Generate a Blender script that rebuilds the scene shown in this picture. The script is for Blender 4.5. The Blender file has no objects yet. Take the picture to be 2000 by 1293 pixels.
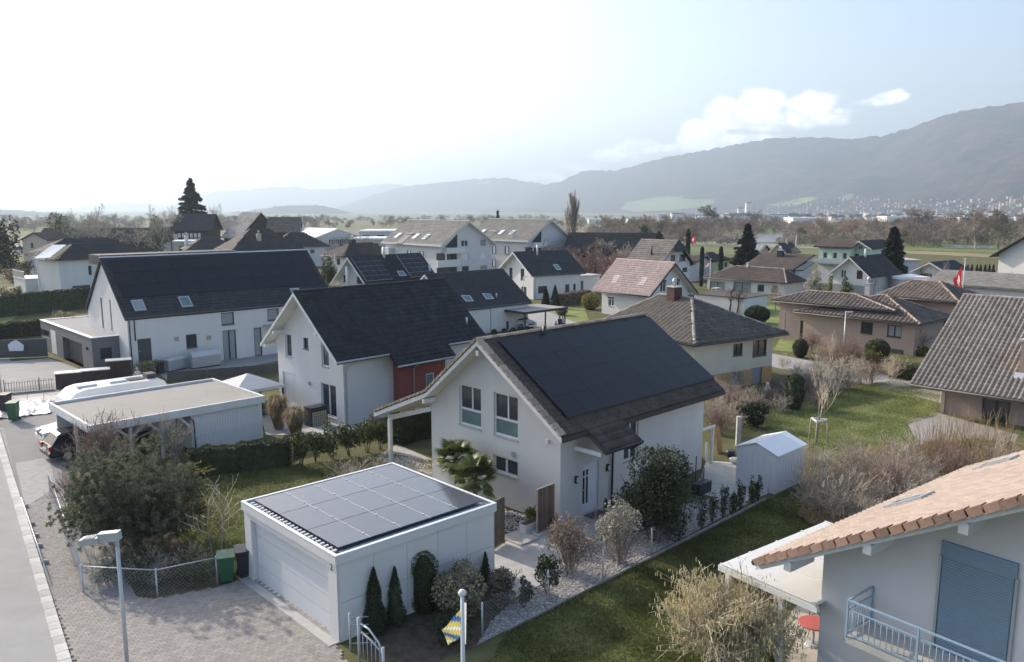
import bpy, math, random
import numpy as np
from mathutils import Vector, Matrix
D = bpy.data; S = bpy.context.scene; COL = S.collection
R = math.radians; PI = math.pi
rnd = random.Random(7)
# ------------------------------------------------------------------ camera, sky, sun, exposure
CAMZ = 13.4; PITCH = R(9.3); FOC = 1580.0
cam = D.cameras.new('camera'); camo = D.objects.new('camera', cam); COL.objects.link(camo)
cam.sensor_width = 36.0; cam.lens = 36.0 * FOC / 2000.0; cam.shift_y = 19.0 / 2000.0
cam.clip_start = 0.1; cam.clip_end = 60000.0
camo.location = (0, 0, CAMZ); camo.rotation_euler = (PI / 2 - PITCH, 0, 0)
S.camera = camo
HAZE = 1.7e-4
SUN_AZ = R(49.0); SUN_EL = R(26.0)                      # sun stands ahead, 49 degrees to the left of the view
W = D.worlds.new('World'); S.world = W; W.use_nodes = True
nt = W.node_tree; nt.nodes.clear()
out = nt.nodes.new('ShaderNodeOutputWorld'); bg = nt.nodes.new('ShaderNodeBackground')
sky = nt.nodes.new('ShaderNodeTexSky'); sky.sky_type = 'NISHITA'; sky.sun_disc = False
sky.sun_elevation = SUN_EL; sky.sun_rotation = -SUN_AZ
sky.altitude = 400.0; sky.air_density = 1.0; sky.dust_density = 4.0; sky.ozone_density = 1.0
bg.inputs['Strength'].default_value = 0.15
nt.links.new(bg.outputs[0], out.inputs[0])
sun = D.lights.new('sun', 'SUN'); sun.energy = 3.6; sun.angle = R(0.55); sun.color = (1.0, 0.89, 0.75)
suno = D.objects.new('sun', sun); COL.objects.link(suno)
sdir = Vector((-math.sin(SUN_AZ) * math.cos(SUN_EL), math.cos(SUN_AZ) * math.cos(SUN_EL), math.sin(SUN_EL)))
suno.rotation_euler = sdir.to_track_quat('Z', 'Y').to_euler(); suno.location = (-60, 60, 60)
S.view_settings.view_transform = 'Standard'; S.view_settings.look = 'None'
S.view_settings.gamma = 1.0; S.view_settings.exposure = 0.92; S.view_settings.use_curve_mapping = False
S.cycles.max_bounces = 5; S.cycles.diffuse_bounces = 2; S.cycles.glossy_bounces = 2
S.cycles.transmission_bounces = 3; S.cycles.volume_bounces = 0; S.cycles.transparent_max_bounces = 8
S.cycles.use_denoising = True; S.cycles.sample_clamp_indirect = 6.0
S.cycles.caustics_reflective = False; S.cycles.caustics_refractive = False

# ------------------------------------------------------------------ survey helpers (photo bearings to places on the ground)
def ray(u, v):
    xr = (u - 1000) / FOC; yu = -(v - 665.5) / FOC
    return Vector((xr, math.cos(PITCH) + yu * math.sin(PITCH), -math.sin(PITCH) + yu * math.cos(PITCH)))
def gz(x, y):
    return -0.008 * min(max(0.0, y - 240.0), 2300.0)
def at(u, v, z=0.0):
    d = ray(u, v); t = (z - CAMZ) / d.z
    return Vector((d.x * t, d.y * t, z))
def atg(u, v):
    z = 0.0; p = at(u, v, z)
    for _ in range(30):
        z = 0.5 * z + 0.5 * gz(p.x, p.y); p = at(u, v, z)
    return p
def aty(u, v, y):
    d = ray(u, v); t = y / d.y
    return Vector((d.x * t, y, CAMZ + d.z * t))

class Frame:                                            # a thing's own axes: x along th, y to its left
    def __init__(s, x, y, th, z=0.0):
        s.o = Vector((x, y, z)); s.th = th; s.c = math.cos(th); s.s = math.sin(th)
    def loc(s, p):
        d = Vector(p) - s.o; return Vector((d.x * s.c + d.y * s.s, -d.x * s.s + d.y * s.c, d.z))
    def dirl(s, d): return Vector((d.x * s.c + d.y * s.s, -d.x * s.s + d.y * s.c, d.z))
    def wor(s, p):
        p = Vector(p); return Vector((s.o.x + p.x * s.c - p.y * s.s, s.o.y + p.x * s.s + p.y * s.c, s.o.z + p.z))
    def hit(s, u, v, P0, n):                            # where the bearing meets a plane of this frame
        o = s.loc((0, 0, CAMZ)); d = s.dirl(ray(u, v)); n = Vector(n)
        return o + d * ((Vector(P0) - o).dot(n) / d.dot(n))

# ------------------------------------------------------------------ objects
def thing(name, label, cat, x=0, y=0, z=0, rz=0, group=None, kind=None):
    o = D.objects.new(name, None); o.empty_display_size = 0.2; COL.objects.link(o)
    o.location = (x, y, z); o.rotation_euler = (0, 0, rz)
    tag(o, label, cat, group, kind); return o
def tag(o, label=None, cat=None, group=None, kind=None):
    if label: o['label'] = label
    if cat: o['category'] = cat
    if group: o['group'] = group
    if kind: o['kind'] = kind
    return o
def link(name, me, parent=None, kind=None, label=None):
    o = D.objects.new(name, me); COL.objects.link(o)
    if parent is not None: o.parent = parent
    if kind: o['kind'] = kind
    if label: o['label'] = label
    return o
def copy_tree(o, parent=None):
    c = o.copy(); COL.objects.link(c); c.parent = parent
    for ch in [q for q in KIDS.get(o.name, [])]:
        copy_tree(ch, c)
    return c
KIDS = {}
def kids_index():
    KIDS.clear()
    for o in D.objects:
        if o.parent: KIDS.setdefault(o.parent.name, []).append(o)

def np_mesh(name, V, F, mat, smooth=False):
    V = np.asarray(V, np.float32).reshape(-1, 3); F = np.asarray(F, np.int32); k = F.shape[1]
    me = D.meshes.new(name); me.vertices.add(len(V)); me.vertices.foreach_set('co', V.ravel())
    me.loops.add(F.size); me.loops.foreach_set('vertex_index', F.ravel())
    me.polygons.add(len(F)); me.polygons.foreach_set('loop_start', np.arange(0, F.size, k, dtype=np.int32))
    me.polygons.foreach_set('loop_total', np.full(len(F), k, np.int32))
    if smooth: me.polygons.foreach_set('use_smooth', np.ones(len(F), bool))
    me.materials.append(mat); me.update(calc_edges=True); return me

class MB:
    def __init__(s): s.v = []; s.f = []; s.sm = []
    def poly(s, pts):
        b = len(s.v); s.v += [tuple(p) for p in pts]; s.f.append(tuple(range(b, b + len(pts)))); return s
    def prism(s, pts, vec):
        pts = [Vector(p) for p in pts]; vec = Vector(vec); n = len(pts); b = len(s.v)
        s.v += [tuple(p) for p in pts] + [tuple(p + vec) for p in pts]
        s.f.append(tuple(range(b + n - 1, b - 1, -1))); s.f.append(tuple(range(b + n, b + 2 * n)))
        for i in range(n):
            j = (i + 1) % n; s.f.append((b + i, b + j, b + n + j, b + n + i))
        return s
    def box(s, x0, x1, y0, y1, z0, z1):
        return s.prism([(x0, y0, z0), (x1, y0, z0), (x1, y1, z0), (x0, y1, z0)], (0, 0, z1 - z0))
    def obox(s, c, ax, ay, az):                         # centre and three half axes
        c, ax, ay, az = Vector(c), Vector(ax), Vector(ay), Vector(az)
        return s.prism([c - ax - ay - az, c + ax - ay - az, c + ax + ay - az, c - ax + ay - az], az * 2)
    def beam(s, p0, p1, w, h):
        p0, p1 = Vector(p0), Vector(p1); d = (p1 - p0).normalized()
        up = Vector((0, 0, 1)) if abs(d.z) < 0.95 else Vector((0, 1, 0))
        a = d.cross(up).normalized(); b = a.cross(d).normalized()
        return s.obox((p0 + p1) / 2, (p1 - p0) / 2, a * w / 2, b * h / 2)
    def tube(s, pts, rad, n=6, cap=True):
        pts = [Vector(p) for p in pts]
        if not hasattr(rad, '__len__'): rad = [rad] * len(pts)
        rings = []
        for i, p in enumerate(pts):
            d = (pts[min(i + 1, len(pts) - 1)] - pts[max(i - 1, 0)]).normalized()
            up = Vector((0, 0, 1)) if abs(d.z) < 0.95 else Vector((0, 1, 0))
            a = d.cross(up).normalized(); b = a.cross(d)
            r0 = len(s.v); rings.append(r0)
            for k in range(n):
                t = 2 * PI * k / n; s.v.append(tuple(p + (a * math.cos(t) + b * math.sin(t)) * rad[i]))
        for i in range(len(pts) - 1):
            for k in range(n):
                k2 = (k + 1) % n; s.sm.append(len(s.f))
                s.f.append((rings[i] + k, rings[i] + k2, rings[i + 1] + k2, rings[i + 1] + k))
        if cap:
            s.f.append(tuple(range(rings[0] + n - 1, rings[0] - 1, -1))); s.f.append(tuple(range(rings[-1], rings[-1] + n)))
        return s
    def lathe(s, c, prof, n=12):                        # prof: (r, z)
        c = Vector(c); rings = []
        for r, z in prof:
            b = len(s.v); rings.append(b)
            for k in range(n):
                t = 2 * PI * k / n; s.v.append((c.x + r * math.cos(t), c.y + r * math.sin(t), c.z + z))
        for i in range(len(prof) - 1):
            for k in range(n):
                k2 = (k + 1) % n; s.sm.append(len(s.f)); s.f.append((rings[i] + k, rings[i] + k2, rings[i + 1] + k2, rings[i + 1] + k))
        s.f.append(tuple(range(rings[0] + n - 1, rings[0] - 1, -1))); s.f.append(tuple(range(rings[-1], rings[-1] + n)))
        return s
    def xf(s, M):
        s.v = [tuple(M @ Vector(p)) for p in s.v]; return s
    def mesh(s, name, mat, smooth=False):
        me = D.meshes.new(name); me.from_pydata(s.v, [], s.f); me.materials.append(mat)
        if smooth: me.polygons.foreach_set('use_smooth', [True] * len(s.f))
        elif s.sm:
            a = [False] * len(s.f)
            for i in s.sm: a[i] = True
            me.polygons.foreach_set('use_smooth', a)
        me.update(); return me
    def build(s, name, mat, parent=None, kind=None, label=None, smooth=False):
        return link(name, s.mesh(name, mat, smooth), parent, kind, label)

# ------------------------------------------------------------------ materials
def mat(name, rgb, rough=0.75, var=0.12, scale=2.0, spec=0.3, bump=0.0, bscale=40.0, rgb2=None, metal=0.0, island=0.0, transl=0.0, alpha=None, stretch=None, wear=0.0, wcol=None):
    m = D.materials.new(name); m.use_nodes = True; t = m.node_tree; N = t.nodes; L = t.links
    p = N['Principled BSDF']; p.inputs['Roughness'].default_value = rough; p.inputs['Metallic'].default_value = metal
    p.inputs['Specular IOR Level'].default_value = spec
    tc = N.new('ShaderNodeTexCoord'); vec = tc.outputs['Object']
    if stretch:
        mp = N.new('ShaderNodeMapping'); mp.inputs['Scale'].default_value = stretch; L.new(vec, mp.inputs[0]); vec = mp.outputs[0]
    no = N.new('ShaderNodeTexNoise'); no.inputs['Scale'].default_value = scale; no.inputs['Detail'].default_value = 6.0; no.inputs['Roughness'].default_value = 0.62
    L.new(vec, no.inputs['Vector'])
    mx = N.new('ShaderNodeMix'); mx.data_type = 'RGBA'
    a = [c * (1 - var) for c in rgb]; b = list(rgb2) if rgb2 else [min(1, c * (1 + var)) for c in rgb]
    mx.inputs[6].default_value = (*a, 1); mx.inputs[7].default_value = (*b, 1)
    rr = N.new('ShaderNodeMapRange'); rr.inputs[1].default_value = 0.32; rr.inputs[2].default_value = 0.68
    L.new(no.outputs[0], rr.inputs[0]); L.new(rr.outputs[0], mx.inputs[0]); col = mx.outputs[2]
    if wear > 0:
        n2 = N.new('ShaderNodeTexNoise'); n2.inputs['Scale'].default_value = scale * 0.23; n2.inputs['Detail'].default_value = 8.0
        L.new(vec, n2.inputs['Vector']); r2 = N.new('ShaderNodeMapRange'); r2.inputs[1].default_value = 0.48; r2.inputs[2].default_value = 0.72; r2.inputs[4].default_value = wear
        L.new(n2.outputs[0], r2.inputs[0]); m2 = N.new('ShaderNodeMix'); m2.data_type = 'RGBA'
        L.new(r2.outputs[0], m2.inputs[0]); L.new(col, m2.inputs[6]); m2.inputs[7].default_value = (*(wcol or [c * 0.6 for c in rgb]), 1); col = m2.outputs[2]
    if island > 0:
        ge = N.new('ShaderNodeNewGeometry'); oi = N.new('ShaderNodeObjectInfo'); ad = N.new('ShaderNodeMath'); ad.operation = 'ADD'
        L.new(ge.outputs['Random Per Island'], ad.inputs[0]); L.new(oi.outputs['Random'], ad.inputs[1])
        fr = N.new('ShaderNodeMath'); fr.operation = 'FRACT'; L.new(ad.outputs[0], fr.inputs[0])
        r3 = N.new('ShaderNodeMapRange'); r3.inputs[3].default_value = 1 - island; r3.inputs[4].default_value = 1 + island; L.new(fr.outputs[0], r3.inputs[0])
        hs = N.new('ShaderNodeHueSaturation'); L.new(col, hs.inputs['Color']); L.new(r3.outputs[0], hs.inputs['Value']); col = hs.outputs[0]
    L.new(col, p.inputs['Base Color'])
    if bump > 0:
        nb = N.new('ShaderNodeTexNoise'); nb.inputs['Scale'].default_value = bscale; nb.inputs['Detail'].default_value = 5.0; L.new(vec, nb.inputs['Vector'])
        bp = N.new('ShaderNodeBump'); bp.inputs['Strength'].default_value = bump; bp.inputs['Distance'].default_value = 0.02
        L.new(nb.outputs[0], bp.inputs['Height']); L.new(bp.outputs[0], p.inputs['Normal'])
    if transl > 0:
        tr = N.new('ShaderNodeBsdfTranslucent'); L.new(col, tr.inputs['Color']); ms = N.new('ShaderNodeMixShader'); ms.inputs[0].default_value = transl
        L.new(p.outputs[0], ms.inputs[1]); L.new(tr.outputs[0], ms.inputs[2]); L.new(ms.outputs[0], N['Material Output'].inputs['Surface'])
    return m
M = {}
def mk(k, *a, **kw): M[k] = mat(k, *a, **kw)
mk('render_white', (.62, .60, .575), .9, .04, .7, .15, .15, 160, stretch=(1.3, 1.3, .3), wear=.2, wcol=(.57, .55, .52))
mk('render_bright', (.67, .66, .645), .9, .035, .8, .15, .12, 160, stretch=(1.2, 1.2, .28), wear=.18, wcol=(.62, .61, .595))
mk('render_cream', (.60, .56, .46), .9, .05, .8, .15, .12, 150, wear=.15, wcol=(.48, .44, .36))
mk('render_grey', (.16, .16, .165), .9, .05, 1.0, .2, .12, 150)
mk('render_beige', (.52, .43, .36), .9, .05, .8, .15, .1, 150)
mk('render_brown', (.40, .31, .265), .9, .05, .8, .15, .1, 150, wear=.12)
mk('render_orange', (.52, .30, .13), .9, .05, 1.0)
mk('render_red', (.26, .085, .07), .85, .05, 1.0)
mk('render_green', (.50, .62, .50), .9, .05, 1.0)
mk('render_lime', (.55, .60, .38), .9, .05, 1.0)
mk('render_pale', (.60, .59, .60), .9, .04, .5, wear=.1)
mk('paint_white', (.70, .695, .68), .5, .03, 2.0, .4)
mk('paint_old', (.66, .66, .65), .6, .06, 2.5, .3, wear=.35, wcol=(.42, .42, .40), stretch=(1, 1, .25))
mk('metal_white', (.68, .69, .70), .35, .02, 2.0, .5)
mk('metal_grey', (.42, .44, .46), .4, .05, 3.0, .5, metal=.4)
mk('galv', (.50, .52, .54), .45, .12, 8.0, .5, metal=.35)
mk('dark_frame', (.035, .037, .042), .4, .05, 2.0, .4)
mk('dark_slat', (.085, .086, .09), .5, .08, 3.0, .3)
mk('glass', (.045, .055, .065), .06, .1, .6, .6)
mk('glass_teal', (.13, .20, .20), .10, .12, .8, .5)
mk('glass_curtain', (.30, .33, .34), .25, .25, 6.0, .5, stretch=(9, 9, .15))
mk('blind_white', (.70, .72, .74), .6, .04, 3.0, .3)
mk('blind_grey', (.30, .31, .33), .6, .05, 3.0, .3)
mk('blind_blue', (.20, .285, .37), .6, .07, 2.0, .25, bump=.2, bscale=60, stretch=(1, 1, 12))
mk('shutter_brown', (.085, .04, .033), .7, .1, 4.0)
mk('door_white', (.72, .74, .78), .4, .03, 2.0, .4)
mk('door_grey', (.075, .077, .08), .5, .05, 2.0, .3)
mk('tile_black', (.038, .038, .040), .75, .2, 1.2, .25, island=.2, bump=.1, bscale=30)
mk('tile_slate', (.042, .045, .050), .7, .15, 1.2, .3, island=.15)
mk('tile_brown', (.085, .070, .060), .8, .22, 1.5, .25, island=.16, wear=.3, wcol=(.05, .045, .035))
mk('tile_verge', (.34, .27, .21), .8, .15, 2.0, .25, island=.25)
mk('tile_greybrown', (.26, .225, .195), .85, .15, .8, .2, island=.17, wear=.3, wcol=(.13, .13, .105))
mk('tile_dark', (.125, .11, .095), .85, .2, 1.0, .2, island=.15, wear=.3, wcol=(.05, .045, .04))
mk('tile_ridge', (.32, .29, .25), .85, .2, 2.0, .2, island=.3)
mk('tile_ridge_red', (.36, .265, .215), .85, .2, 2.0, .2, island=.25)
mk('tile_rosy', (.60, .455, .40), .85, .1, 1.0, .2, island=.12)
mk('tile_terra', (.30, .25, .22), .85, .1, 1.0, .2, island=.12, wear=.35, wcol=(.29, .23, .19), bump=.2, bscale=60)
mk('tile_terra_edge', (.34, .225, .175), .85, .2, 3.0, .2, island=.3, wear=.4, wcol=(.26, .13, .09))
mk('tile_redbrown', (.145, .12, .105), .85, .2, .8, .2, island=.2)
mk('roof_far_brown', (.105, .085, .075), .85, .2, .35, .2, wear=.3, island=.12)
mk('roof_far_dark', (.05, .047, .048), .8, .2, .35, .25, wear=.3, wcol=(.07, .066, .06), island=.12)
mk('roof_far_grey', (.23, .22, .205), .85, .1, .4, .2, island=.15)
mk('roof_sheet', (.31, .295, .27), .85, .07, .5, .2, bump=.15, bscale=90, wear=.35, wcol=(.38, .36, .33))
mk('roof_gravel', (.34, .34, .34), .95, .3, 14.0, .1, bump=.5, bscale=30)
mk('roof_metal_white', (.78, .79, .80), .4, .03, 1.0, .4)
mk('solar', (.012, .013, .018), .32, .1, .6, .25, island=.03)
mk('solar_glossy', (.075, .084, .104), .10, .1, .5, .75, island=.1)
mk('solar_frame', (.03, .03, .033), .4, .1, 3.0)
mk('solar_line', (.55, .55, .53), .5, .1, 3.0)
mk('soffit', (.70, .68, .62), .8, .04, 2.0, .2)
mk('timber_screen', (.175, .13, .10), .8, .3, 3.0, .2, stretch=(4, 4, .6), island=.25)
mk('timber_dark', (.06, .045, .037), .85, .25, 2.0, .15, stretch=(5, 5, .7), island=.2)
mk('timber_pale', (.42, .36, .28), .8, .15, 3.0)
mk('timber_orange', (.48, .23, .10), .7, .1, 3.0)
mk('concrete', (.47, .46, .44), .9, .1, 1.5, .15, bump=.15, bscale=80, wear=.25, wcol=(.38, .37, .35))
mk('concrete_dark', (.30, .29, .28), .9, .12, 1.5, .15, bump=.15, bscale=80)
mk('asphalt', (.235, .232, .228), .9, .08, .6, .15, bump=.25, bscale=160, wear=.25, wcol=(.28, .275, .265))
mk('asphalt_pale', (.33, .325, .315), .9, .08, .8, .15, bump=.2, bscale=160, wear=.2)
mk('paver', (.32, .295, .27), .9, .1, 3.0, .15, island=.12, bump=.2, bscale=90)
mk('paver_joint', (.13, .12, .105), .95, .2, 6.0)
mk('paver_pale', (.36, .355, .345), .9, .12, 3.0, .15, island=.15)
mk('slab_pale', (.52, .49, .44), .85, .1, 2.0, .2, island=.12, wear=.2)
mk('kerb', (.50, .49, .46), .9, .12, 2.0, .15, island=.15)
mk('gravel_grey', (.30, .285, .27), .95, .4, 18.0, .1, bump=.7, bscale=45, wear=.5, wcol=(.14, .12, .10))
mk('stone_pale', (.50, .48, .45), .9, .2, 4.0, .15, island=.35)
mk('soil', (.105, .082, .06), .95, .35, 3.0, .1, bump=.6, bscale=14)
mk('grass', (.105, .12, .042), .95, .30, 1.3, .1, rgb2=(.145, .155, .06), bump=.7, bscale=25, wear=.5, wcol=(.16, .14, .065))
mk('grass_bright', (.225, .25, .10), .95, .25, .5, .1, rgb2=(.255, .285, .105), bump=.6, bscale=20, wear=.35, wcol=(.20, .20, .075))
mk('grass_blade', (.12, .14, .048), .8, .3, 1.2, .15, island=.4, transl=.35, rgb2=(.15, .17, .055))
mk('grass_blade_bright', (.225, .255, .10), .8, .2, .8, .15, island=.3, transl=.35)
mk('leaf_dark', (.060, .076, .038), .6, .3, 2.0, .3, island=.5, transl=.25)
mk('leaf_mid', (.085, .105, .04), .6, .3, 2.0, .3, island=.45, transl=.3)
mk('leaf_pine', (.135, .165, .105), .65, .3, 1.5, .25, island=.5, transl=.4, rgb2=(.19, .20, .135))
mk('leaf_yellow', (.20, .185, .055), .65, .3, 2.0, .25, island=.4, transl=.3)
mk('leaf_beige', (.33, .29, .19), .7, .3, 2.0, .2, island=.5, transl=.3)
mk('leaf_silver', (.40, .385, .31), .55, .35, 2.0, .3, island=.5, transl=.25)
mk('leaf_reddish', (.25, .19, .145), .7, .3, 2.0, .2, island=.5, transl=.25)
mk('leaf_palm', (.12, .15, .05), .45, .25, 2.0, .4, island=.35, transl=.25)
mk('leaf_spruce', (.042, .054, .034), .7, .3, .7, .2, island=.5, transl=.1)
mk('catkin', (.62, .555, .34), .8, .2, 3.0, .15, island=.35, transl=.3)
mk('straw', (.40, .31, .185), .8, .3, 2.0, .2, island=.4, transl=.3)
mk('bark', (.11, .09, .075), .9, .3, 3.0, .1)
mk('bark_pale', (.26, .225, .19), .85, .3, 3.0, .15)
mk('twig', (.43, .375, .30), .9, .3, 1.0, .1, island=.35)
mk('twig_pale', (.56, .485, .385), .9, .3, 1.0, .1, island=.4)
mk('twig_red', (.36, .265, .22), .9, .3, .6, .1, island=.35)
mk('twig_forest', (.31, .26, .215), .95, .25, .15, .05, island=.3)
mk('twig_olive', (.22, .205, .14), .95, .25, .15, .05, island=.3)
mk('green_plastic', (.028, .105, .055), .45, .1, 3.0, .4)
mk('black_plastic', (.028, .028, .032), .45, .1, 3.0, .4)
mk('rubber', (.018, .018, .018), .8, .1, 3.0)
mk('car_grey', (.055, .060, .075), .22, .05, 2.0, .6, metal=.3)
mk('car_white', (.78, .79, .80), .2, .02, 2.0, .6)
mk('car_silver', (.55, .57, .60), .25, .05, 2.0, .6, metal=.4)
mk('red_lamp', (.45, .02, .02), .3, .1, 3.0, .5)
mk('flag_red', (.62, .035, .045), .75, .08, 1.0, .2, transl=.35)
mk('flag_white', (.82, .82, .80), .75, .05, 1.0, .2, transl=.35)
mk('flag_blue', (.07, .16, .40), .75, .08, 1.0, .2, transl=.35)
mk('flag_yellow', (.66, .55, .16), .75, .08, 1.0, .2, transl=.35)
mk('blue_rail', (.30, .42, .54), .45, .08, 3.0, .4)
mk('red_table', (.62, .16, .15), .5, .06, 2.0, .35)
mk('canvas', (.76, .76, .74), .85, .05, 1.0, .15, transl=.2)
mk('skin', (.55, .36, .27), .6, .05, 5.0)
mk('cloth_dark', (.04, .042, .055), .9, .2, 6.0)
mk('cloth_pale', (.55, .54, .52), .9, .1, 6.0)
mk('hair_grey', (.42, .40, .37), .8, .2, 20.0)
mk('ink', (.03, .03, .04), .6, .05, 3.0)
mk('film', (.50, .50, .50), .22, .3, 3.0, .6, bump=.9, bscale=3.0, metal=.3)
mk('bark_stone', (.55, .52, .48), .9, .15, 6.0)
mk('water_mat', (.32, .37, .42), .12, .1, .05, .5)
mk('tile_pale', (.50, .44, .39), .8, .15, .6, .2, island=.15)
mk('car_glass', (.02, .023, .027), .35, .05, 1.0, .15)
mk('twig_birch', (.27, .185, .155), .9, .3, .6, .1, island=.35)
# ------------------------------------------------------------------ walls with real openings
def clip_poly(poly, x0, x1, z0, z1):
    def cut(P, ax, val, keep_lt):
        o = []
        for i in range(len(P)):
            a, b = P[i], P[(i + 1) % len(P)]
            ia = (a[ax] <= val + 1e-9) if keep_lt else (a[ax] >= val - 1e-9)
            ib = (b[ax] <= val + 1e-9) if keep_lt else (b[ax] >= val - 1e-9)
            if ia: o.append(a)
            if ia != ib:
                t = (val - a[ax]) / (b[ax] - a[ax]); o.append((a[0] + (b[0] - a[0]) * t, a[1] + (b[1] - a[1]) * t))
        return o
    for ax, val, lt in ((0, x0, False), (0, x1, True), (1, z0, False), (1, z1, True)):
        if len(poly) < 3: return []
        poly = cut(poly, ax, val, lt)
    return poly if len(poly) >= 3 else []
class Wall:                                             # plane in the thing's axes: origin, run direction, outward normal
    def __init__(s, fr, O, ux, n): s.fr = fr; s.O = Vector(O); s.ux = Vector(ux).normalized(); s.n = Vector(n).normalized()
    def pt(s, x, z, d=0.0): return s.O + s.ux * x + Vector((0, 0, z)) - s.n * d
    def px(s, u, v):
        p = s.fr.hit(u, v, s.O, s.n) - s.O; return (p.dot(s.ux), p.z)
    def rect(s, u0, v0, u1, v1):
        a = s.px(u0, v0); b = s.px(u1, v1)
        return (min(a[0], b[0]), min(a[1], b[1]), max(a[0], b[0]), max(a[1], b[1]))
def wall_mesh(mb, w, poly, holes, depth=0.13):
    xs = sorted({p[0] for p in poly} | {h[0] for h in holes} | {h[2] for h in holes}); zs = sorted({p[1] for p in poly} | {h[1] for h in holes} | {h[3] for h in holes})
    if not holes: mb.poly([w.pt(*p) for p in poly])
    else:
        xs = sorted({min(p[0] for p in poly), max(p[0] for p in poly)} | {h[0] for h in holes} | {h[2] for h in holes})
        zs = sorted({min(p[1] for p in poly), max(p[1] for p in poly)} | {h[1] for h in holes} | {h[3] for h in holes})
        for i in range(len(xs) - 1):
            for j in range(len(zs) - 1):
                cx, cz = (xs[i] + xs[i + 1]) / 2, (zs[j] + zs[j + 1]) / 2
                if any(h[0] < cx < h[2] and h[1] < cz < h[3] for h in holes): continue
                q = clip_poly(poly, xs[i], xs[i + 1], zs[j], zs[j + 1])
                if q: mb.poly([w.pt(*p) for p in q])
    for x0, z0, x1, z1 in holes:
        for (a, b) in (((x0, z0), (x1, z0)), ((x1, z0), (x1, z1)), ((x1, z1), (x0, z1)), ((x0, z1), (x0, z0))):
            mb.poly([w.pt(*a), w.pt(*b), w.pt(*b, depth), w.pt(*a, depth)])
def bar(mb, w, x0, z0, x1, z1, d0, d1):                 # a bar lying in the wall plane, from depth d0 (outer) to d1
    mb.prism([w.pt(x0, z0, d1), w.pt(x1, z0, d1), w.pt(x1, z1, d1), w.pt(x0, z1, d1)], w.n * (d1 - d0))
def window(root, w, r, style='w2', depth=0.13, sill=True):
    x0, z0, x1, z1 = r; W_, H_ = x1 - x0, z1 - z0; t = min(0.075, W_ * .12)
    fm = M['paint_white'] if style[0] in 'wt' else M['dark_frame']; gl = M['glass']; nm = 'window'
    if style in ('garage', 'garage_dark', 'door', 'door_dark', 'blind_w', 'blind_g', 'blind_b', 'shutter'):
        m = {'garage': 'metal_white', 'garage_dark': 'door_grey', 'door': 'door_white', 'door_dark': 'door_grey', 'blind_w': 'blind_white', 'blind_g': 'blind_grey', 'blind_b': 'blind_blue', 'shutter': 'shutter_brown'}[style]
        if style[:2] == 'do':
            d = MB(); bar(d, w, x0 + .01, z0 + .01, x1 - .01, z1 - .01, depth - .04, depth + .02); o = d.build('door', M[m], root)
            h = MB(); bar(h, w, x0 + .1, z0 + H_ * .47, x0 + .24, z0 + H_ * .47 + .025, depth - .1, depth - .041); h.build('handle', M['galv'], o)
            return o
        n = max(3, int(H_ / (.5 if style[0] == 'g' else .11))); n = min(n, 24); par = None
        b = MB(); bar(b, w, x0, z0, x1, z1, depth - .012, depth + .03); par = b.build('garage_door' if style[0] == 'g' else 'roller_blind', M[m], root)
        st = None
        for i in range(n):
            za = z0 + H_ * i / n; zb = z0 + H_ * (i + 1) / n
            if st is None:
                q = MB(); bar(q, w, x0 + .012, za + .008, x1 - .012, zb - .008, depth - .032, depth - .0125); st = q.build('slat' if style[0] != 'g' else 'door_panel', M[m], par)
            else:
                st2 = link(st.name.split('.')[0], st.data, par); st2.location = (0, 0, H_ * i / n)
        return par
    f = MB(); d0, d1 = depth - .05, depth + .02
    bar(f, w, x0, z0, x1, z0 + t, d0, d1); bar(f, w, x0, z1 - t, x1, z1, d0, d1)
    bar(f, w, x0, z0 + t, x0 + t, z1 - t, d0, d1); bar(f, w, x1 - t, z0 + t, x1, z1 - t, d0, d1)
    e = d0 + .004
    if style in ('w2', 'd2', 'w2c', 'd2c'): bar(f, w, (x0 + x1) / 2 - t * .7, z0 + t, (x0 + x1) / 2 + t * .7, z1 - t, e, d1)
    if style == 'w3':
        for k in (1, 2): bar(f, w, x0 + W_ * k / 3 - t * .6, z0 + t, x0 + W_ * k / 3 + t * .6, z1 - t, e, d1)
    if style == 't2':
        zm = z0 + H_ * .40
        bar(f, w, x0 + t, zm - t * .7, x1 - t, zm + t * .7, e, d1); bar(f, w, x0 + W_ * .56 - t * .5, zm + t * .7, x0 + W_ * .56 + t * .5, z1 - t, e, d1)
    o = f.build(nm, fm, root)
    if style.endswith('c'): gl = M['glass_curtain']
    if style == 'wt': gl = M['glass_teal']
    if style == 't2':
        g = MB(); g.poly([w.pt(x0 + t, z0 + t, depth + .004), w.pt(x1 - t, z0 + t, depth + .004), w.pt(x1 - t, zm, depth + .004), w.pt(x0 + t, zm, depth + .004)]); g.build('pane', M['glass_teal'], o)
        g = MB(); g.poly([w.pt(x0 + t, zm, depth + .004), w.pt(x1 - t, zm, depth + .004), w.pt(x1 - t, z1 - t, depth + .004), w.pt(x0 + t, z1 - t, depth + .004)]); g.build('pane', M['glass'], o)
    elif style in ('w2', 'd2', 'w2c', 'd2c'):
        for a, b in ((x0 + t, (x0 + x1) / 2), ((x0 + x1) / 2, x1 - t)):
            g = MB(); g.poly([w.pt(a, z0 + t, depth + .004), w.pt(b, z0 + t, depth + .004), w.pt(b, z1 - t, depth + .004), w.pt(a, z1 - t, depth + .004)]); g.build('pane', gl, o)
    else:
        g = MB(); g.poly([w.pt(x0 + t, z0 + t, depth + .004), w.pt(x1 - t, z0 + t, depth + .004), w.pt(x1 - t, z1 - t, depth + .004), w.pt(x0 + t, z1 - t, depth + .004)]); g.build('pane', gl, o)
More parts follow.
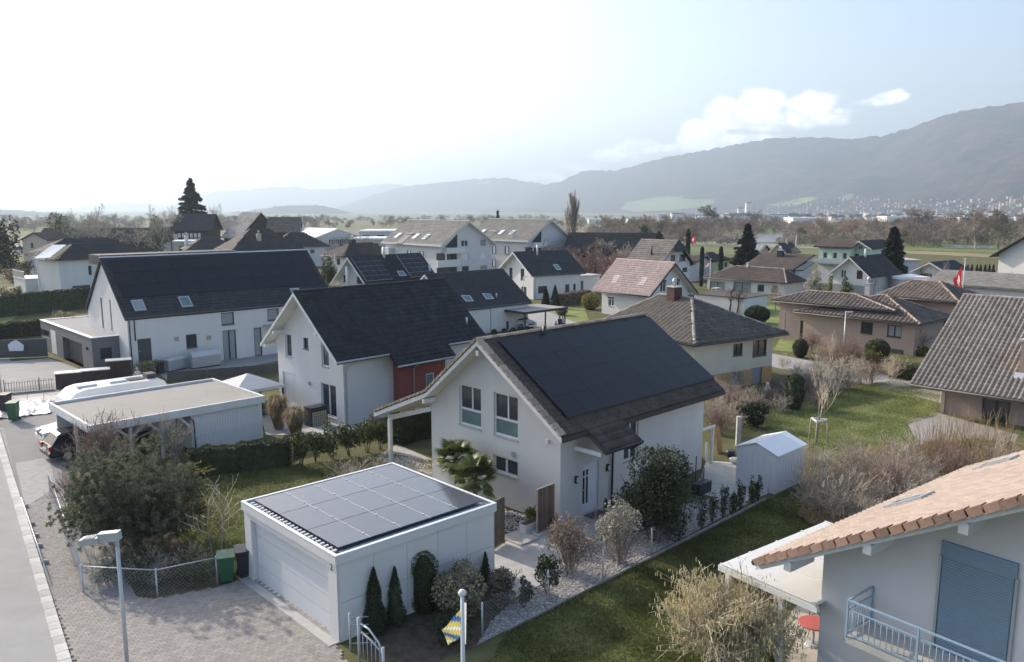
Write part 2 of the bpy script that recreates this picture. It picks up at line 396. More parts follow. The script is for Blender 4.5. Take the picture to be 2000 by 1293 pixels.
    if sill:
        q = MB(); bar(q, w, x0 - .04, z0 - .05, x1 + .04, z0 - .004, -.06, depth - .06); q.build('sill', M['galv' if style[0] in 'wt' else 'dark_frame'], o)
    return o

# ------------------------------------------------------------------ tiled faces
def pip(x, y, P):
    c = False; n = len(P)
    for i in range(n):
        (x1, y1), (x2, y2) = P[i], P[(i + 1) % n]
        if (y1 > y) != (y2 > y) and x < (x2 - x1) * (y - y1) / (y2 - y1) + x1: c = not c
    return c
def tile_proto(pu, pv, prof):
    if prof == 'wave': xs = [0, .2, .42, .62, .82, 1.0]; hs = [.0, .06, .075, .045, .0, .0]
    else: xs = [0.02, .5, .98]; hs = [0, .006, 0]
    n = len(xs); V = []
    for (v, lift) in ((pv * 1.04, .004), (-pv * .06, .034), (-pv * .06, -.008)):
        for x, h in zip(xs, hs): V.append((x * pu - pu / 2, v - pv / 2, h + lift))
    F = []
    for r in (0, 1):
        for i in range(n - 1): F.append((r * n + i, r * n + i + 1, (r + 1) * n + i + 1, (r + 1) * n + i) if False else ((r + 1) * n + i, (r + 1) * n + i + 1, r * n + i + 1, r * n + i))
    return np.array(V, np.float32), np.array(F, np.int32)
def tile_face(root, fr, pts, pu, pv, matk, prof='wave', singles=0, name='roof_tile', lift=0.012, holes=(), jitter=.004):
    p = [Vector(q) for q in pts]; eu = (p[1] - p[0]).normalized(); nn = (p[1] - p[0]).cross(p[-1] - p[0]).normalized()
    if nn.z < 0: nn = -nn
    ev = nn.cross(eu).normalized()
    if ev.z < 0: ev = -ev
    if eu.cross(ev).z < 0: eu = -eu
    Q = [((q - p[0]).dot(eu), (q - p[0]).dot(ev)) for q in p]
    u0 = min(q[0] for q in Q); u1 = max(q[0] for q in Q); v1 = max(q[1] for q in Q)
    nu = max(1, round((u1 - u0) / pu)); nv = max(1, round(v1 / pv)); pu = (u1 - u0) / nu; pv = v1 / nv
    V, F = tile_proto(pu, pv, prof); cs = []
    for j in range(nv):
        for i in range(nu):
            cu, cv = u0 + (i + .5) * pu, (j + .5) * pv
            if not pip(cu, cv, Q): continue
            if any(h[0] < cu < h[2] and h[1] < cv < h[3] for h in holes): continue
            cs.append((cu, cv))
    rot = Matrix((eu, ev, nn)).transposed(); base = p[0] + nn * lift
    if singles:
        cw = Vector((0, 0, CAMZ)); cs.sort(key=lambda c: (fr.wor(base + eu * c[0] + ev * c[1]) - cw).length)
        me = np_mesh(name, V, F, M[matk]); A = rot.to_4x4(); q = rot.to_euler()
        for cu, cv in cs[:singles]:
            o = link(name, me, root); o.rotation_euler = q
            o.location = base + eu * cu + ev * cv + nn * rnd.uniform(0, jitter)
        cs = cs[singles:]
    if cs:
        C = np.array([list(base + eu * a + ev * b) for a, b in cs], np.float32); Rm = np.array(rot, np.float32)
        VV = V @ Rm.T; n = len(C); AV = (C[:, None, :] + VV[None] + np.array(nn, np.float32) * np.random.default_rng(3).uniform(0, jitter, (n, 1, 1)).astype(np.float32)).reshape(-1, 3)
        AF = (F[None] + (np.arange(n) * len(V))[:, None, None]).reshape(-1, F.shape[1])
        o = link(name if not singles else name, np_mesh(name, AV, AF, M[matk]), root); o['kind'] = 'stuff'
def ridge_caps(root, p0, p1, matk, ln=0.4, r=.12, name='ridge_tile', single=True):
    p0, p1 = Vector(p0), Vector(p1); L = (p1 - p0).length; n = max(2, int(L / ln)); d = (p1 - p0) / n; me = None
    up = Vector((0, 0, 1)); e = d.normalized(); a = e.cross(up).normalized(); b = a.cross(e)
    big = MB()
    for i in range(n):
        mb = big if not single else MB(); c0 = (p0 + d * i) if not single else Vector((0, 0, 0)); k = 5; base = len(mb.v)
        for (s_, rr) in ((0, r * 1.12), (1.06, r * .93)):
            for j in range(k + 1):
                t = PI * j / k; mb.v.append(tuple(c0 + d * s_ + a * rr * math.cos(t) + b * (rr * math.sin(t) * .8 - .02)))
        for j in range(k): mb.f.append((base + j, base + j + 1, base + k + 2 + j, base + k + 1 + j))
        mb.f.append(tuple(range(base, base + k + 1)))
        if single:
            if me is None: me = mb.mesh(name, M[matk], False)
            o = link(name, me, root); o.location = p0 + d * i
    if not single: o = big.build(name, M[matk], root); o['kind'] = 'stuff'
def chimney(root, x, y, z0, z1, w=.55, matk='render_brown', cap=True, pot=True):
    c = MB().box(x - w / 2, x + w / 2, y - w / 2, y + w / 2, z0, z1).build('chimney', M[matk], root)
    if cap: MB().box(x - w / 2 - .06, x + w / 2 + .06, y - w / 2 - .06, y + w / 2 + .06, z1 + .002, z1 + .09).build('chimney_cap', M['concrete'], c)
    if pot: MB().lathe((x, y, z1 + .09), [(.12, 0), (.12, .25), (.19, .34), (.19, .46), (.1, .6), (.02, .66)], 10).build('flue_pot', M['galv'], c)
    return c
def skylight(root, fr, plane, uvs, glassk='glass'):     # plane: (P0, normal); uvs: 4 photo bearings tl tr br bl
    n = Vector(plane[1]).normalized(); q = [fr.hit(u, v, plane[0], n) for u, v in uvs]
    c = sum(q, Vector()) / 4; f = MB(); h = .09
    inn = [c + (p - c) * .80 for p in q]
    for i in range(4):
        j = (i + 1) % 4; f.prism([q[i], q[j], inn[j], inn[i]], n * h)
    o = f.build('skylight', M['galv'], root)
    MB().poly([p + n * h * .6 for p in inn]).build('pane', M[glassk], o); return o
def pipe(root, pts, r=.045, matk='galv', name='downpipe'): return MB().tube(pts, r, 8).build(name, M[matk], root)

# ------------------------------------------------------------------ houses
def gable_house(name, label, cat, P, wall='render_white', roof='tile_black', tiles=None, wins=(), soffit='soffit', verge=None, gutter=True, extA=None, singles=0,
                ridge=None, both=True, rise=0.0, group=None, zb0=-.4, wall_parts=True, t=.2, tilesA=None, ridge_single=False, jerk=0.0):
    x0, y0, th, L, wb, zb, zr, wa, za, g, e = P; th = R(th); fr = Frame(x0, y0, th)
    root = thing(name, label, cat, x0, y0, 0, th, group); sB = (zr - zb) / wb; sA = (zr - za) / wa
    ka = extA if extA else None                          # (y, z) kink on the far slope
    A = [(0, zr)] + ([ka] if ka else []) + [(wa, za)]
    def topA(y):
        for (ya, z1), (yb, z2) in zip(A, A[1:]):
            if ya <= y <= yb: return z1 + (z2 - z1) * (y - ya) / (yb - ya)
        return za
    jr = jerk
    # roof body
    mb = MB(); top = [(-wb, zb), (0, zr)] + A[1:]; bot = [(y, z - t) for y, z in reversed(top)]
    mb.prism([(0, y, z) for y, z in top + bot], (L, 0, 0)); mb.build('roof', M[roof], root)
    # soffit boards just below
    sf = MB(); s0 = [(y, z - t - .003) for y, z in top]; s1 = [(y, z - t - .03) for y, z in reversed(top)]
    sf.prism([(.03, y * .985, z) for y, z in s0 + s1], (L - .06, 0, 0)); sf.build('soffit', M[soffit], root)
    if verge:
        for xx in ((0,) if not both else (0, L)):
            v = MB(); pr = [(y, z - .05) for y, z in top] + [(y, z - t - .06) for y, z in reversed(top)]
            v.prism([(xx - .045 if xx == 0 else xx + .003, y, z) for y, z in pr], (.042, 0, 0)); v.build('verge_board', M[verge], root)
    # walls
    yb, ya = -wb + e, (ka[0] + .35 if ka and extA else wa - e)
    if name == 'white_solar_house': ya = 4.2
    zt = lambda y: (zr + sB * y if y < 0 else topA(y)) - t - .02
    W1 = Wall(fr, (g, 0, 0), (0, -1, 0), (-1, 0, 0)); W2 = Wall(fr, (0, yb, 0), (1, 0, 0), (0, -1, 0))
    W3 = Wall(fr, (L - g, 0, 0), (0, 1, 0), (1, 0, 0)); W4 = Wall(fr, (0, ya, 0), (-1, 0, 0), (0, 1, 0))
    walls = {'g': W1, 'b': W2, 'h': W3, 'a': W4}; rects = {'g': [], 'b': [], 'h': [], 'a': []}; todo = []
    for wn in wins:
        k, r, style = wn[0], wn[1], wn[2]; w = walls[k]
        rr = w.rect(*r) if len(wn) < 4 else r
        rects[k].append(rr); todo.append((w, rr, style))
    pg = [(-ya, zb0), (-yb, zb0), (-yb, zt(yb)), (0, zt(0))] + ([(-ka[0], zt(ka[0]))] if ka and ka[0] < ya else []) + [(-ya, zt(ya))]
    m = MB(); wall_mesh(m, W1, pg, rects['g'])
    wall_mesh(m, W3, [(-x, z) for x, z in pg], rects['h'])
    wall_mesh(m, W2, [(g, zb0), (L - g, zb0), (L - g, zt(yb)), (g, zt(yb))], rects['b'])
    wall_mesh(m, W4, [(-L + g, zb0), (-g, zb0), (-g, zt(ya)), (-L + g, zt(ya))], rects['a'])
    m.build('wall', M[wall], root)
    for w, rr, style in todo: window(root, w, rr, style)
    if gutter:
        zz = zb - .06; pts = [(0, -wb - .06, zz), (L, -wb - .06, zz)]
        MB().tube(pts, .075, 8).build('gutter', M['dark_slat'], root)
    fB = [(0, -wb, zb), (L, -wb, zb), (L, 0, zr), (0, 0, zr)]
    if tiles: tile_face(root, fr, fB, tiles[1], tiles[2], tiles[3], tiles[0], singles)
    if tilesA:
        for i, ((y1, z1), (y2, z2)) in enumerate(zip(A, A[1:])):
            tile_face(root, fr, [(0, y2, z2), (L, y2, z2), (L, y1, z1), (0, y1, z1)], tilesA[1], tilesA[2], tilesA[3], tilesA[0], 0)
    if ridge: ridge_caps(root, (0, 0, zr + .03), (L, 0, zr + .03), ridge, .42, .13, single=ridge_single)
    root['dummy'] = 0; del root['dummy']
    nB = Vector((0, -(zr - zb), wb)).normalized()
    return root, fr, walls, ((0, 0, zr), nB)
def hip_house(name, label, cat, P, axis='b', wall='render_white', roof='roof_far_brown', tiles=None, wins=(), group=None, ridge=None, soffit='soffit', zb0=-.5, ridge_single=False, singles=0, t=.16, gutter=True):
    x0, y0, th, L, Wd, ze, zr, ins, e, insF = P; th = R(th); fr = Frame(x0, y0, th)
    root = thing(name, label, cat, x0, y0, 0, th, group)
    C, Rr, K, Lf = Vector((0, 0, ze)), Vector((L, 0, ze)), Vector((L, Wd, ze)), Vector((0, Wd, ze))
    if axis == 'b': N_, F_ = Vector((L / 2, ins, zr)), Vector((L / 2, Wd - insF, zr)); faces = {'front': [C, Rr, N_], 'left': [Lf, C, N_, F_], 'right': [Rr, K, F_, N_], 'back': [K, Lf, F_]}
    else: N_, F_ = Vector((ins, Wd / 2, zr)), Vector((L - insF, Wd / 2, zr)); faces = {'front': [C, Rr, F_, N_], 'left': [Lf, C, N_], 'right': [Rr, K, F_], 'back': [K, Lf, N_, F_]}
    if (N_ - F_).length < .05: F_ = N_
    mb = MB()
    for f in faces.values(): mb.poly(f)
    dz = Vector((0, 0, -t))
    for a, b in ((C, Rr), (Rr, K), (K, Lf), (Lf, C)): mb.poly([a, a + dz, b + dz, b])
    mb.build('roof', M[roof], root)
    MB().poly([C + dz, Lf + dz, K + dz, Rr + dz]).build('soffit', M[soffit], root)
    W2 = Wall(fr, (0, e, 0), (1, 0, 0), (0, -1, 0)); W1 = Wall(fr, (e, 0, 0), (0, -1, 0), (-1, 0, 0))
    W3 = Wall(fr, (L - e, 0, 0), (0, 1, 0), (1, 0, 0)); W4 = Wall(fr, (0, Wd - e, 0), (-1, 0, 0), (0, 1, 0))
    walls = {'b': W2, 'g': W1, 'h': W3, 'a': W4}; rects = {k: [] for k in walls}; todo = []
    for wn in wins:
        rr = walls[wn[0]].rect(*wn[1]) if len(wn) < 4 else wn[1]
        rects[wn[0]].append(rr); todo.append((walls[wn[0]], rr, wn[2]))
    h = ze - t - .003; m = MB()
    wall_mesh(m, W2, [(e, zb0), (L - e, zb0), (L - e, h), (e, h)], rects['b']); wall_mesh(m, W1, [(-Wd + e, zb0), (-e, zb0), (-e, h), (-Wd + e, h)], rects['g'])
    wall_mesh(m, W3, [(e, zb0), (Wd - e, zb0), (Wd - e, h), (e, h)], rects['h']); wall_mesh(m, W4, [(-L + e, zb0), (-e, zb0), (-e, h), (-L + e, h)], rects['a'])
    m.build('wall', M[wall], root)
    for w, rr, s in todo: window(root, w, rr, s)
    if tiles:
        for k in ('front', 'left', 'right'): tile_face(root, fr, faces[k], tiles[1], tiles[2], tiles[3], tiles[0], singles if k == 'left' else 0)
    if ridge:
        up = Vector((0, 0, .04))
        for a, b in ((C, N_), (Lf, F_ if axis == 'b' else N_), (Rr, N_ if axis == 'b' else F_), (N_, F_)):
            if (a - b).length > .3: ridge_caps(root, a + up, b + up, ridge, .42, .13, single=ridge_single)
    if gutter:
        gm = MB(); o = .06; z = ze - .1
        gm.tube([(-o, Wd, z), (-o, -o, z), (L, -o, z)], .07, 6); gm.build('gutter', M['dark_slat'], root)
    return root, fr, walls, faces
# ------------------------------------------------------------------ vegetation meshes (numpy), each kind made once and shared
def leaf_quads(P, size, rng, aspect=1.6, up=0.0, dirs=None):
    n = len(P); s = size * rng.uniform(.6, 1.35, (n, 1))
    if dirs is None: d = rng.normal(size=(n, 3)); d[:, 2] += up
    else: d = dirs + rng.normal(size=(n, 3)) * .35
    d /= np.linalg.norm(d, axis=1, keepdims=True); r = rng.normal(size=(n, 3)); a = np.cross(d, r); a /= np.linalg.norm(a, axis=1, keepdims=True) + 1e-9
    d = d * s * aspect / 2; a = a * s / 2
    V = np.stack([P - d, P + a * .8, P + d, P - a * .8], 1).reshape(-1, 3)
    F = np.arange(n * 4).reshape(-1, 4); return V, F
def blob_points(n, dims, rng, lumps=14, shell=.55, flat=0.0, seed_shape=None):
    # points through a lumpy crown: several overlapping clumps, denser near their skins
    c = rng.normal(size=(lumps, 3)); c /= np.linalg.norm(c, axis=1, keepdims=True); c *= rng.uniform(.25, .72, (lumps, 1)); rad = rng.uniform(.28, .5, lumps)
    k = rng.integers(0, lumps, n); d = rng.normal(size=(n, 3)); d /= np.linalg.norm(d, axis=1, keepdims=True)
    r = rng.uniform(shell, 1.0, (n, 1)) ** .6; p = c[k] + d * rad[k][:, None] * r
    return p * np.array(dims)
def crown_mesh(name, n, dims, size, matk, seed=0, lumps=14, aspect=1.6, flatbase=True, shape='round'):
    rng = np.random.default_rng(seed)
    if shape == 'round': P = blob_points(n, dims, rng, lumps) * 1.14
    elif shape == 'column':                              # rounded column
        t = rng.uniform(0, 1, n); ang = rng.uniform(0, 2 * PI, n); rr = np.clip(1 - (2 * t - 1) ** 6, 0, 1) ** .5 * (.85 + .15 * np.sin(ang * 5 + t * 9)) * rng.uniform(.62, 1, n) ** .5
        P = np.stack([np.cos(ang) * rr * dims[0], np.sin(ang) * rr * dims[1], (2 * t - 1) * dims[2]], 1)
    elif shape == 'cone':
        t = rng.uniform(0, 1, n) ** 1.3; ang = rng.uniform(0, 2 * PI, n); rr = (1 - t) ** .75 * (.82 + .18 * np.sin(ang * 4 + t * 14 + seed)) * rng.uniform(.6, 1, n) ** .5 * np.clip(t * 9 + .55, 0, 1)
        P = np.stack([np.cos(ang) * rr * dims[0], np.sin(ang) * rr * dims[1], (2 * t - 1) * dims[2]], 1)
    elif shape == 'box':
        P = rng.uniform(-1, 1, (n, 3)); ax = rng.choice([0, 1, 2, 2], n); P[np.arange(n), ax] = np.sign(P[np.arange(n), ax]) * rng.uniform(.9, 1.03, n); P[:, 2] = np.where(ax == 2, abs(P[:, 2]), P[:, 2])
        P = P * np.array(dims); P[:, 2] += .06 * np.sin(P[:, 0] * 3.1) + .05 * np.sin(P[:, 0] * 7.7 + 1)
    elif shape == 'dome':
        d = rng.normal(size=(n, 3)); d /= np.linalg.norm(d, axis=1, keepdims=True); P = d * rng.uniform(.8, 1.02, (n, 1)) * np.array(dims)
    V, F = leaf_quads(P, size, rng, aspect); return np_mesh(name, V, F, M[matk])
def core_box(dims, z0=0): return MB().box(-dims[0] * .9, dims[0] * .9, -dims[1] * .85, dims[1] * .85, z0, dims[2] * 1.9)
def tree_segments(seed, height, spread=.5, trunk=.25, levels=4, kids=(7, 6, 5, 4), upbias=.25, r0=.012, start=.3, droop=0.0, multi=1, wig=.12):
    rng = np.random.default_rng(seed); seg = [[], []]    # trunk segs, twig segs
    def grow(p, d, ln, r, lev, t0):
        n = 5 if lev == 0 else (4 if lev == 1 else 3); pts = [p]; dd = d.copy()
        for i in range(n):
            dd = dd + rng.normal(size=3) * wig * (.5 if lev == 0 else 1) + np.array([0, 0, (upbias if lev else .05) * .25 - droop * (lev > 1) * .25]); dd /= np.linalg.norm(dd)
            pts.append(pts[-1] + dd * ln / n)
        rr = [r * (1 - .75 * i / n) for i in range(n + 1)]
        for i in range(n): seg[0 if lev == 0 else 1].append((pts[i], pts[i + 1], max(rr[i], r0), max(rr[i + 1], r0 * .8)))
        if lev >= levels: return
        k = kids[min(lev, len(kids) - 1)]
        for j in range(k):
            t = t0 + (1 - t0) * (j + rng.uniform(.1, .9)) / k; x = t * n; i = min(int(x), n - 1); q = pts[i] + (pts[i + 1] - pts[i]) * (x - i)
            ax = pts[i + 1] - pts[i]; ax /= np.linalg.norm(ax); o = rng.normal(size=3); o -= ax * o.dot(ax); o /= np.linalg.norm(o)
            sp = spread * rng.uniform(.7, 1.3); nd = ax * (1 - sp * .55) + o * sp + np.array([0, 0, upbias * .5]); nd /= np.linalg.norm(nd)
            cl = ln * (.62 if lev == 0 else .55) * (1.15 - .55 * t) * rng.uniform(.75, 1.2)
            grow(q, nd, cl, r * (.42 if lev == 0 else .5) * (1.1 - .4 * t), lev + 1, .15)
    for m_ in range(multi):
        d0 = np.array([0, 0, 1.0])
        if multi > 1: d0 = np.array([rng.normal() * .28, rng.normal() * .28, 1.0]); d0 /= np.linalg.norm(d0)
        grow(np.zeros(3) + (rng.normal(size=3) * np.array([.12, .12, 0]) if multi > 1 else 0), d0, height * (.72 if multi == 1 else rng.uniform(.5, .8)), trunk, 0, start)
    return seg
def seg_mesh(name, segs, matk, n=3):
    a = np.array([s[0] for s in segs]); b = np.array([s[1] for s in segs]); ra = np.array([s[2] for s in segs])[:, None]; rb = np.array([s[3] for s in segs])[:, None]
    d = b - a; d /= np.linalg.norm(d, axis=1, keepdims=True) + 1e-9
    ref = np.where(np.abs(d[:, 2:3]) < .9, np.array([[0, 0, 1.0]]), np.array([[1.0, 0, 0]])); u = np.cross(d, ref); u /= np.linalg.norm(u, axis=1, keepdims=True); w = np.cross(d, u)
    V = []; 
    for (c, r) in ((a, ra), (b, rb)):
        for k in range(n):
            t = 2 * PI * k / n; V.append(c + (u * math.cos(t) + w * math.sin(t)) * r)
    V = np.stack(V, 1).reshape(-1, 3); m = len(segs); F = []
    for k in range(n): F.append(np.array([k, (k + 1) % n, n + (k + 1) % n, n + k]))
    F = (np.array(F)[None] + (np.arange(m) * 2 * n)[:, None, None]).reshape(-1, 4)
    return np_mesh(name, V, F, M[matk])
VEG = {}
def bare_kind(key, seed, height, barkk='bark', twigk='twig', **kw):
    s = tree_segments(seed, height, **kw); h = max(max(q[1][2] for q in s[0]), max(q[1][2] for q in s[1]))
    VEG[key] = (seg_mesh('trunk', s[0], barkk, 6), seg_mesh('crown', s[1], twigk, 3), h)
def plant_tree(name, key, label, cat, x, y, z, h, rz=None, group=None, sx=1.0):
    tr, cr, hh = VEG[key]; o = thing(name, label, cat, x, y, z, rnd.uniform(0, 6.28) if rz is None else rz, group)
    s = h / hh; o.scale = (s * sx, s * sx, s)
    link('trunk' if tr else 'stem', tr, o) if tr else None
    link('crown', cr, o); return o
def spruce_mesh(seed, h, r, matk, whorls=26, per=9, leafn=26, size=.16, droop=.25, power=.9, gap=.0):
    rng = np.random.default_rng(seed); P = []; Dr = []
    for w in range(whorls):
        t = (w + .5) / whorls; z0 = h * (.06 + .94 * t); ln = r * (1 - t) ** power * rng.uniform(.8, 1.12) + .08
        for k in range(per):
            if rng.uniform() < gap: continue
            z = z0 + rng.normal() * .75 * h / whorls; a = 2 * PI * (k + rng.uniform(-.4, .4)) / per + w * .7; l = ln * rng.uniform(.72, 1.1); d = np.array([math.cos(a), math.sin(a), 0])
            s = rng.uniform(0, 1, leafn) ** .7; sw = rng.normal(size=leafn) * .12 * l * (1.05 - s * .75)
            p = np.outer(s * l, d) + np.outer(sw, np.array([-d[1], d[0], 0])); p[:, 2] += z - droop * l * s ** 1.3 + .18 * l * s ** 3 + rng.normal(size=leafn) * .22 * h / whorls
            P.append(p); Dr.append(np.repeat((d + np.array([0, 0, -droop]))[None], leafn, 0))
    P = np.concatenate(P); Dr = np.concatenate(Dr); V, F = leaf_quads(P, size, rng, 2.4, dirs=Dr); return np_mesh('crown', V, F, M[matk])
def trunk_mesh(h, r, matk='bark'): return MB().tube([(0, 0, -.3), (0, 0, h * .5), (0, 0, h)], [r, r * .65, r * .15], 7).mesh('trunk', M[matk])
def shrub(name, label, cat, x, y, dims, matk, n=900, size=.1, stems=5, seed=1, shape='round', lift=0.0, group=None, stemk='bark', aspect=1.6, lumps=14, z=0.0, rz=0.0, twiggy=0, core=True):
    o = thing(name, label, cat, x, y, z, rz, group); cz = dims[2] + lift
    f = link('foliage', crown_mesh('foliage', n, dims, size, matk, seed, lumps, aspect, shape=shape), o); f.location = (0, 0, cz)
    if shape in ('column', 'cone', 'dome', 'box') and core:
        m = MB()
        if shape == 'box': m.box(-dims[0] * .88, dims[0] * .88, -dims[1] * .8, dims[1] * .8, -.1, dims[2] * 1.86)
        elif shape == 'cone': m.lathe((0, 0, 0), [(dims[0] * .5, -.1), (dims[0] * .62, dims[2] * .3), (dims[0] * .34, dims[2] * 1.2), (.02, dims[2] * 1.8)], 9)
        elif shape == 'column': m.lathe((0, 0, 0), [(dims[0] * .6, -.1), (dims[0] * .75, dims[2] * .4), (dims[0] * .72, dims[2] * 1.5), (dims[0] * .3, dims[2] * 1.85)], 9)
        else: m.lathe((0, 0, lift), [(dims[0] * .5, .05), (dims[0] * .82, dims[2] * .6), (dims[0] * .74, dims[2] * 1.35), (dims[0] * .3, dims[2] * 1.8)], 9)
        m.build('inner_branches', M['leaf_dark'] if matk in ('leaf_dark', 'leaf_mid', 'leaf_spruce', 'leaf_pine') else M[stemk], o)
    if stems:
        rng = np.random.default_rng(seed + 50); m = MB()
        for i in range(stems):
            e = rng.normal(size=3) * np.array([dims[0] * .4, dims[1] * .4, 0]); hh = cz + dims[2] * rng.uniform(-.1, .5)
            m.tube([(e[0] * .12, e[1] * .12, -.1), (e[0] * .5, e[1] * .5, hh * .5), (e[0], e[1], hh)], [.035 * max(.5, dims[0]), .022 * max(.5, dims[0]), .008], 5, False)
        m.build('stems', M[stemk], o)
    if twiggy:
        s = tree_segments(seed + 9, dims[2] * 2 + lift, spread=.6, trunk=.03, levels=2, kids=(6, 5), start=.1, multi=twiggy, r0=.006)
        link('branches', seg_mesh('branches', s[0] + s[1], stemk), o)
    return o
def bare_bush_kind(key, seed, h, matk, multi=14, spread=.5, levels=2, kids=(6, 4), r0=.008, trunk=.022, upbias=.3, droop=0.0, stemk=None):
    s = tree_segments(seed, h, spread=spread, trunk=trunk, levels=levels, kids=kids, start=.12, multi=multi, r0=r0, upbias=upbias, droop=droop, wig=.16)
    hh = max(q[1][2] for q in s[0] + s[1]); VEG[key] = (seg_mesh('stems', s[0], stemk or matk, 4), seg_mesh('twigs', s[1], matk, 3), hh)
def plant_bush(name, key, label, cat, x, y, h, sx=1.0, group=None, z=0.0):
    st, tw, hh = VEG[key]; o = thing(name, label, cat, x, y, z, rnd.uniform(0, 6.28), group); s = h / hh; o.scale = (s * sx, s * sx, s)
    link('stems', st, o); link('twigs', tw, o); return o
def grass_patch(name, poly, n, matk, h=.09, w=.018, z=0.0, parent=None, seed=0):
    rng = np.random.default_rng(seed); P = [(p[0], p[1]) for p in poly]; xs = [p[0] for p in P]; ys = [p[1] for p in P]; pts = []
    A = np.stack([rng.uniform(min(xs), max(xs), n * 3), rng.uniform(min(ys), max(ys), n * 3)], 1)
    px_, py_ = A[:, 0], A[:, 1]; ins = np.zeros(len(A), bool); m = len(P)
    for i in range(m):
        (x1, y1), (x2, y2) = P[i], P[(i + 1) % m]; cond = ((y1 > py_) != (y2 > py_)); xi = (x2 - x1) * (py_ - y1) / ((y2 - y1) or 1e-9) + x1; ins ^= cond & (px_ < xi)
    A = A[ins][:n]; k = len(A); nz = np.sin(A[:, 0] * 1.7 + np.sin(A[:, 1] * 1.1) * 2) * .5 + .5
    hh = h * rng.uniform(.4, 1.3, k) * (.55 + .8 * nz); a = rng.uniform(0, 2 * PI, k); lean = rng.normal(size=(k, 2)) * .55
    B = np.stack([A[:, 0], A[:, 1], np.full(k, z)], 1); off = np.stack([np.cos(a) * w, np.sin(a) * w, np.zeros(k)], 1)
    T = B + np.stack([lean[:, 0] * hh, lean[:, 1] * hh, hh], 1)
    V = np.stack([B - off, B + off, T], 1).reshape(-1, 3); F = np.arange(k * 3).reshape(-1, 3)
    o = link(name, np_mesh(name, V, F, M[matk]), parent); o['kind'] = 'stuff'; return o
def patch(name, poly, z, matk, thick=0.0, kind='structure', parent=None):
    m = MB()
    if thick: m.prism([(p[0], p[1], z - thick) for p in poly], (0, 0, thick))
    else: m.poly([(p[0], p[1], z) for p in poly])
    o = m.build(name, M[matk], parent)
    f = o.data.polygons[0] if not thick else None
    if f is not None and f.normal.z < 0: o.data.flip_normals()
    if kind: o['kind'] = kind
    return o
def scatter_stones(name, poly, n, size, matk, z, seed=0, parent=None, squash=.5):
    rng = np.random.default_rng(seed); P = [(p[0], p[1]) for p in poly]; xs = [p[0] for p in P]; ys = [p[1] for p in P]; C = []
    while len(C) < n:
        x, y = rng.uniform(min(xs), max(xs)), rng.uniform(min(ys), max(ys))
        if pip(x, y, P): C.append((x, y, z))
    C = np.array(C); o8 = np.array([(1, 0, 0), (-1, 0, 0), (0, 1, 0), (0, -1, 0), (0, 0, 1), (0, 0, -1)], float); T = np.array([(0, 2, 4), (2, 1, 4), (1, 3, 4), (3, 0, 4), (2, 0, 5), (1, 2, 5), (3, 1, 5), (0, 3, 5)])
    s = size * rng.uniform(.5, 1.3, (n, 1, 3)) * np.array([1, 1, squash]); a = rng.uniform(0, 6.28, n); c, sn = np.cos(a), np.sin(a)
    q = o8[None] * s; V = np.stack([q[:, :, 0] * c[:, None] - q[:, :, 1] * sn[:, None], q[:, :, 0] * sn[:, None] + q[:, :, 1] * c[:, None], q[:, :, 2]], 2) + C[:, None]
    F = (T[None] + (np.arange(n) * 6)[:, None, None]).reshape(-1, 3); o = link(name, np_mesh(name, V.reshape(-1, 3), F, M[matk]), parent); o['kind'] = 'stuff'; return o
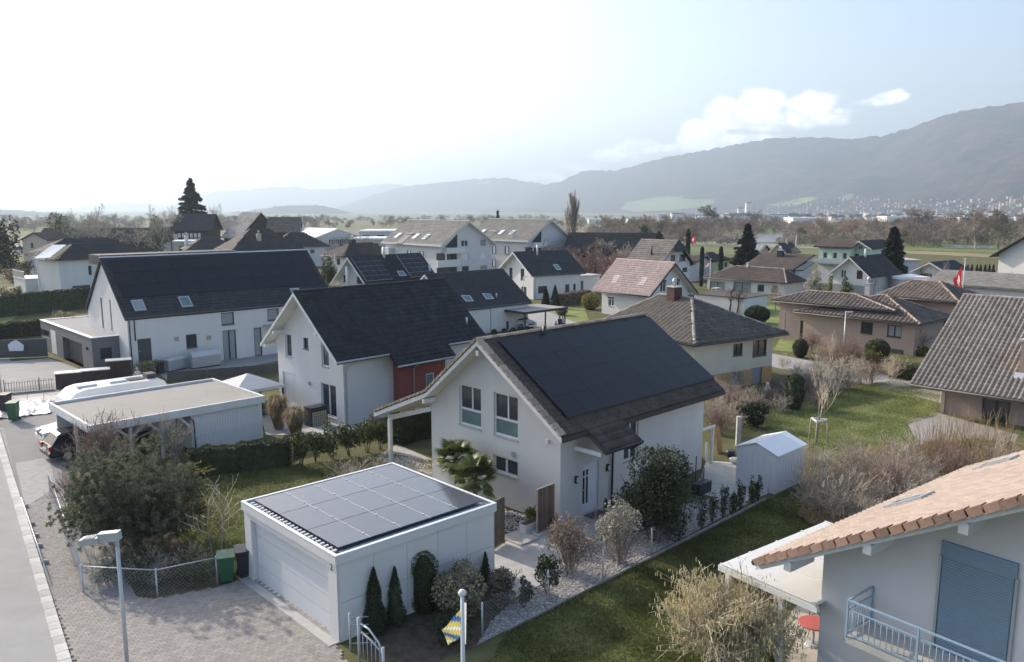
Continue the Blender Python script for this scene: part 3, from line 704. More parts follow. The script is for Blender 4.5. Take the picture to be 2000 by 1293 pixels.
# ------------------------------------------------------------------ clouds in the sky shader
CLOUDS = 11.0
def sky_clouds():
    N, L = nt.nodes, nt.links
    tc = N.new('ShaderNodeTexCoord'); sp = N.new('ShaderNodeSeparateXYZ'); L.new(tc.outputs['Generated'], sp.inputs[0])
    def math_(op, a, b=None, c=None):
        n = N.new('ShaderNodeMath'); n.operation = op
        for i, v in enumerate((a, b, c)):
            if v is None: continue
            if isinstance(v, (int, float)): n.inputs[i].default_value = v
            else: L.new(v, n.inputs[i])
        return n.outputs[0]
    az = math_('ARCTAN2', sp.outputs[0], sp.outputs[1]); el = math_('ARCSINE', sp.outputs[2])
    n1 = N.new('ShaderNodeTexNoise'); n1.inputs['Scale'].default_value = 34.0; n1.inputs['Detail'].default_value = 9.0; n1.inputs['Roughness'].default_value = .58
    mp = N.new('ShaderNodeMapping'); mp.inputs['Scale'].default_value = (1, 1, 1.5); L.new(tc.outputs['Generated'], mp.inputs[0]); L.new(mp.outputs[0], n1.inputs['Vector'])
    dens = None
    for u, v, ru, rv, wt in ((1370, 258, 44, 26, 1.0), (1420, 222, 46, 26, 1.0), (1478, 204, 44, 24, 1.0), (1500, 240, 70, 20, .62), (1585, 204, 42, 20, .95), (1560, 230, 110, 22, .6), (1640, 216, 32, 10, .55), (1745, 188, 26, 13, .9), (1725, 198, 30, 9, .7), (1680, 200, 30, 8, .5), (1420, 278, 110, 18, .75), (1330, 290, 60, 14, .6), (1250, 288, 46, 15, .85), (1200, 306, 60, 16, .7), (1130, 326, 66, 15, .62), (1060, 346, 70, 14, .55)):
        d = ray(u, v).normalized(); a0 = math.atan2(d.x, d.y); e0 = math.asin(d.z)
        qa = math_('DIVIDE', math_('SUBTRACT', az, a0), ru / FOC); qe = math_('DIVIDE', math_('SUBTRACT', el, e0), rv / FOC)
        s = math_('ADD', math_('MULTIPLY', qa, qa), math_('MULTIPLY', qe, qe)); g = math_('MULTIPLY', math_('EXPONENT', math_('MULTIPLY', s, -.8)), wt)
        dens = g if dens is None else math_('MAXIMUM', dens, g)
    t = math_('ADD', dens, math_('MULTIPLY', math_('SUBTRACT', n1.outputs[0], .5), 1.25))
    mr = N.new('ShaderNodeMapRange'); mr.interpolation_type = 'SMOOTHSTEP'; mr.inputs[1].default_value = .26; mr.inputs[2].default_value = .62; L.new(t, mr.inputs[0])
    m = math_('MULTIPLY', mr.outputs[0], math_('MINIMUM', math_('MULTIPLY', dens, 2.2), 1.0))
    n2 = N.new('ShaderNodeTexNoise'); n2.inputs['Scale'].default_value = 40.0; n2.inputs['Detail'].default_value = 6.0; L.new(mp.outputs[0], n2.inputs['Vector'])
    sh = N.new('ShaderNodeMapRange'); sh.inputs[1].default_value = .36; sh.inputs[2].default_value = .62; sh.inputs[3].default_value = .58; sh.inputs[4].default_value = 1.0; L.new(n2.outputs[0], sh.inputs[0])  # self-shading of the clouds, put into their colour by noise
    cc = N.new('ShaderNodeMix'); cc.data_type = 'RGBA'; cc.blend_type = 'MULTIPLY'; cc.inputs[0].default_value = 1.0; cc.inputs[6].default_value = (CLOUDS, CLOUDS, CLOUDS * 1.01, 1); L.new(sh.outputs[0], cc.inputs[7])
    mx = N.new('ShaderNodeMix'); mx.data_type = 'RGBA'; L.new(m, mx.inputs[0]); L.new(sky.outputs[0], mx.inputs[6]); L.new(cc.outputs[2], mx.inputs[7]); L.new(mx.outputs[2], bg.inputs[0])
sky_clouds()

# ------------------------------------------------------------------ ground and valley
def field_mat(name, cols, scale, stretch):
    m = D.materials.new(name); m.use_nodes = True; t = m.node_tree; N = t.nodes; L = t.links; p = N['Principled BSDF']; p.inputs['Roughness'].default_value = .95; p.inputs['Specular IOR Level'].default_value = .1
    tc = N.new('ShaderNodeTexCoord'); mp = N.new('ShaderNodeMapping'); mp.inputs['Scale'].default_value = stretch; mp.inputs['Rotation'].default_value = (0, 0, .3); L.new(tc.outputs['Object'], mp.inputs[0])
    vo = N.new('ShaderNodeTexVoronoi'); vo.inputs['Scale'].default_value = scale; L.new(mp.outputs[0], vo.inputs['Vector'])
    cr = N.new('ShaderNodeValToRGB'); cr.color_ramp.interpolation = 'CONSTANT'; sx = N.new('ShaderNodeSeparateColor'); L.new(vo.outputs['Color'], sx.inputs[0]); L.new(sx.outputs[0], cr.inputs[0])
    e = cr.color_ramp.elements
    for i, c in enumerate(cols):
        q = e[i] if i < 2 else e.new(i / len(cols)); q.position = i / len(cols); q.color = (*c, 1)
    no = N.new('ShaderNodeTexNoise'); no.inputs['Scale'].default_value = .06; no.inputs['Detail'].default_value = 8; L.new(tc.outputs['Object'], no.inputs['Vector'])
    mr = N.new('ShaderNodeMapRange'); mr.inputs[1].default_value = .3; mr.inputs[2].default_value = .7; mr.inputs[3].default_value = .75; mr.inputs[4].default_value = 1.2; L.new(no.outputs[0], mr.inputs[0])
    hs = N.new('ShaderNodeHueSaturation'); L.new(cr.outputs[0], hs.inputs['Color']); L.new(mr.outputs[0], hs.inputs['Value']); L.new(hs.outputs[0], p.inputs['Base Color']); return m
M['fields'] = field_mat('fields', [(.16, .165, .085), (.20, .175, .12), (.15, .175, .08), (.23, .205, .145), (.17, .17, .095), (.19, .165, .12)], .006, (1, .55, 1))
M['garden_ground'] = mat('garden_ground', (.105, .115, .045), .95, .3, .6, .1, .5, 12, rgb2=(.15, .145, .07), wear=.6, wcol=(.16, .135, .095))
patch('ground', [(-700, -120), (700, -120), (700, 240), (-700, 240)], 0, 'garden_ground')
g = MB()
for xa, xb in ((-17000, 17000),): g.poly([(xa, 240, 0), (xb, 240, 0), (xb, 2540, -18.4), (xa, 2540, -18.4)]); g.poly([(xa, 2540, -18.4), (xb, 2540, -18.4), (xb, 19000, -18.4), (xa, 19000, -18.4)])
g.poly([(-17000, -120, -.05), (-700, -120, -.05), (-700, 240, -.05), (-17000, 240, -.05)]); g.poly([(700, -120, -.05), (17000, -120, -.05), (17000, 240, -.05), (700, 240, -.05)])
g.build('valley_floor', M['fields'], kind='structure')

def hill(name, sky_px, ds, back, base, matk, seed, rows=46, ext=0, amp=1.0, power=1.55, meadow=None):
    # ridge: skyline bearings at given distances, slope falling towards us
    rng = np.random.default_rng(seed); us = [p[0] for p in sky_px]; n = max(40, int((us[-1] - us[0]) / 7)); uu = np.linspace(us[0], us[-1], n); vv = np.interp(uu, us, [p[1] for p in sky_px])
    dd = np.interp(uu, [us[0], us[-1]], ds); V = []; att = []
    for i in range(n):
        d = ray(uu[i], vv[i]); h = math.hypot(d.x, d.y); dx, dy = d.x / h, d.y / h; zt = CAMZ + d.z / h * dd[i]; jt = rng.normal() * .0006 * dd[i]
        for j in range(rows):
            s = j / (rows - 3); s = min(s, 1.0) if j < rows - 2 else 1.0 + .12 * (j - rows + 3)
            dist = dd[i] - back * (1 - s); zb = gz(0, dist * dy) - 3
            z = zb + (zt - zb) * (s ** power) if s <= 1 else zt - (zt - zb) * (s - 1) * 2
            if s < .99: z += (zt - zb) * .035 * amp * math.sin(s * PI) * (math.sin(uu[i] * .017 + s * 5 + seed) + .5 * math.sin(uu[i] * .041 - s * 11))
            elif s <= 1: z += jt
            V.append((dx * dist, dy * dist, z))
            fl = 0.0
            if meadow:
                f_ = math.cos(PITCH) * dy * dist - math.sin(PITCH) * (z - CAMZ); up = math.sin(PITCH) * dy * dist + math.cos(PITCH) * (z - CAMZ)
                pu, pv = 1000 + FOC * dx * dist / f_, 665.5 - FOC * up / f_
                fl = 1.0 if any(pip(pu, pv, P) for P in meadow) else 0.0
            att.append(fl)
    F = [(i * rows + j, (i + 1) * rows + j, (i + 1) * rows + j + 1, i * rows + j + 1) for i in range(n - 1) for j in range(rows - 1)]
    me = np_mesh(name, V, F, M[matk], True); a = me.attributes.new('meadow', 'FLOAT', 'POINT'); a.data.foreach_set('value', np.array(att, np.float32))
    o = link(name, me); o['kind'] = 'structure'; return np.array(V).reshape(n, rows, 3), uu
def hill_mat(name, c1, c2, green, sc):
    m = D.materials.new(name); m.use_nodes = True; t = m.node_tree; N = t.nodes; L = t.links; p = N['Principled BSDF']; p.inputs['Roughness'].default_value = 1; p.inputs['Specular IOR Level'].default_value = 0
    tc = N.new('ShaderNodeTexCoord'); no = N.new('ShaderNodeTexNoise'); no.inputs['Scale'].default_value = sc; no.inputs['Detail'].default_value = 12; no.inputs['Roughness'].default_value = .68; L.new(tc.outputs['Object'], no.inputs['Vector'])
    mr = N.new('ShaderNodeMapRange'); mr.inputs[1].default_value = .40; mr.inputs[2].default_value = .60; L.new(no.outputs[0], mr.inputs[0])
    mx = N.new('ShaderNodeMix'); mx.data_type = 'RGBA'; mx.inputs[6].default_value = (*c1, 1); mx.inputs[7].default_value = (*c2, 1); L.new(mr.outputs[0], mx.inputs[0])
    at_ = N.new('ShaderNodeAttribute'); at_.attribute_name = 'meadow'; m2 = N.new('ShaderNodeMix'); m2.data_type = 'RGBA'; m2.inputs[7].default_value = (*green, 1); L.new(at_.outputs['Fac'], m2.inputs[0]); L.new(mx.outputs[2], m2.inputs[6]); L.new(m2.outputs[2], p.inputs['Base Color'])
    n2 = N.new('ShaderNodeTexNoise'); n2.inputs['Scale'].default_value = .02; n2.inputs['Detail'].default_value = 8; L.new(tc.outputs['Object'], n2.inputs['Vector']); b = N.new('ShaderNodeBump'); b.inputs['Strength'].default_value = .6; b.inputs['Distance'].default_value = 25; L.new(n2.outputs[0], b.inputs['Height']); L.new(b.outputs[0], p.inputs['Normal'])
    return m
M['hill_forest'] = hill_mat('hill_forest', (.03, .042, .035), (.10, .07, .058), (.22, .26, .12), .006)
M['hill_far'] = hill_mat('hill_far', (.05, .055, .045), (.10, .08, .065), (.22, .25, .14), .002)
MEADOW = [[(1212, 408), (1225, 396), (1260, 388), (1300, 383), (1332, 384), (1335, 389), (1392, 388), (1398, 396), (1370, 404), (1325, 410), (1240, 414)], [(1500, 400), (1560, 388), (1600, 384), (1580, 395), (1530, 404)], [(1640, 384), (1660, 378), (1672, 382), (1655, 390)]]
HV, HU = hill('hill', [(930, 402), (1000, 390), (1060, 362), (1095, 355), (1140, 333), (1200, 333), (1250, 321), (1300, 307), (1400, 289), (1500, 271), (1560, 268), (1600, 268), (1660, 272), (1720, 266), (1780, 249), (1855, 222), (1900, 213), (2000, 199), (2150, 185), (2400, 190), (2700, 230)], (8600, 3600), 2300, 0, 'hill_forest', 3, rows=64, meadow=MEADOW)
hill('hill', [(640, 410), (690, 395), (730, 380), (770, 368), (820, 360), (870, 355), (900, 352), (960, 347), (990, 347), (1030, 355), (1070, 362), (1150, 372), (1250, 385)], (9800, 9000), 2200, 0, 'hill_far', 5, meadow=[[(930, 358), (950, 354), (958, 358), (935, 361)], [(1042, 404), (1060, 396), (1085, 394), (1080, 400)]])
hill('hill', [(330, 402), (385, 382), (430, 374), (490, 371), (530, 365), (580, 364), (600, 370), (660, 369), (720, 362), (755, 358), (780, 361), (850, 372), (950, 384)], (14500, 14000), 2500, 0, 'hill_far', 9)
hill('hill', [(440, 418), (480, 412), (530, 405), (570, 401), (615, 400), (650, 405), (690, 417)], (5600, 5400), 900, 0, 'hill_forest', 12, rows=30)
hill('hill', [(150, 406), (190, 400), (240, 396), (290, 398), (330, 402), (420, 406)], (15500, 15500), 1500, 0, 'hill_far', 14, rows=24)
hill('hill', [(-700, 380), (-400, 392), (-150, 402), (0, 408), (40, 411), (90, 415), (150, 417)], (5200, 4800), 1200, 0, 'hill_far', 16, rows=24)

# ------------------------------------------------------------------ roads, drives, paths, lawns (sheets a few millimetres apart)
E0, E1 = at(107, 1228), at(0, 868); ed = (E1 - E0).normalized(); en = Vector((-ed.y, ed.x, 0))     # road edge and the way over the road
q0, q1 = E0 - ed * 22, E1 + ed * 34
road = patch('road', [q0, q1, q1 + en * 9, q0 + en * 9], .012, 'asphalt_pale')
side = patch('pavement', [q0, q1, q1 - en * 2.6, q0 - en * 2.6], .008, 'concrete_dark')
ks = MB().box(0, .52, -.17, .17, 0, .09).mesh('kerb_stone', M['kerb'])
for i in range(96):
    o = link('kerb_stone', ks, road); p = q0 + ed * (i * .545); o.location = (p.x, p.y, .004 + rnd.uniform(0, .006)); o.rotation_euler = (0, 0, math.atan2(ed.y, ed.x) + rnd.uniform(-.008, .008))
# gravel strip between pavement edge and the wire fence
patch('gravel_strip', [at(47, 985), at(96, 958), at(163, 1160), at(92, 1172)], .016, 'gravel_grey')
# paved driveway in front of the garage, laid stone by stone
dv = [at(92, 1175), at(163, 1160), at(305, 1170), at(420, 1148), at(493, 1126), at(645, 1232), at(690, 1330), at(40, 1400)]
drive = patch('driveway', dv, .010, 'paver_joint')
pm = MB(); pm.box(-.098, .098, -.073, .073, 0, .012); pm = pm.mesh('paver', M['paver']); cs = []
dth = R(43.2); du = Vector((math.cos(dth), math.sin(dth), 0)); dvv = Vector((-math.sin(dth), math.cos(dth), 0)); P2 = [(p.x, p.y) for p in dv]; c0 = at(300, 1230)
for i in range(-60, 60):
    for j in range(-90, 90):
        p = c0 + du * (i * .204 + (j % 2) * .102) + dvv * (j * .154)
        if pip(p.x, p.y, P2) and (p - E0).dot(en) < -.22: cs.append(p)
cs.sort(key=lambda p: (p - at(330, 1215)).length)
for p in cs[:300]:
    o = link('paver', pm, drive); o.location = (p.x, p.y, .012 + rnd.uniform(0, .004)); o.rotation_euler = (0, 0, dth + rnd.uniform(-.02, .02))
b = MB()
for p in cs[300:]:
    z = .012 + rnd.uniform(0, .004); a = du * .098; c = dvv * .073; b.prism([(q.x, q.y, z) for q in (p - a - c, p + a - c, p + a + c, p - a + c)], (0, 0, .012))
o = b.build('paver', M['paver'], drive); o['kind'] = 'stuff'
# forecourt of the carport and pale paved band beside the road
patch('forecourt', [at(8, 835), at(150, 800), at(230, 900), at(100, 955), at(47, 985), at(30, 930)], .014, 'asphalt')
band = patch('paved_band', [at(30, 905), at(95, 893), at(112, 955), at(96, 960), at(50, 990)], .018, 'paver_pale')
patch('yard', [at(0, 742), at(-60, 820), at(60, 850), at(190, 770), at(330, 775), at(250, 725), at(110, 735)], .009, 'asphalt')
patch('yard', [at(-60, 712), at(95, 700), at(182, 730), at(150, 742), at(110, 748), at(-60, 768)], .011, 'asphalt_pale')
patch('side_path', [at(300, 722), at(540, 690), at(560, 702), at(330, 745)], .011, 'concrete_dark')
# terrace and gravel garden in front of the centre house
patch('house_path', [at(958, 1080), at(1000, 1050), at(1060, 1040), at(1110, 1022), at(1180, 985), at(1235, 1010), at(1150, 1065), at(1060, 1140), at(985, 1180), at(950, 1120)], .012, 'concrete')
stp = thing('garden_step', 'pale concrete slab steps leading from the path to the entrance', 'step', *at(1015, 1052)[:2], 0, R(44))
for i, (x, y) in enumerate(((0, 0), (1.15, .12), (2.3, .2))):
    MB().box(x - .55, x + .55, y - .6, y + .6, .0, .07 + .03 * i).build('slab', M['slab_pale'], stp)
gb = [at(984, 994), at(1092, 1026), at(1046, 1048), at(1010, 1042), at(984, 1040)]
patch('gravel_bed', gb, .014, 'soil'); scatter_stones('pebbles', gb, 900, .05, 'stone_pale', .03, 1)
ge = [at(1000, 1226), at(1460, 985), at(1440, 965), at(1340, 985), at(1240, 1012), at(1150, 1068), at(1062, 1142), at(990, 1185), at(960, 1215), at(930, 1262)]
patch('gravel_border', ge, .016, 'gravel_grey'); scatter_stones('pebbles', ge, 5000, .048, 'stone_pale', .03, 2)
kb = thing('kerb_edging', 'low stone edging between the gravel strip and the dark lawn', 'edging', 0, 0, 0)
ke = MB().box(0, .95, -.04, .04, -.1, .10).mesh('edging_stone', M['concrete_dark'])
a, b_ = at(985, 1236), at(1512, 968); dd = (b_ - a).normalized(); n = int((b_ - a).length)
for i in range(n):
    o = link('edging_stone', ke, kb); o.location = a + dd * i; o.rotation_euler = (0, 0, math.atan2(dd.y, dd.x))
patch('terrace', [at(1355, 960), at(1380, 900), at(1452, 905), at(1520, 958), at(1440, 985)], .013, 'slab_pale')
patch('terrace', [at(730, 895), at(775, 868), at(850, 900), at(905, 935), at(830, 960), at(770, 912)], .013, 'slab_pale')
patch('terrace', [at(505, 800), at(560, 770), at(700, 835), at(660, 850), at(590, 850), at(520, 850)], .013, 'concrete')
# lawns
lawnL = [at(372, 935), at(565, 912), at(750, 885), at(850, 900), at(840, 990), at(700, 1060), at(480, 1090), at(380, 1110), at(330, 1010)]
lawnR = [at(985, 1238), at(1512, 970), at(1620, 930), at(1720, 990), at(1600, 1060), at(1500, 1160), at(1560, 1240), at(1480, 1400), at(900, 1400)]
lawnB = [at(1505, 800), at(1560, 790), at(1640, 760), at(1740, 744), at(1838, 760), at(1830, 812), at(1770, 830), at(1800, 870), at(1760, 905), at(1600, 875), at(1490, 850)]
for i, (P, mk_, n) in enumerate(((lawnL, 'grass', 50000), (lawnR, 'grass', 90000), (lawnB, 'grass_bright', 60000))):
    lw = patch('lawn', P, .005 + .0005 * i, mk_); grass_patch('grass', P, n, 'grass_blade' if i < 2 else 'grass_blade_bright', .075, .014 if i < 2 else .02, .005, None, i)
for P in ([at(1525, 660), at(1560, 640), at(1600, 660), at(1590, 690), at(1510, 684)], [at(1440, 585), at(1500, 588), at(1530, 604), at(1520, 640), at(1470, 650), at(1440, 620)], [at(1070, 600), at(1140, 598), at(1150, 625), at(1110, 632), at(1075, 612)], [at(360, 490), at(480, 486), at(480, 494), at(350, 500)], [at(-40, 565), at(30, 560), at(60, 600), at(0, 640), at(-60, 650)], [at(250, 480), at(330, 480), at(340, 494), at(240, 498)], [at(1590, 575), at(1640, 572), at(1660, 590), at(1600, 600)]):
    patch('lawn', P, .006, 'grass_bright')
patch('terrace', [at(1530, 640), at(1570, 632), at(1610, 650), at(1600, 668), at(1535, 650)], .013, 'slab_pale')
patch('terrace', [at(1770, 822), at(1830, 806), at(1990, 850), at(1960, 905), at(1800, 880)], .013, 'paver')
patch('terrace', [at(1500, 1240), at(1560, 1180), at(1640, 1190), at(1640, 1300), at(1520, 1320)], .013, 'slab_pale')
patch('side_road', [at(1505, 690), at(1600, 708), at(1760, 738), at(1900, 780), at(1880, 800), at(1740, 760), at(1600, 735), at(1500, 715)], .012, 'asphalt_pale')
patch('side_road', [at(1035, 600), at(1058, 604), at(1150, 640), at(1110, 665), at(1020, 660)], .012, 'asphalt_pale')
patch('soil_bed', [at(1500, 740), at(1580, 720), at(1700, 740), at(1740, 744), at(1640, 762), at(1560, 800), at(1505, 800)], .003, 'soil')
patch('soil_bed', [at(100, 955), at(360, 920), at(372, 940), at(400, 1100), at(492, 1124), at(305, 1166), at(163, 1158)], .003, 'soil')
patch('soil_bed', [at(690, 1240), at(960, 1090), at(985, 1180), at(930, 1262), at(760, 1330)], .003, 'soil')
# river and far meadows
def far_patch(name, pts, matk, dz=.15): return MB().poly([(p.x, p.y, p.z + dz) for p in [atg(u, v) for u, v in pts]]).build(name, M[matk], kind='structure')
M['meadow_far'] = mat('meadow_far', (.16, .20, .07), .95, .15, .02, .1); M['field_straw'] = mat('field_straw', (.26, .215, .13), .95, .15, .03, .1); M['field_pale'] = mat('field_pale', (.30, .29, .21), .95, .12, .02, .1)
far_patch('river', [(1420, 461), (1530, 458), (1530, 474), (1420, 475)], 'water_mat'); far_patch('river', [(1855, 480), (1940, 481), (1945, 487), (1840, 486)], 'water_mat')
far_patch('meadow', [(1750, 482), (1840, 486), (1990, 490), (2100, 494), (2100, 499), (1740, 488)], 'meadow_far', .1)
far_patch('field', [(1740, 489), (1980, 499), (2100, 504), (2100, 512), (1740, 494)], 'field_straw', .1)
far_patch('field', [(1330, 470), (1480, 476), (1600, 480), (1600, 486), (1330, 480)], 'field_pale', .1)
far_patch('meadow', [(1150, 444), (1240, 444), (1235, 450), (1150, 449)], 'meadow_far', .1)
far_patch('field', [(1140, 449), (1235, 450), (1230, 456), (1130, 456)], 'field_straw', .1)
far_patch('meadow', [(10, 433), (105, 432), (105, 446), (30, 448)], 'meadow_far', .1)
far_patch('meadow', [(980, 425), (1060, 418), (1105, 419), (1105, 423), (1000, 427)], 'meadow_far', .1)
def to_mesh(o):                                         # lettering as plain mesh
    dg = bpy.context.evaluated_depsgraph_get(); me = D.meshes.new_from_object(o.evaluated_get(dg)); n = link(o.name.split('.')[0], me, o.parent); n.location = o.location.copy(); n.rotation_euler = o.rotation_euler.copy(); D.objects.remove(o)
CR = {'A1': (0, 340, 3.592), 'B2': (450, 380, 3.8029), 'B3': (850, 380, 3.8029), 'B4': (1250, 400, 4.041), 'B5': (1600, 400, 4.041), 'C6': (0, 660, 4.0), 'C8': (450, 660, 4.31), 'F': (450, 880, 3.592), 'D': (730, 620, 3.2325), 'E': (1050, 600, 3.0786), 'P': (850, 940, 4.0), 'Q': (1350, 640, 4.04), 'R': (1650, 540, 3.592), 'S': (1300, 880, 3.592), 'T': (1600, 880, 3.592), 'K': (60, 580, 7.407), 'z1': (700, 400, 8), 'z2': (920, 400, 8), 'z3': (0, 400, 8), 'z4': (250, 400, 8), 'z5': (500, 400, 8), 'z6': (1160, 420, 8), 'z7': (1400, 420, 8), 'z8': (1750, 440, 8)}
def cp(c, u, v): x, y, s = CR[c]; return (x + u / s, y + v / s)
def rc(c, u0, v0, u1, v1): return cp(c, u0, v0) + cp(c, u1, v1)
def panels(root, fr, P0, ex, ey, n, nx, ny, sx, sy, matk='solar', gap=.02, lift=.11, name='solar_panel', thick=.035):
    # grid of panels: P0 corner, ex/ey unit axes in the thing's frame, n normal
    P0, ex, ey, n = Vector(P0), Vector(ex), Vector(ey), Vector(n); b = MB(); b.obox((0, 0, 0), (sx / 2 - gap / 2, 0, 0), (0, sy / 2 - gap / 2, 0), (0, 0, thick / 2)); me = b.mesh(name, M[matk])
    rot = Matrix((ex, ey, n)).transposed().to_euler(); outp = []
    for i in range(nx):
        for j in range(ny):
            o = link(name, me, root); o.location = P0 + ex * (sx * (i + .5)) + ey * (sy * (j + .5)) + n * lift; o.rotation_euler = rot; outp.append(o)
    return outp
# ---- the centre house with the solar roof
H1, f1, w1, rp1 = gable_house('white_solar_house', 'white house in the centre with a big black solar roof and brown tiles', 'house',
    (-1.55, 35.44, 44.63, 12.42, 5.1, 4.23, 7.63, 8.03, 2.9, .71, .71), 'render_white', 'tile_brown', ('flat', .30, .36, 'tile_brown'),
    [('g', (-2.08, 3.28, -.55, 5.23), 't2', 1), ('g', (.3, 3.25, 1.85, 5.22), 't2', 1), ('g', (.25, 1.50, 1.85, 2.28), 'w2', 1), ('g', (-2.2, 1.0, -.35, 1.75), 'w1', 1),
     ('b', (2.11, .12, 3.31, 2.36), 'door', 1), ('b', (5.07, 1.85, 6.15, 3.85), 'w2', 1)], soffit='soffit', verge='paint_white', gutter=False, extA=(3.69, 4.67), singles=300, ridge='tile_verge', tilesA=('flat', .30, .36, 'tile_brown'), ridge_single=True)
def roofB(p, zr, m): return Vector((p[0], p[1], zr + m * p[1]))
m1 = (7.63 - 4.23) / 5.1; nB = Vector((0, -m1, 1)).normalized(); evB = Vector((0, 1, m1)).normalized()
panels(H1, f1, (.95, -4.5, 7.63 - 4.5 * m1), (1, 0, 0), evB, nB, 9, 4, 11.4 / 9, 5.03 / 4, 'solar', .009, .13)
vt = MB(); vt.box(-.17, .16, -.155, .155, -.02, .085); vt = vt.mesh('verge_tile', M['tile_verge'])            # verge tiles stepping up both rakes
for (y0_, z0_, y1_, z1_) in ((-5.1, 4.23, 0, 7.63), (8.03, 2.9, 3.69, 4.67), (3.69, 4.67, 0, 7.63)):
    L_ = math.hypot(y1_ - y0_, z1_ - z0_); n = int(L_ / .36); an = math.atan2(z1_ - z0_, abs(y1_ - y0_)) * (1 if y1_ > y0_ else -1)
    for i in range(n):
        t = (i + .5) / n; o = link('verge_tile', vt, H1); o.location = (.06, y0_ + (y1_ - y0_) * t, z0_ + (z1_ - z0_) * t + .03); o.rotation_euler = (an + (.15 if y1_ > y0_ else -.15), 0, 0)
# porch roof: the slope runs on over the door
pr = MB(); zz = lambda y: 7.63 + m1 * y
pr.prism([(1.55, -5.1, zz(-5.1) - .01), (3.95, -5.1, zz(-5.1) - .01), (3.95, -6.15, zz(-6.15)), (1.55, -6.15, zz(-6.15))], (0, .02, -.2)); pr.build('porch_roof', M['tile_brown'], H1)
tile_face(H1, f1, [(1.55, -6.15, zz(-6.15)), (3.95, -6.15, zz(-6.15)), (3.95, -5.12, zz(-5.12)), (1.55, -5.12, zz(-5.12))], .3, .36, 'tile_brown', 'flat', 0, 'porch_tile')
MB().tube([(1.5, -6.21, 3.45), (4.0, -6.21, 3.45)], .075, 8).build('gutter', M['dark_frame'], H1); MB().beam((1.6, -4.42, 3.3), (1.6, -5.9, 3.3), .14, .18).build('porch_beam', M['paint_white'], H1)
for xa, xb in ((0, 1.5), (4.0, 12.42)): MB().box(xa, xb, -5.19, -5.105, 3.98, 4.20).build('gutter', M['tile_brown'], H1)
pipe(H1, [(3.98, -6.2, 3.4), (4.1, -5.6, 3.0), (4.12, -4.5, 2.75), (4.12, -4.48, .05)], .05, 'dark_frame')
for x, z in ((1.68, 1.85), (3.84, 1.9)):
    l = MB().box(x - .07, x + .07, -4.52, -4.395, z - .16, z + .16).build('wall_lamp', M['dark_frame'], H1); MB().box(x - .045, x + .045, -4.55, -4.521, z - .1, z + .1).build('lamp_glass', M['blind_white'], l)
dg = MB()
for a, c in ((2.28, 2.40), (2.5, 2.62)): dg.box(a, c, -4.315, -4.308, .55, 1.75); dg.box(a, c, -4.315, -4.308, 1.82, 2.08)
dg.build('door_glass', M['dark_frame'], H1)
MB().box(1.95, 3.45, -5.3, -4.41, -.02, .10).build('door_step', M['concrete'], H1)
for y0_, y1_, zt_ in ((4.25, 4.45, 3.75), (7.95, 8.15, 2.55)): pass
MB().beam((.72, 7.75, 2.52), (.72, 4.2, 3.62), .16, .24).build('pergola_beam', M['paint_white'], H1)
MB().beam((.72, 7.68, 2.5), (8.0, 7.68, 2.5), .16, .2).build('pergola_beam', M['paint_white'], H1)
for x in (.72, 4.2, 7.8): MB().box(x - .09, x + .09, 7.6, 7.78, -.1, 2.4).build('post', M['paint_white'], H1)
for x in (1.6, 2.6, 3.6, 4.6, 5.6, 6.6): MB().beam((x, 7.9, 2.62), (x, 4.25, 4.05), .09, .14).build('rafter', M['soffit'], H1)
for y, z in ((0, 7.05), (3.9, 4.2)): MB().box(-.02, .72, y - .09, y + .09, z - .14, z + .1).build('purlin', M['paint_white'], H1)
MB().box(.66, .7, -1.72, -1.5, 2.45, 2.68).build('meter_box', M['metal_grey'], H1); MB().box(.60, .7, -3.75, -3.6, 3.55, 3.7).build('camera_box', M['paint_white'], H1)
MB().tube([(4.0, -.35, 7.2), (4.0, -.35, 7.9)], .09, 8).build('vent_pipe', M['dark_frame'], H1)
# snow guards on the tiles
sg = MB().box(-.012, .012, -.03, .03, 0, .08).mesh('snow_guard', M['tile_dark'])
for i in range(14):
    for y in (-4.75, -5.0): o = link('snow_guard', sg, H1); o.location = (1.0 + i * .8 + (.4 if y < -4.9 else 0), y, zz(y) + .03)
# ---- garage with the flat solar roof
fG = Frame(-5.39, 23.37, R(43.23)); G = thing('garage', 'white flat roofed double garage with glossy solar panels on top', 'garage', -5.39, 23.37, 0, R(43.23))
GL, GW, GH = 6.52, 6.35, 2.91; wl = Wall(fG, (0, 0, 0), (0, -1, 0), (-1, 0, 0)); wr = Wall(fG, (0, 0, 0), (1, 0, 0), (0, -1, 0))
m = MB(); dr = (-5.85, .02, -.52, 2.36); wall_mesh(m, wl, [(-GW, -.2), (0, -.2), (0, GH - .30), (-GW, GH - .30)], [dr], .22)
m.poly([(GL, 0, -.2), (GL, GW, -.2), (GL, GW, GH - .3), (GL, 0, GH - .3)]); m.poly([(0, GW, -.2), (GL, GW, -.2), (GL, GW, GH - .3), (0, GW, GH - .3)]); m.poly([(0, .02, -.2), (GL, .02, -.2), (GL, .02, GH - .3), (0, .02, GH - .3)]); m.build('wall', M['render_bright'], G)
pw = MB(); cw = (GL - .08) / 5; pm_ = MB().box(.008, cw - .008, -.012, .012, 0, 1.28).mesh('wall_panel', M['render_bright'])
for i in range(5):
    for j in range(2): o = link('wall_panel', pm_, G); o.location = (.06 + i * cw, .004, .02 + j * 1.295)
MB().box(-.07, 0, -.07, GW + .05, GH - .3, GH).build('fascia', M['render_bright'], G); MB().box(0, GL + .05, -.07, 0, GH - .3, GH).build('fascia', M['render_bright'], G)
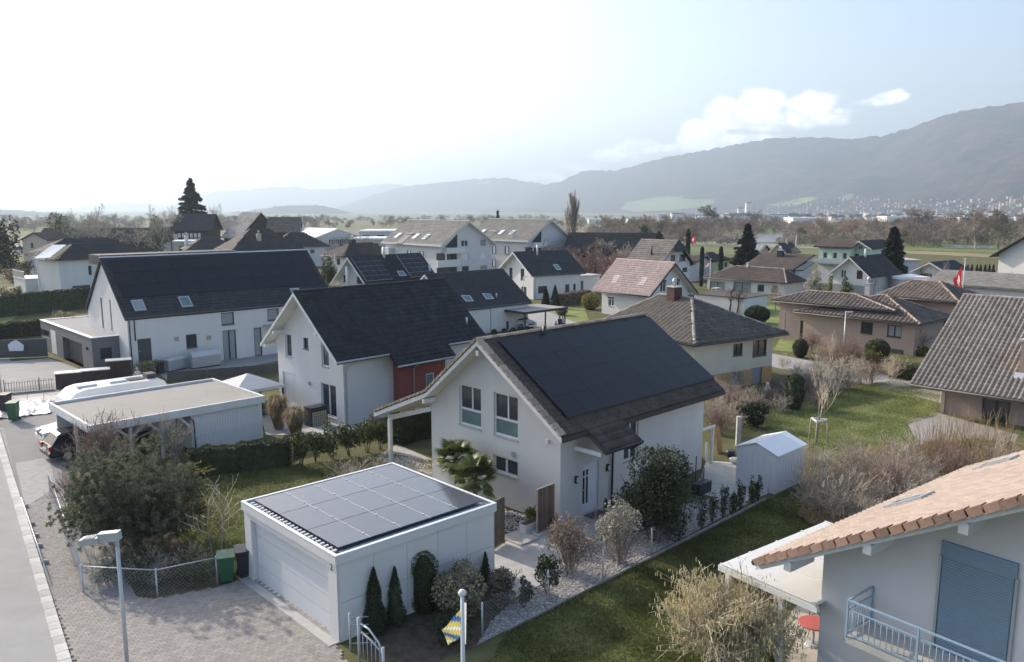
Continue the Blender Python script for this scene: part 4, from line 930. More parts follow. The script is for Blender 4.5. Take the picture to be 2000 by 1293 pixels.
MB().box(0, GL + .05, GW - .02, GW + .05, GH - .3, GH).build('fascia', M['render_bright'], G); MB().box(GL - .02, GL + .05, 0, GW - .02, GH - .3, GH).build('fascia', M['render_bright'], G)
rim = MB(); rim.box(-.08, .05, -.08, GW + .06, GH, GH + .02); rim.box(.05, GL + .06, -.08, .05, GH, GH + .02); rim.box(.05, GL + .06, GW - .06, GW + .06, GH, GH + .02); rim.box(GL - .06, GL + .06, .05, GW - .06, GH, GH + .02); rim.build('roof_edge', M['metal_white'], G)
MB().box(0, GL - .02, 0, GW - .02, GH - .32, GH - .16).build('flat_roof', M['roof_gravel'], G)
gd = window(G, wl, dr, 'garage', .22); MB().box(-.34, -.002, .02, GW - .05, -.05, .045).build('threshold', M['concrete'], G)
# panel grid 5 x 3 with pale clamps; row of bright tray ends at the front
panels(G, fG, (.30, .38, GH), (1, 0, 0), (0, 1, 0), (0, 0, 1), 5, 3, 6.05 / 5, 5.75 / 3, 'solar_glossy', .03, .03)
cl = MB().box(-.035, .035, -.025, .025, 0, .03).mesh('clamp', M['metal_white'])
for i in range(1, 5):
    for j in range(3):
        for k in (.22, .78): o = link('clamp', cl, G); o.location = (.30 + i * 1.21, .38 + (j + k) * 1.9167, GH + .042)
sl = MB()
for i in range(1, 5): sl.box(.30 + i * 1.21 - .011, .30 + i * 1.21 + .011, .4, 6.1, GH + .02, GH + .056)
sl.build('panel_seam', M['solar_line'], G)
br = MB().box(0, .16, -.035, .035, 0, .05).mesh('bracket', M['metal_white'])
for i in range(24): o = link('bracket', br, G); o.location = (.07, .35 + i * .243, GH - .02)
MB().box(.07, .30, .2, 6.15, GH - .15, GH - .09).build('roof_tray', M['dark_frame'], G)
MB().box(.3, 6.4, .1, .34, GH - .12, GH - .06).build('roof_tray', M['blind_blue'], G)
ft = D.curves.new('house_number', 'FONT'); ft.body = '2'; ft.size = .30; ft.extrude = .004; fo = D.objects.new('house_number', ft); COL.objects.link(fo); fo.parent = G; fo.location = (-.006, .36, 2.34); fo.rotation_euler = (PI / 2, 0, -PI / 2); ft.materials.append(M['ink']); to_mesh(fo)
# ---- white house with the black roof
H2, f2, w2, rp2 = gable_house('white_gable_house', 'white house with a steep plain black roof and red porch wall', 'house',
    (-13.77, 50.77, 46.89, 12.77, 4.49, 4.32, 8.2, 4.32, 4.47, .86, .66), 'render_bright', 'tile_black', ('flat', .30, .36, 'tile_black'),
    [('g', rc('B2', 403, 1030, 458, 1212), 'w1'), ('g', rc('B2', 540, 1060, 580, 1150), 'd1'), ('g', rc('B2', 672, 1092, 733, 1285), 'w1'), ('g', rc('C8', 440, 280, 560, 560), 'blind_w'), ('g', rc('C8', 760, 372, 896, 680), 'w2')], 'soffit', 'paint_white', gutter=False, singles=300, ridge='tile_black', ridge_single=True)
m2 = (8.2 - 4.32) / 4.49; z2 = lambda y: 8.2 + m2 * y; pr = MB(); pr.prism([(3.94, -4.49, z2(-4.49) - .01), (8.95, -4.49, z2(-4.49) - .01), (8.95, -5.3, z2(-5.3)), (3.94, -5.3, z2(-5.3))], (0, .02, -.2)); pr.build('porch_roof', M['tile_black'], H2)
tile_face(H2, f2, [(3.94, -5.3, z2(-5.3)), (8.95, -5.3, z2(-5.3)), (8.95, -4.5, z2(-4.5)), (3.94, -4.5, z2(-4.5))], .3, .36, 'tile_black', 'flat', 0, 'porch_tile')
rw = MB(); W_ = Wall(f2, (0, -4.45, 0), (1, 0, 0), (0, -1, 0)); hr = (7.0, .9, 7.75, 2.5); wall_mesh(rw, W_, [(4.75, -.3), (8.75, -.3), (8.75, 3.55), (4.75, 3.55)], [hr], .1); rw.poly([(4.75, -4.45, -.3), (4.75, -3.83, -.3), (4.75, -3.83, 3.9), (4.75, -4.45, 3.55)]); rw.poly([(8.75, -4.45, -.3), (8.75, -3.83, -.3), (8.75, -3.83, 3.9), (8.75, -4.45, 3.55)]); rw.build('porch_wall', M['render_red'], H2); window(H2, W_, hr, 'wt', .1)
for xa, xb, y_, z_ in ((0, 3.9, -4.55, 4.24), (9.0, 12.77, -4.55, 4.24), (3.94, 8.95, -5.36, 3.54)): MB().tube([(xa, y_, z_), (xb, y_, z_)], .07, 8).build('gutter', M['metal_grey'], H2)
pipe(H2, [(1.0, -4.5, 4.2), (1.0, -4.1, 3.85), (1.0, -3.9, 3.6), (1.0, -3.9, 0)]); pipe(H2, [(5.9, -5.3, 3.5), (5.9, -4.7, 3.2), (5.9, -4.52, 3.0), (5.9, -4.52, 0)])
for y, z in ((2.7, 5.35), (3.85, 4.35), (-2.2, 5.75)): MB().box(0, .88, y - .1, y + .1, z - .12, z + .1).build('purlin', M['paint_white'], H2)
pipe(H2, [(11.8, -3.4, 5.2), (11.8, -3.4, 5.75)], .08, 'galv', 'vent_pipe')
for wn, yy, zz_ in (('lamp', -.1, 2.2),): MB().box(.74, .86, yy - .08, yy + .08, zz_ - .1, zz_ + .1).build('wall_lamp', M['metal_grey'], H2)
# ---- long white house with the wide solar roof, grey garage wing
P3 = (-35.04, 68.91, 43.65, 19.65, 5.11, 4.57, 9.22, 5.11, 4.57, .2, .11)
H3, f3, w3, rp3 = gable_house('long_white_house', 'long white row house with a full width dark solar roof', 'house', P3, 'render_bright', 'tile_slate', ('flat', .30, .36, 'tile_slate'),
    [('g', (-1.35, 3.2, -.9, 5.75), 'd1', 1), ('g', (1.0, 3.2, 1.35, 5.75), 'd1', 1), ('b', rc('A1', 962, 1160, 1070, 1310), 'door_dark'), ('b', rc('A1', 1303, 1128, 1385, 1215), 'd1'), ('b', rc('A1', 1550, 975, 1645, 1052), 'd1c'), ('b', rc('A1', 1560, 1100, 1665, 1300), 'd2c'), ('b', rc('B2', 272, 852, 362, 930), 'd1c'), ('b', rc('B2', 172, 992, 240, 1195), 'd1c')], 'tile_slate', singles=0, ridge='galv')
m3 = (9.22 - 4.57) / 5.11; z3 = lambda y: 9.22 + m3 * y; n3 = Vector((0, -m3, 1)).normalized(); e3 = Vector((0, 1, m3)).normalized()
panels(H3, f3, (.5, -3.55, z3(-3.55)), (1, 0, 0), e3, n3, 11, 3, 18.7 / 11, 4.42 / 3, 'solar', .02, .07)
for x0_ in (1.0, 4.9, 15.5):
    w_ = .95; y0_, y1_ = -4.65, -3.75; pts = [(x0_, y1_, z3(y1_)), (x0_ + w_, y1_, z3(y1_)), (x0_ + w_, y0_, z3(y0_)), (x0_, y0_, z3(y0_))]; c = sum((Vector(p) for p in pts), Vector()) / 4; f = MB()
    inn = [c + (Vector(p) - c) * .8 for p in pts]
    for i in range(4): j = (i + 1) % 4; f.prism([pts[i], pts[j], inn[j], inn[i]], n3 * .09)
    o = f.build('skylight', M['metal_grey'], H3); MB().poly([p + n3 * .06 for p in inn]).build('pane', M['blind_grey' if x0_ != 4.9 else 'glass_teal'], o)
MB().box(.1, 12.5, .5, 3.2, 8.6, 9.42).build('dormer', M['tile_slate'], H3)
# canopy, downpipes, wall boxes
MB().box(12.0, 14.2, -5.9, -5.02, 2.78, 2.83).build('canopy', M['glass_curtain'], H3); pipe(H3, [(.35, -5.05, 4.3), (.35, -5.05, 0)], .05, 'dark_frame'); pipe(H3, [(.75, -5.05, 4.4), (.75, -5.05, 2.6)], .05, 'dark_frame')
for x, z in ((4.1, 2.4), (6.9, 2.2)): MB().box(x - .2, x + .2, -5.03, -4.99, z - .18, z + .18).build('vent_cover', M['timber_pale'], H3)
AX0, AX1, AY0, AY1, AH = -1.95, .19, -2.75, 12.6, 2.85
wA = Wall(f3, (AX0, 0, 0), (0, -1, 0), (-1, 0, 0)); wB = Wall(f3, (0, AY0, 0), (1, 0, 0), (0, -1, 0)); m = MB(); r1 = wA.rect(*rc('K', 455, 570, 760, 960)); r1 = (r1[0], .0, r1[2], r1[3]); r2 = wA.rect(*rc('K', 140, 450, 275, 600)); r3 = wA.rect(*rc('K', 285, 470, 390, 880)); r4 = (-1.6, 1.05, -.55, 2.1)
wall_mesh(m, wA, [(-AY1, -.3), (-AY0, -.3), (-AY0, AH), (-AY1, AH)], [r1, r2], .45); r4 = (-1.35, 1.0, -.45, 1.95); wall_mesh(m, wB, [(AX0, -.3), (AX1, -.3), (AX1, AH), (AX0, AH)], [r4], .1)
m.poly([(AX0, AY1, -.3), (AX1 + 3, AY1, -.3), (AX1 + 3, AY1, AH), (AX0, AY1, AH)]); m.build('garage_wing', M['render_grey'], H3)
window(H3, wA, r1, 'garage_dark', .45); window(H3, wA, r2, 'd1', .3, False); window(H3, wB, r4, 'd1', .1, False); MB().box(AX0 - .012, AX0 - .002, -r3[2], -r3[0], .1, r3[3]).build('white_panel', M['render_bright'], H3)
MB().poly([(AX0 + .3, AY0 + .3, AH - .02), (AX1, AY0 + .3, AH - .02), (AX1, 5.1, AH - .02), (AX1 + 3, 5.1, AH - .02), (AX1 + 3, AY1 - .3, AH - .02), (AX0 + .3, AY1 - .3, AH - .02)]).build('flat_roof', M['roof_gravel'], H3)
cpm = MB(); cpm.box(AX0 - .05, AX0 + .3, AY0 - .05, AY1, AH, AH + .05); cpm.box(AX0 + .3, AX1 + .02, AY0 - .05, AY0 + .3, AH, AH + .05); cpm.box(AX0 + .3, AX1 + 3, AY1 - .3, AY1, AH, AH + .05); cpm.build('roof_edge', M['metal_white'], H3)
for y in (-1.55, 5.0): MB().box(AX0 - .12, AX0 - .005, y - .09, y + .09, 1.75, 2.0).build('wall_lamp', M['dark_frame'], H3)
# ---- open carport with store
fC = Frame(-21.34, 39.65, R(44.33)); HC = thing('carport', 'long flat roofed white timber carport with a closed store at its right end', 'carport', -21.34, 39.65, 0, R(44.33)); CL, CW, CH = 9.47, 6.83, 2.57
MB().box(.02, CL - .02, .02, CW - .02, CH - .36, CH - .14).build('roof', M['roof_sheet'], HC)
for bx in ((-.06, .08, -.06, CW + .06), (CL - .08, CL + .06, -.06, CW + .06)): MB().box(bx[0], bx[1], bx[2], bx[3], CH - .42, CH).build('fascia', M['paint_old'], HC)
for by in ((-.06, .08), (CW - .08, CW + .06)): MB().box(.08, CL - .08, by[0], by[1], CH - .42, CH).build('fascia', M['paint_old'], HC)
for x in (.25, 2.0, 3.6, 5.25): MB().box(x - .075, x + .075, .15, .3, -.1, CH - .42).build('post', M['paint_old'], HC)
for y in (3.4, 6.6): MB().box(.2, .35, y - .075, y + .075, -.1, CH - .42).build('post', M['paint_old'], HC)
for x in (.25, 2.0, 3.6, 5.25):
    for s in (-1, 1):
        if (x, s) in ((.25, -1), (5.25, 1)): continue
        MB().beam((x, .22, CH - 1.15), (x + s * .7, .22, CH - .45), .1, .12).build('brace', M['paint_old'], HC)
pb = MB().box(.006, .144, -.02, .02, 0, CH - .44).mesh('wall_board', M['paint_white'])
for i in range(27): o = link('wall_board', pb, HC); o.location = (5.35 + i * .15, .17, 0)
bk = MB(); bk.box(5.35, CL - .1, .2, .24, 0, CH - .44); bk.box(5.35, 5.4, .24, CW - .3, 0, CH - .44); bk.box(CL - .15, CL - .1, .24, CW - .3, 0, CH - .44); bk.box(.3, CL - .1, CW - .3, CW - .24, 0, CH - .44); bk.build('store_wall', M['paint_old'], HC)
pipe(HC, [(5.0, .05, CH - .4), (5.3, .05, CH - .8), (5.35, .08, .1)], .04, 'dark_frame')
MB().box(9.1, 9.25, .1, .17, 1.95, 2.15).build('lamp_box', M['paint_white'], HC)
# ---- cream hipped house behind
H5, f5, w5, fc5 = hip_house('cream_hipped_house', 'cream house with a mossy dark hipped tile roof and orange plinth', 'house', (12.92, 56.43, 32.43, 10.02, 11.71, 3.87, 6.36, 5.43, .79, 2.66), 'b', 'render_cream', 'tile_dark', ('wave', .46, .42, 'tile_dark'),
    [('b', rc('B4', 738, 1100, 808, 1185), 'd2'), ('b', rc('B4', 893, 1072, 997, 1185), 'd2'), ('b', rc('Q', 318, 355, 392, 450), 'blind_g'), ('b', rc('Q', 472, 322, 575, 440), 'blind_g')], ridge='tile_ridge', ridge_single=True, singles=300)
for a, c in ((.79, 4.9), (5.7, 6.9), (8.1, 9.22)): MB().box(a, c, .765, .788, -.3, 1.25).build('plinth', M['render_orange'], H5)
chimney(H5, 4.6, 7.0, 5.6, 7.15, .85, 'shutter_brown')
# ---- dark house behind the black roof
H9, f9, w9, rp9 = gable_house('dark_roof_house', 'white house with a blue black roof and two skylights behind the carport', 'house', (-9.38, 86.78, 44.32, 11.56, 4.79, 2.9, 6.44, 4.79, 2.9, .36, .22), 'render_bright', 'tile_slate', ('flat', .3, .36, 'tile_slate'),
    [('b', rc('B3', 528, 940, 553, 1005), 'w1')], 'paint_white', 'paint_white')
for q in ([(190, 752), (255, 752), (285, 795), (225, 797)], [(345, 738), (405, 740), (437, 778), (378, 782)]): skylight(H9, f9, rp9, [cp('B3', *p) for p in q], 'glass_teal')
p = f9.hit(*cp('B3', 455, 770), rp9[0], rp9[1]); pipe(H9, [p, p + Vector((0, 0, .55))], .09, 'galv', 'vent_pipe'); pipe(H9, [(5.4, -4.75, 2.8), (5.4, -4.6, 2.5), (5.4, -4.6, -.2)])
# ---- house with two solar fields
H10, f10, w10, rp10 = gable_house('solar_field_house', 'small white house with two fields of gridded solar panels on black roof', 'house', (-18.31, 90.27, 50.38, 11.2, 3.0, 5.15, 8.07, 3.22, 4.94, .8, .7), 'render_bright', 'tile_black', ('flat', .3, .36, 'tile_black'),
    [('g', rc('B2', 838, 598, 882, 652), 'd1'), ('g', rc('B2', 938, 608, 985, 662), 'd1')], 'paint_white', 'paint_white')
m10 = (8.07 - 5.15) / 3.0; n10 = Vector((0, -m10, 1)).normalized(); e10 = Vector((0, 1, m10)).normalized()
for xa in (.35, 7.1): MB().prism([(xa, -2.7, 8.07 - 2.7 * m10), (xa + 3.9, -2.7, 8.07 - 2.7 * m10), (xa + 3.9, -2.7 + 3.55 * e10.y, 8.07 - 2.7 * m10 + 3.55 * e10.z), (xa, -2.7 + 3.55 * e10.y, 8.07 - 2.7 * m10 + 3.55 * e10.z)], n10 * .085).build('panel_rack', M['solar_line'], H10); panels(H10, f10, (xa, -2.7, 8.07 - 2.7 * m10), (1, 0, 0), e10, n10, 4, 5, 3.9 / 4, 3.55 / 5, 'solar', .05, .1)
skylight(H10, f10, rp10, [cp('B2', 1235, 570), cp('B2', 1280, 570), cp('B2', 1308, 606), cp('B2', 1255, 608)], 'glass_teal')
pipe(H10, [(5.1, -.3, 7.6), (5.1, -.3, 9.0)], .16, 'metal_white', 'flue'); pipe(H10, [(.2, .35, 3.9), (.2, .35, 7.0)], .2, 'metal_white', 'flue'); pipe(H10, [(10.6, -2.2, 5.8), (10.6, -2.2, 6.9)], .15, 'metal_white', 'flue')
# ---- white house with a slate roof
H11, f11, w11, rp11 = gable_house('white_slate_house', 'white house with slate blue roof, dark windows and a single skylight', 'house', (.12, 122.9, 34.48, 10.43, 4.85, 3.64, 6.91, 4.15, 4.11, .7, .48), 'render_bright', 'tile_slate', ('flat', .33, .4, 'tile_slate'),
    [('g', rc('z2', 598, 980, 648, 1150), 'd1'), ('g', rc('z2', 775, 998, 832, 1178), 'd1'), ('b', rc('B3', 765, 682, 826, 727), 'd1'), ('b', rc('B3', 966, 668, 996, 750), 'door_dark'), ('b', rc('B3', 1027, 664, 1043, 708), 'd1'), ('g', rc('B3', 640, 682, 678, 745), 'd1')], 'paint_white', 'paint_white')
skylight(H11, f11, rp11, [cp('z2', 1275, 938), cp('z2', 1350, 935), cp('z2', 1415, 1020), cp('z2', 1340, 1025)], 'glass_teal'); pipe(H11, [(4.0, -.8, 6.3), (4.0, -.8, 7.9)], .14, 'metal_white', 'flue'); pipe(H11, [(1.3, -4.5, 3.3), (1.0, -4.4, 3.0), (1.0, -4.4, 0)])
# low garage to its right
q = thing('low_garage', 'low white flat roofed garage beside the slate roof house', 'garage', 9.6, 127.5, 0, R(34)); MB().box(0, 5.5, 0, 4, -.3, 2.6).build('wall', M['render_bright'], q); MB().box(-.2, 5.7, -.2, 4.2, 2.6, 2.85).build('roof', M['concrete'], q); MB().box(1.2, 2.1, -.03, -.002, .1, 2.0).build('door', M['door_grey'], q); MB().box(.3, .8, -.03, -.002, 1.0, 1.7).build('window', M['blind_grey'], q)
# ---- rosy tiled house
H12, f12, w12, rp12 = gable_house('rosy_tile_house', 'white house with a rosy pink tiled roof and blue awning boxes', 'house', (13.82, 106.97, -50.95, 9.84, 4.55, 2.97, 6.81, 4.64, 2.9, .98, .88), 'render_bright', 'tile_rosy', ('wave', .32, .38, 'tile_rosy'),
    [('h', rc('z6', 1040, 1045, 1125, 1195), 'w2'), ('h', rc('z6', 1258, 1030, 1335, 1165), 'w2'), ('b', rc('B3', 1285, 775, 1325, 830), 'w2')], 'soffit', 'timber_dark', ridge='tile_rosy', ridge_single=True)
for q in ([(345, 940), (412, 945), (340, 1062), (272, 1058)], [(765, 975), (848, 980), (770, 1100), (695, 1095)]): skylight(H12, f12, rp12, [cp('z6', *p) for p in q], 'roof_metal_white')
for r_ in (rc('z6', 1045, 1020, 1128, 1043), rc('z6', 1255, 1003, 1338, 1028)):
    a = w12['h'].rect(*r_); mb = MB(); bar(mb, w12['h'], *a, -.08, .02); mb.build('awning_box', M['flag_blue'], H12)
a = w12['b'].rect(*rc('B3', 1283, 760, 1327, 774)); mb = MB(); bar(mb, w12['b'], *a, -.08, .02); mb.build('awning_box', M['flag_blue'], H12)
# ---- big weathered tile roof at right
H7, f7, w7, rp7 = gable_house('grey_tile_house', 'house at the right edge under a huge weathered grey brown tile roof', 'house', (32.9, 58.77, -46.11, 14.7, 9.07, 1.92, 7.19, 9.06, 1.92, 1.54, 1.46), 'render_brown', 'tile_greybrown', ('wave', .30, .37, 'tile_greybrown'), [('b', (4.0, -.1, 5.6, 1.5), 'd2', 1), ('b', (9.0, -.1, 10.6, 1.5), 'd2', 1)], 'paint_old', 'metal_grey', singles=300, ridge='tile_ridge', ridge_single=True)
p = f7.hit(*cp('R', 1235, 690), rp7[0], rp7[1]); ch = MB().box(p.x - .1, p.x + 1.3, p.y - .1, p.y + 1.0, p.z - .5, p.z + 2.1).build('chimney', M['render_brown'], H7); MB().box(p.x - .2, p.x + 1.4, p.y - .2, p.y + 1.1, p.z + 2.101, p.z + 2.25).build('chimney_cap', M['concrete'], ch); MB().prism([(p.x - .3, p.y - .45, p.z - .2), (p.x + 1.5, p.y - .45, p.z - .2), (p.x + 1.5, p.y - .1, p.z + .12), (p.x - .3, p.y - .1, p.z + .12)], (0, 0, .03)).build('flashing', M['galv'], H7)
MB().box(1.6, 1.8, -7.7, -7.5, -.2, 1.8).build('post', M['timber_pale'], H7)
# ---- near house at the lower right: terracotta roof, blue blind
P6 = (7.0 + .616 * 7.5, 21.8 - .788 * 7.5, 38.0, 13.6, 7.5, 3.45, 3.45 + .575 * 7.5, 7.5, 3.45, 1.1, 1.4)
# its visible slope falls to the left, so the frame's A side carries the tiles
H6, f6, w6, rp6 = gable_house('terracotta_house', 'near white house at the lower right with a terracotta tiled roof', 'house', P6, 'render_pale', 'tile_terra', None, [], 'paint_old', 'paint_old', gutter=False)
zr6 = P6[6]
tile_face(H6, f6, [(13.6, 7.5, 3.45), (.0, 7.5, 3.45), (.0, .0, zr6), (13.6, .0, zr6)], .27, .34, 'tile_terra', 'wave', 300)
MB().tube([(-.05, 7.58, 3.38), (13.6, 7.58, 3.38)], .08, 8).build('gutter', M['dark_frame'], H6)
vt6 = MB().box(-.14, .12, -.22, .22, -.13, .07).mesh('verge_tile', M['tile_terra_edge']); an = math.atan(.575); n = int(7.5 / math.cos(an) / .38)
for i in range(n): t = (i + .5) / n; o = link('verge_tile', vt6, H6); o.location = (-.02, 7.5 * (1 - t), 3.45 + (zr6 - 3.45) * t + .04); o.rotation_euler = (-an - .09, 0, 0)
for y in (6.5, 4.3, 2.1): z = 3.45 + .575 * (7.5 - y) - .2; MB().box(-.05, 1.12, y - .11, y + .11, z - .3, z - .035).build('purlin', M['paint_old'], H6)
wg = w6['g']; bw = wg.rect(*cp('T', 868, 735), *cp('T', 1345, 1249)); x0_, x1_ = bw[0], bw[2]
bx = MB(); zt_ = wg.px(*cp('T', 865, 625))[1]; zb_ = wg.px(*cp('T', 868, 728))[1]; bar(bx, wg, x0_ - .03, zb_, x1_ + .03, zt_, -.06, .02); bx.build('blind_box', M['blind_blue'], H6)
bb = MB(); bar(bb, wg, x0_, zb_ - 2.6, x1_, zb_ - .004, -.012, .03); bl = bb.build('roller_blind', M['blind_blue'], H6); s0 = MB(); bar(s0, wg, x0_ + .03, zb_ - .07, x1_ - .03, zb_ - .012, -.032, -.0125); sm_ = s0.mesh('slat', M['blind_blue'])
for i in range(38): o = link('slat', sm_, bl); o.location = (0, 0, -i * .068)
for a_ in (x0_ - .07, x1_ + .004): fb = MB(); bar(fb, wg, a_, zb_ - 2.6, a_ + .066, zb_ - .01, -.05, .02); fb.build('blind_rail', M['metal_grey'], H6)
# balcony with blue railing
pa = f6.loc(at(1657, 1172, 3.45)); pb_ = f6.loc(at(1712.7, 1141.7, 3.45)); bz = 2.45; yl = pa.y; xo = pa.x
bal = MB().box(xo, 1.09, yl - 5.5, yl, bz - .18, bz).build('balcony_slab', M['concrete'], H6)
rl = MB(); rl.beam((xo, yl, 3.45), (1.1, yl, 3.45), .05, .04); rl.beam((xo, yl, 3.45), (xo, yl - 5.5, 3.45), .05, .04); rl.beam((xo, yl, 3.2), (xo, yl - 5.5, 3.2), .03, .03); rl.beam((xo, yl, 3.2), (1.1, yl, 3.2), .03, .03); rl.beam((xo, yl, 2.55), (xo, yl - 5.5, 2.55), .03, .03); rl.beam((xo, yl, 2.55), (1.1, yl, 2.55), .03, .03)
for y in (yl, yl - 1.8, yl - 3.6): rl.beam((xo, y, bz), (xo, y, 3.45), .05, .05)
rl.beam((1.06, yl, bz), (1.06, yl, 3.45), .05, .05); RL = rl.build('railing', M['blue_rail'], H6); bm = MB().tube([(0, 0, 2.56), (0, 0, 3.2)], .011, 5).mesh('baluster', M['blue_rail'])
for i in range(1, 36): o = link('baluster', bm, RL); o.location = (xo, yl - i * .15, 0)
for i in range(1, 9): o = link('baluster', bm, RL); o.location = (xo + i * (1.0 - xo) / 9, yl, 0)
for (u0, v0, u1, v1) in ((1706, 957, 1737, 972), (1893, 893, 1915, 912)):
    pass
nA = Vector((0, .575, 1)).normalized(); eA = Vector((0, -1, .575)).normalized()
for q in (cp('T', 640, 372), cp('T', 1250, 108)):
    c = f6.hit(*q, (0, 0, zr6), nA); o = MB(); X = Vector((.42, 0, 0)); Y = eA * .65
    for a_, b2 in ((X * .86, Y * 0), (-X * .86, Y * 0)): o.obox(c + a_ + nA * .08, X * .14, Y, nA * .09)
    for a_ in (Y * .9, -Y * .9): o.obox(c + a_ + nA * .081, X * .72, Y * .1, nA * .088)
    o = o.build('skylight', M['galv'], H6); MB().obox(c + nA * .1, X * .72, Y * .8, nA * .012).build('pane', M['glass_teal'], o)
# pergola roof beside it
fP = Frame(6.47, 23.6, R(37)); PG = thing('terrace_roof', 'white lean to terrace roof of pale sheets beside the terracotta house', 'pergola', 6.47, 23.6, 0, R(37)); 
psh = MB().box(.01, 1.40, -3.3, 0, 2.5, 2.53).mesh('roof_sheet', M['canvas'])
for i in range(4): o = link('roof_sheet', psh, PG); o.location = (i * 1.42, 0, 0)
for i in range(5): MB().box(i * 1.42 - .03, i * 1.42 + .03, -3.3, .02, 2.531, 2.56).build('glazing_bar', M['paint_white'], PG)
MB().box(-.06, .06, -3.35, .06, 2.32, 2.498).build('beam', M['paint_white'], PG); MB().box(.06, 5.7, -.04, .06, 2.34, 2.498).build('beam', M['paint_white'], PG)
for x, y in ((.0, -.3), (.0, -2.2), (3.0, 0), (5.6, 0)): MB().box(x - .07, x + .07, y - .07, y + .07, -.1, 2.32).build('post', M['paint_white'], PG)
for i in range(4): MB().box(.1, 5.6, -.75 - i * .75, -.69 - i * .75, 2.38, 2.498).build('rafter', M['paint_white'], PG)
# ---- brown hipped complex at right
H8, f8, w8, fc8 = hip_house('brown_hipped_house', 'long pinkish brown house with red brown hipped tile roofs', 'house', (36.74, 72.01, 41.19, 7.86, 12.49, 3.1, 5.04, 5.0, .75, 7.0), 'b', 'render_brown', 'tile_dark', ('wave', .42, .42, 'tile_redbrown'), [('g', rc('B5', 333, 922, 420, 1022), 'd2'), ('g', rc('B5', 540, 945, 645, 1050), 'd2c')], ridge='tile_ridge_red', ridge_single=True)
h8b, _, _, _ = hip_house('brown_hipped_wing', 'rear wing of the brown house with a long low hipped tile roof', 'house', (42.39, 72.17 + 4, 34.45, 6.44, 8.4, 4.58, 6.11, 3.79, .8, 1.99), 'b', 'render_brown', 'tile_dark', ('wave', .42, .42, 'tile_redbrown'), [], ridge='tile_ridge_red')
h8c, f8c, w8c, _ = hip_house('brown_hipped_annex', 'left annex of the brown house with covered seat under the eaves', 'house', (35.54, 74.5, 44.45, 5.08, 12.64, 4.0, 5.0, 4.94, .8, 3.14), 'b', 'render_brown', 'tile_dark', ('wave', .42, .42, 'tile_redbrown'), [('g', (-9.5, 0, -7.2, 2.1), 'd3' if False else 'd2', 1)], ridge='tile_ridge_red')
chimney(H8, 5.2, 7.4, 4.6, 5.9, .5, 'concrete')
MB().box(-.2, 0, 10.7, 10.9, -.2, 3.0).build('post', M['timber_pale'], h8c)
gr = MB(); W_ = Wall(f8, (.74, 0, 0), (0, -1, 0), (-1, 0, 0)); a = W_.rect(*rc('B5', 570, 1135, 660, 1235)); bar(gr, W_, a[0], a[1], a[2], a[3], -.01, .02); gr.build('garage_door', M['door_grey'], H8)
# ---- white bungalow
H23, f23, w23, _ = hip_house('white_bungalow', 'long white bungalow with a smooth brown hipped roof and terrace', 'house', (42.39, 124.67, 41.61, 6.22, 15.33, 2.0, 3.91, 2.36, .5, 4.45), 'b', 'render_bright', 'roof_far_brown', ('flat', .35, .4, 'roof_far_brown'), [('g', rc('z7', 640, 1085, 735, 1195), 'd2'), ('g', rc('z7', 858, 1100, 950, 1212), 'd2'), ('g', rc('z7', 262, 1040, 527, 1235), 'd2c'), ('g', rc('B4', 553, 603, 668, 690), 'd2c')], ridge='tile_ridge', zb0=-.6)
chimney(H23, 3.1, 8.9, 3.4, 4.5, .35, 'metal_white', True, False)
q = thing('white_carport_block', 'low white flat roofed garage below the bungalow terrace', 'garage', *at(1452, 612)[:2], 0, R(44)); MB().box(0, 6, 0, 7.5, -.3, 1.9).build('wall', M['render_bright'], q); MB().box(-.1, 6.1, -.1, 7.6, 1.9, 2.0).build('roof', M['roof_far_brown'], q); MB().box(-.03, -.002, .6, 3.4, 0, 1.6).build('garage_door', M['metal_white'], q)
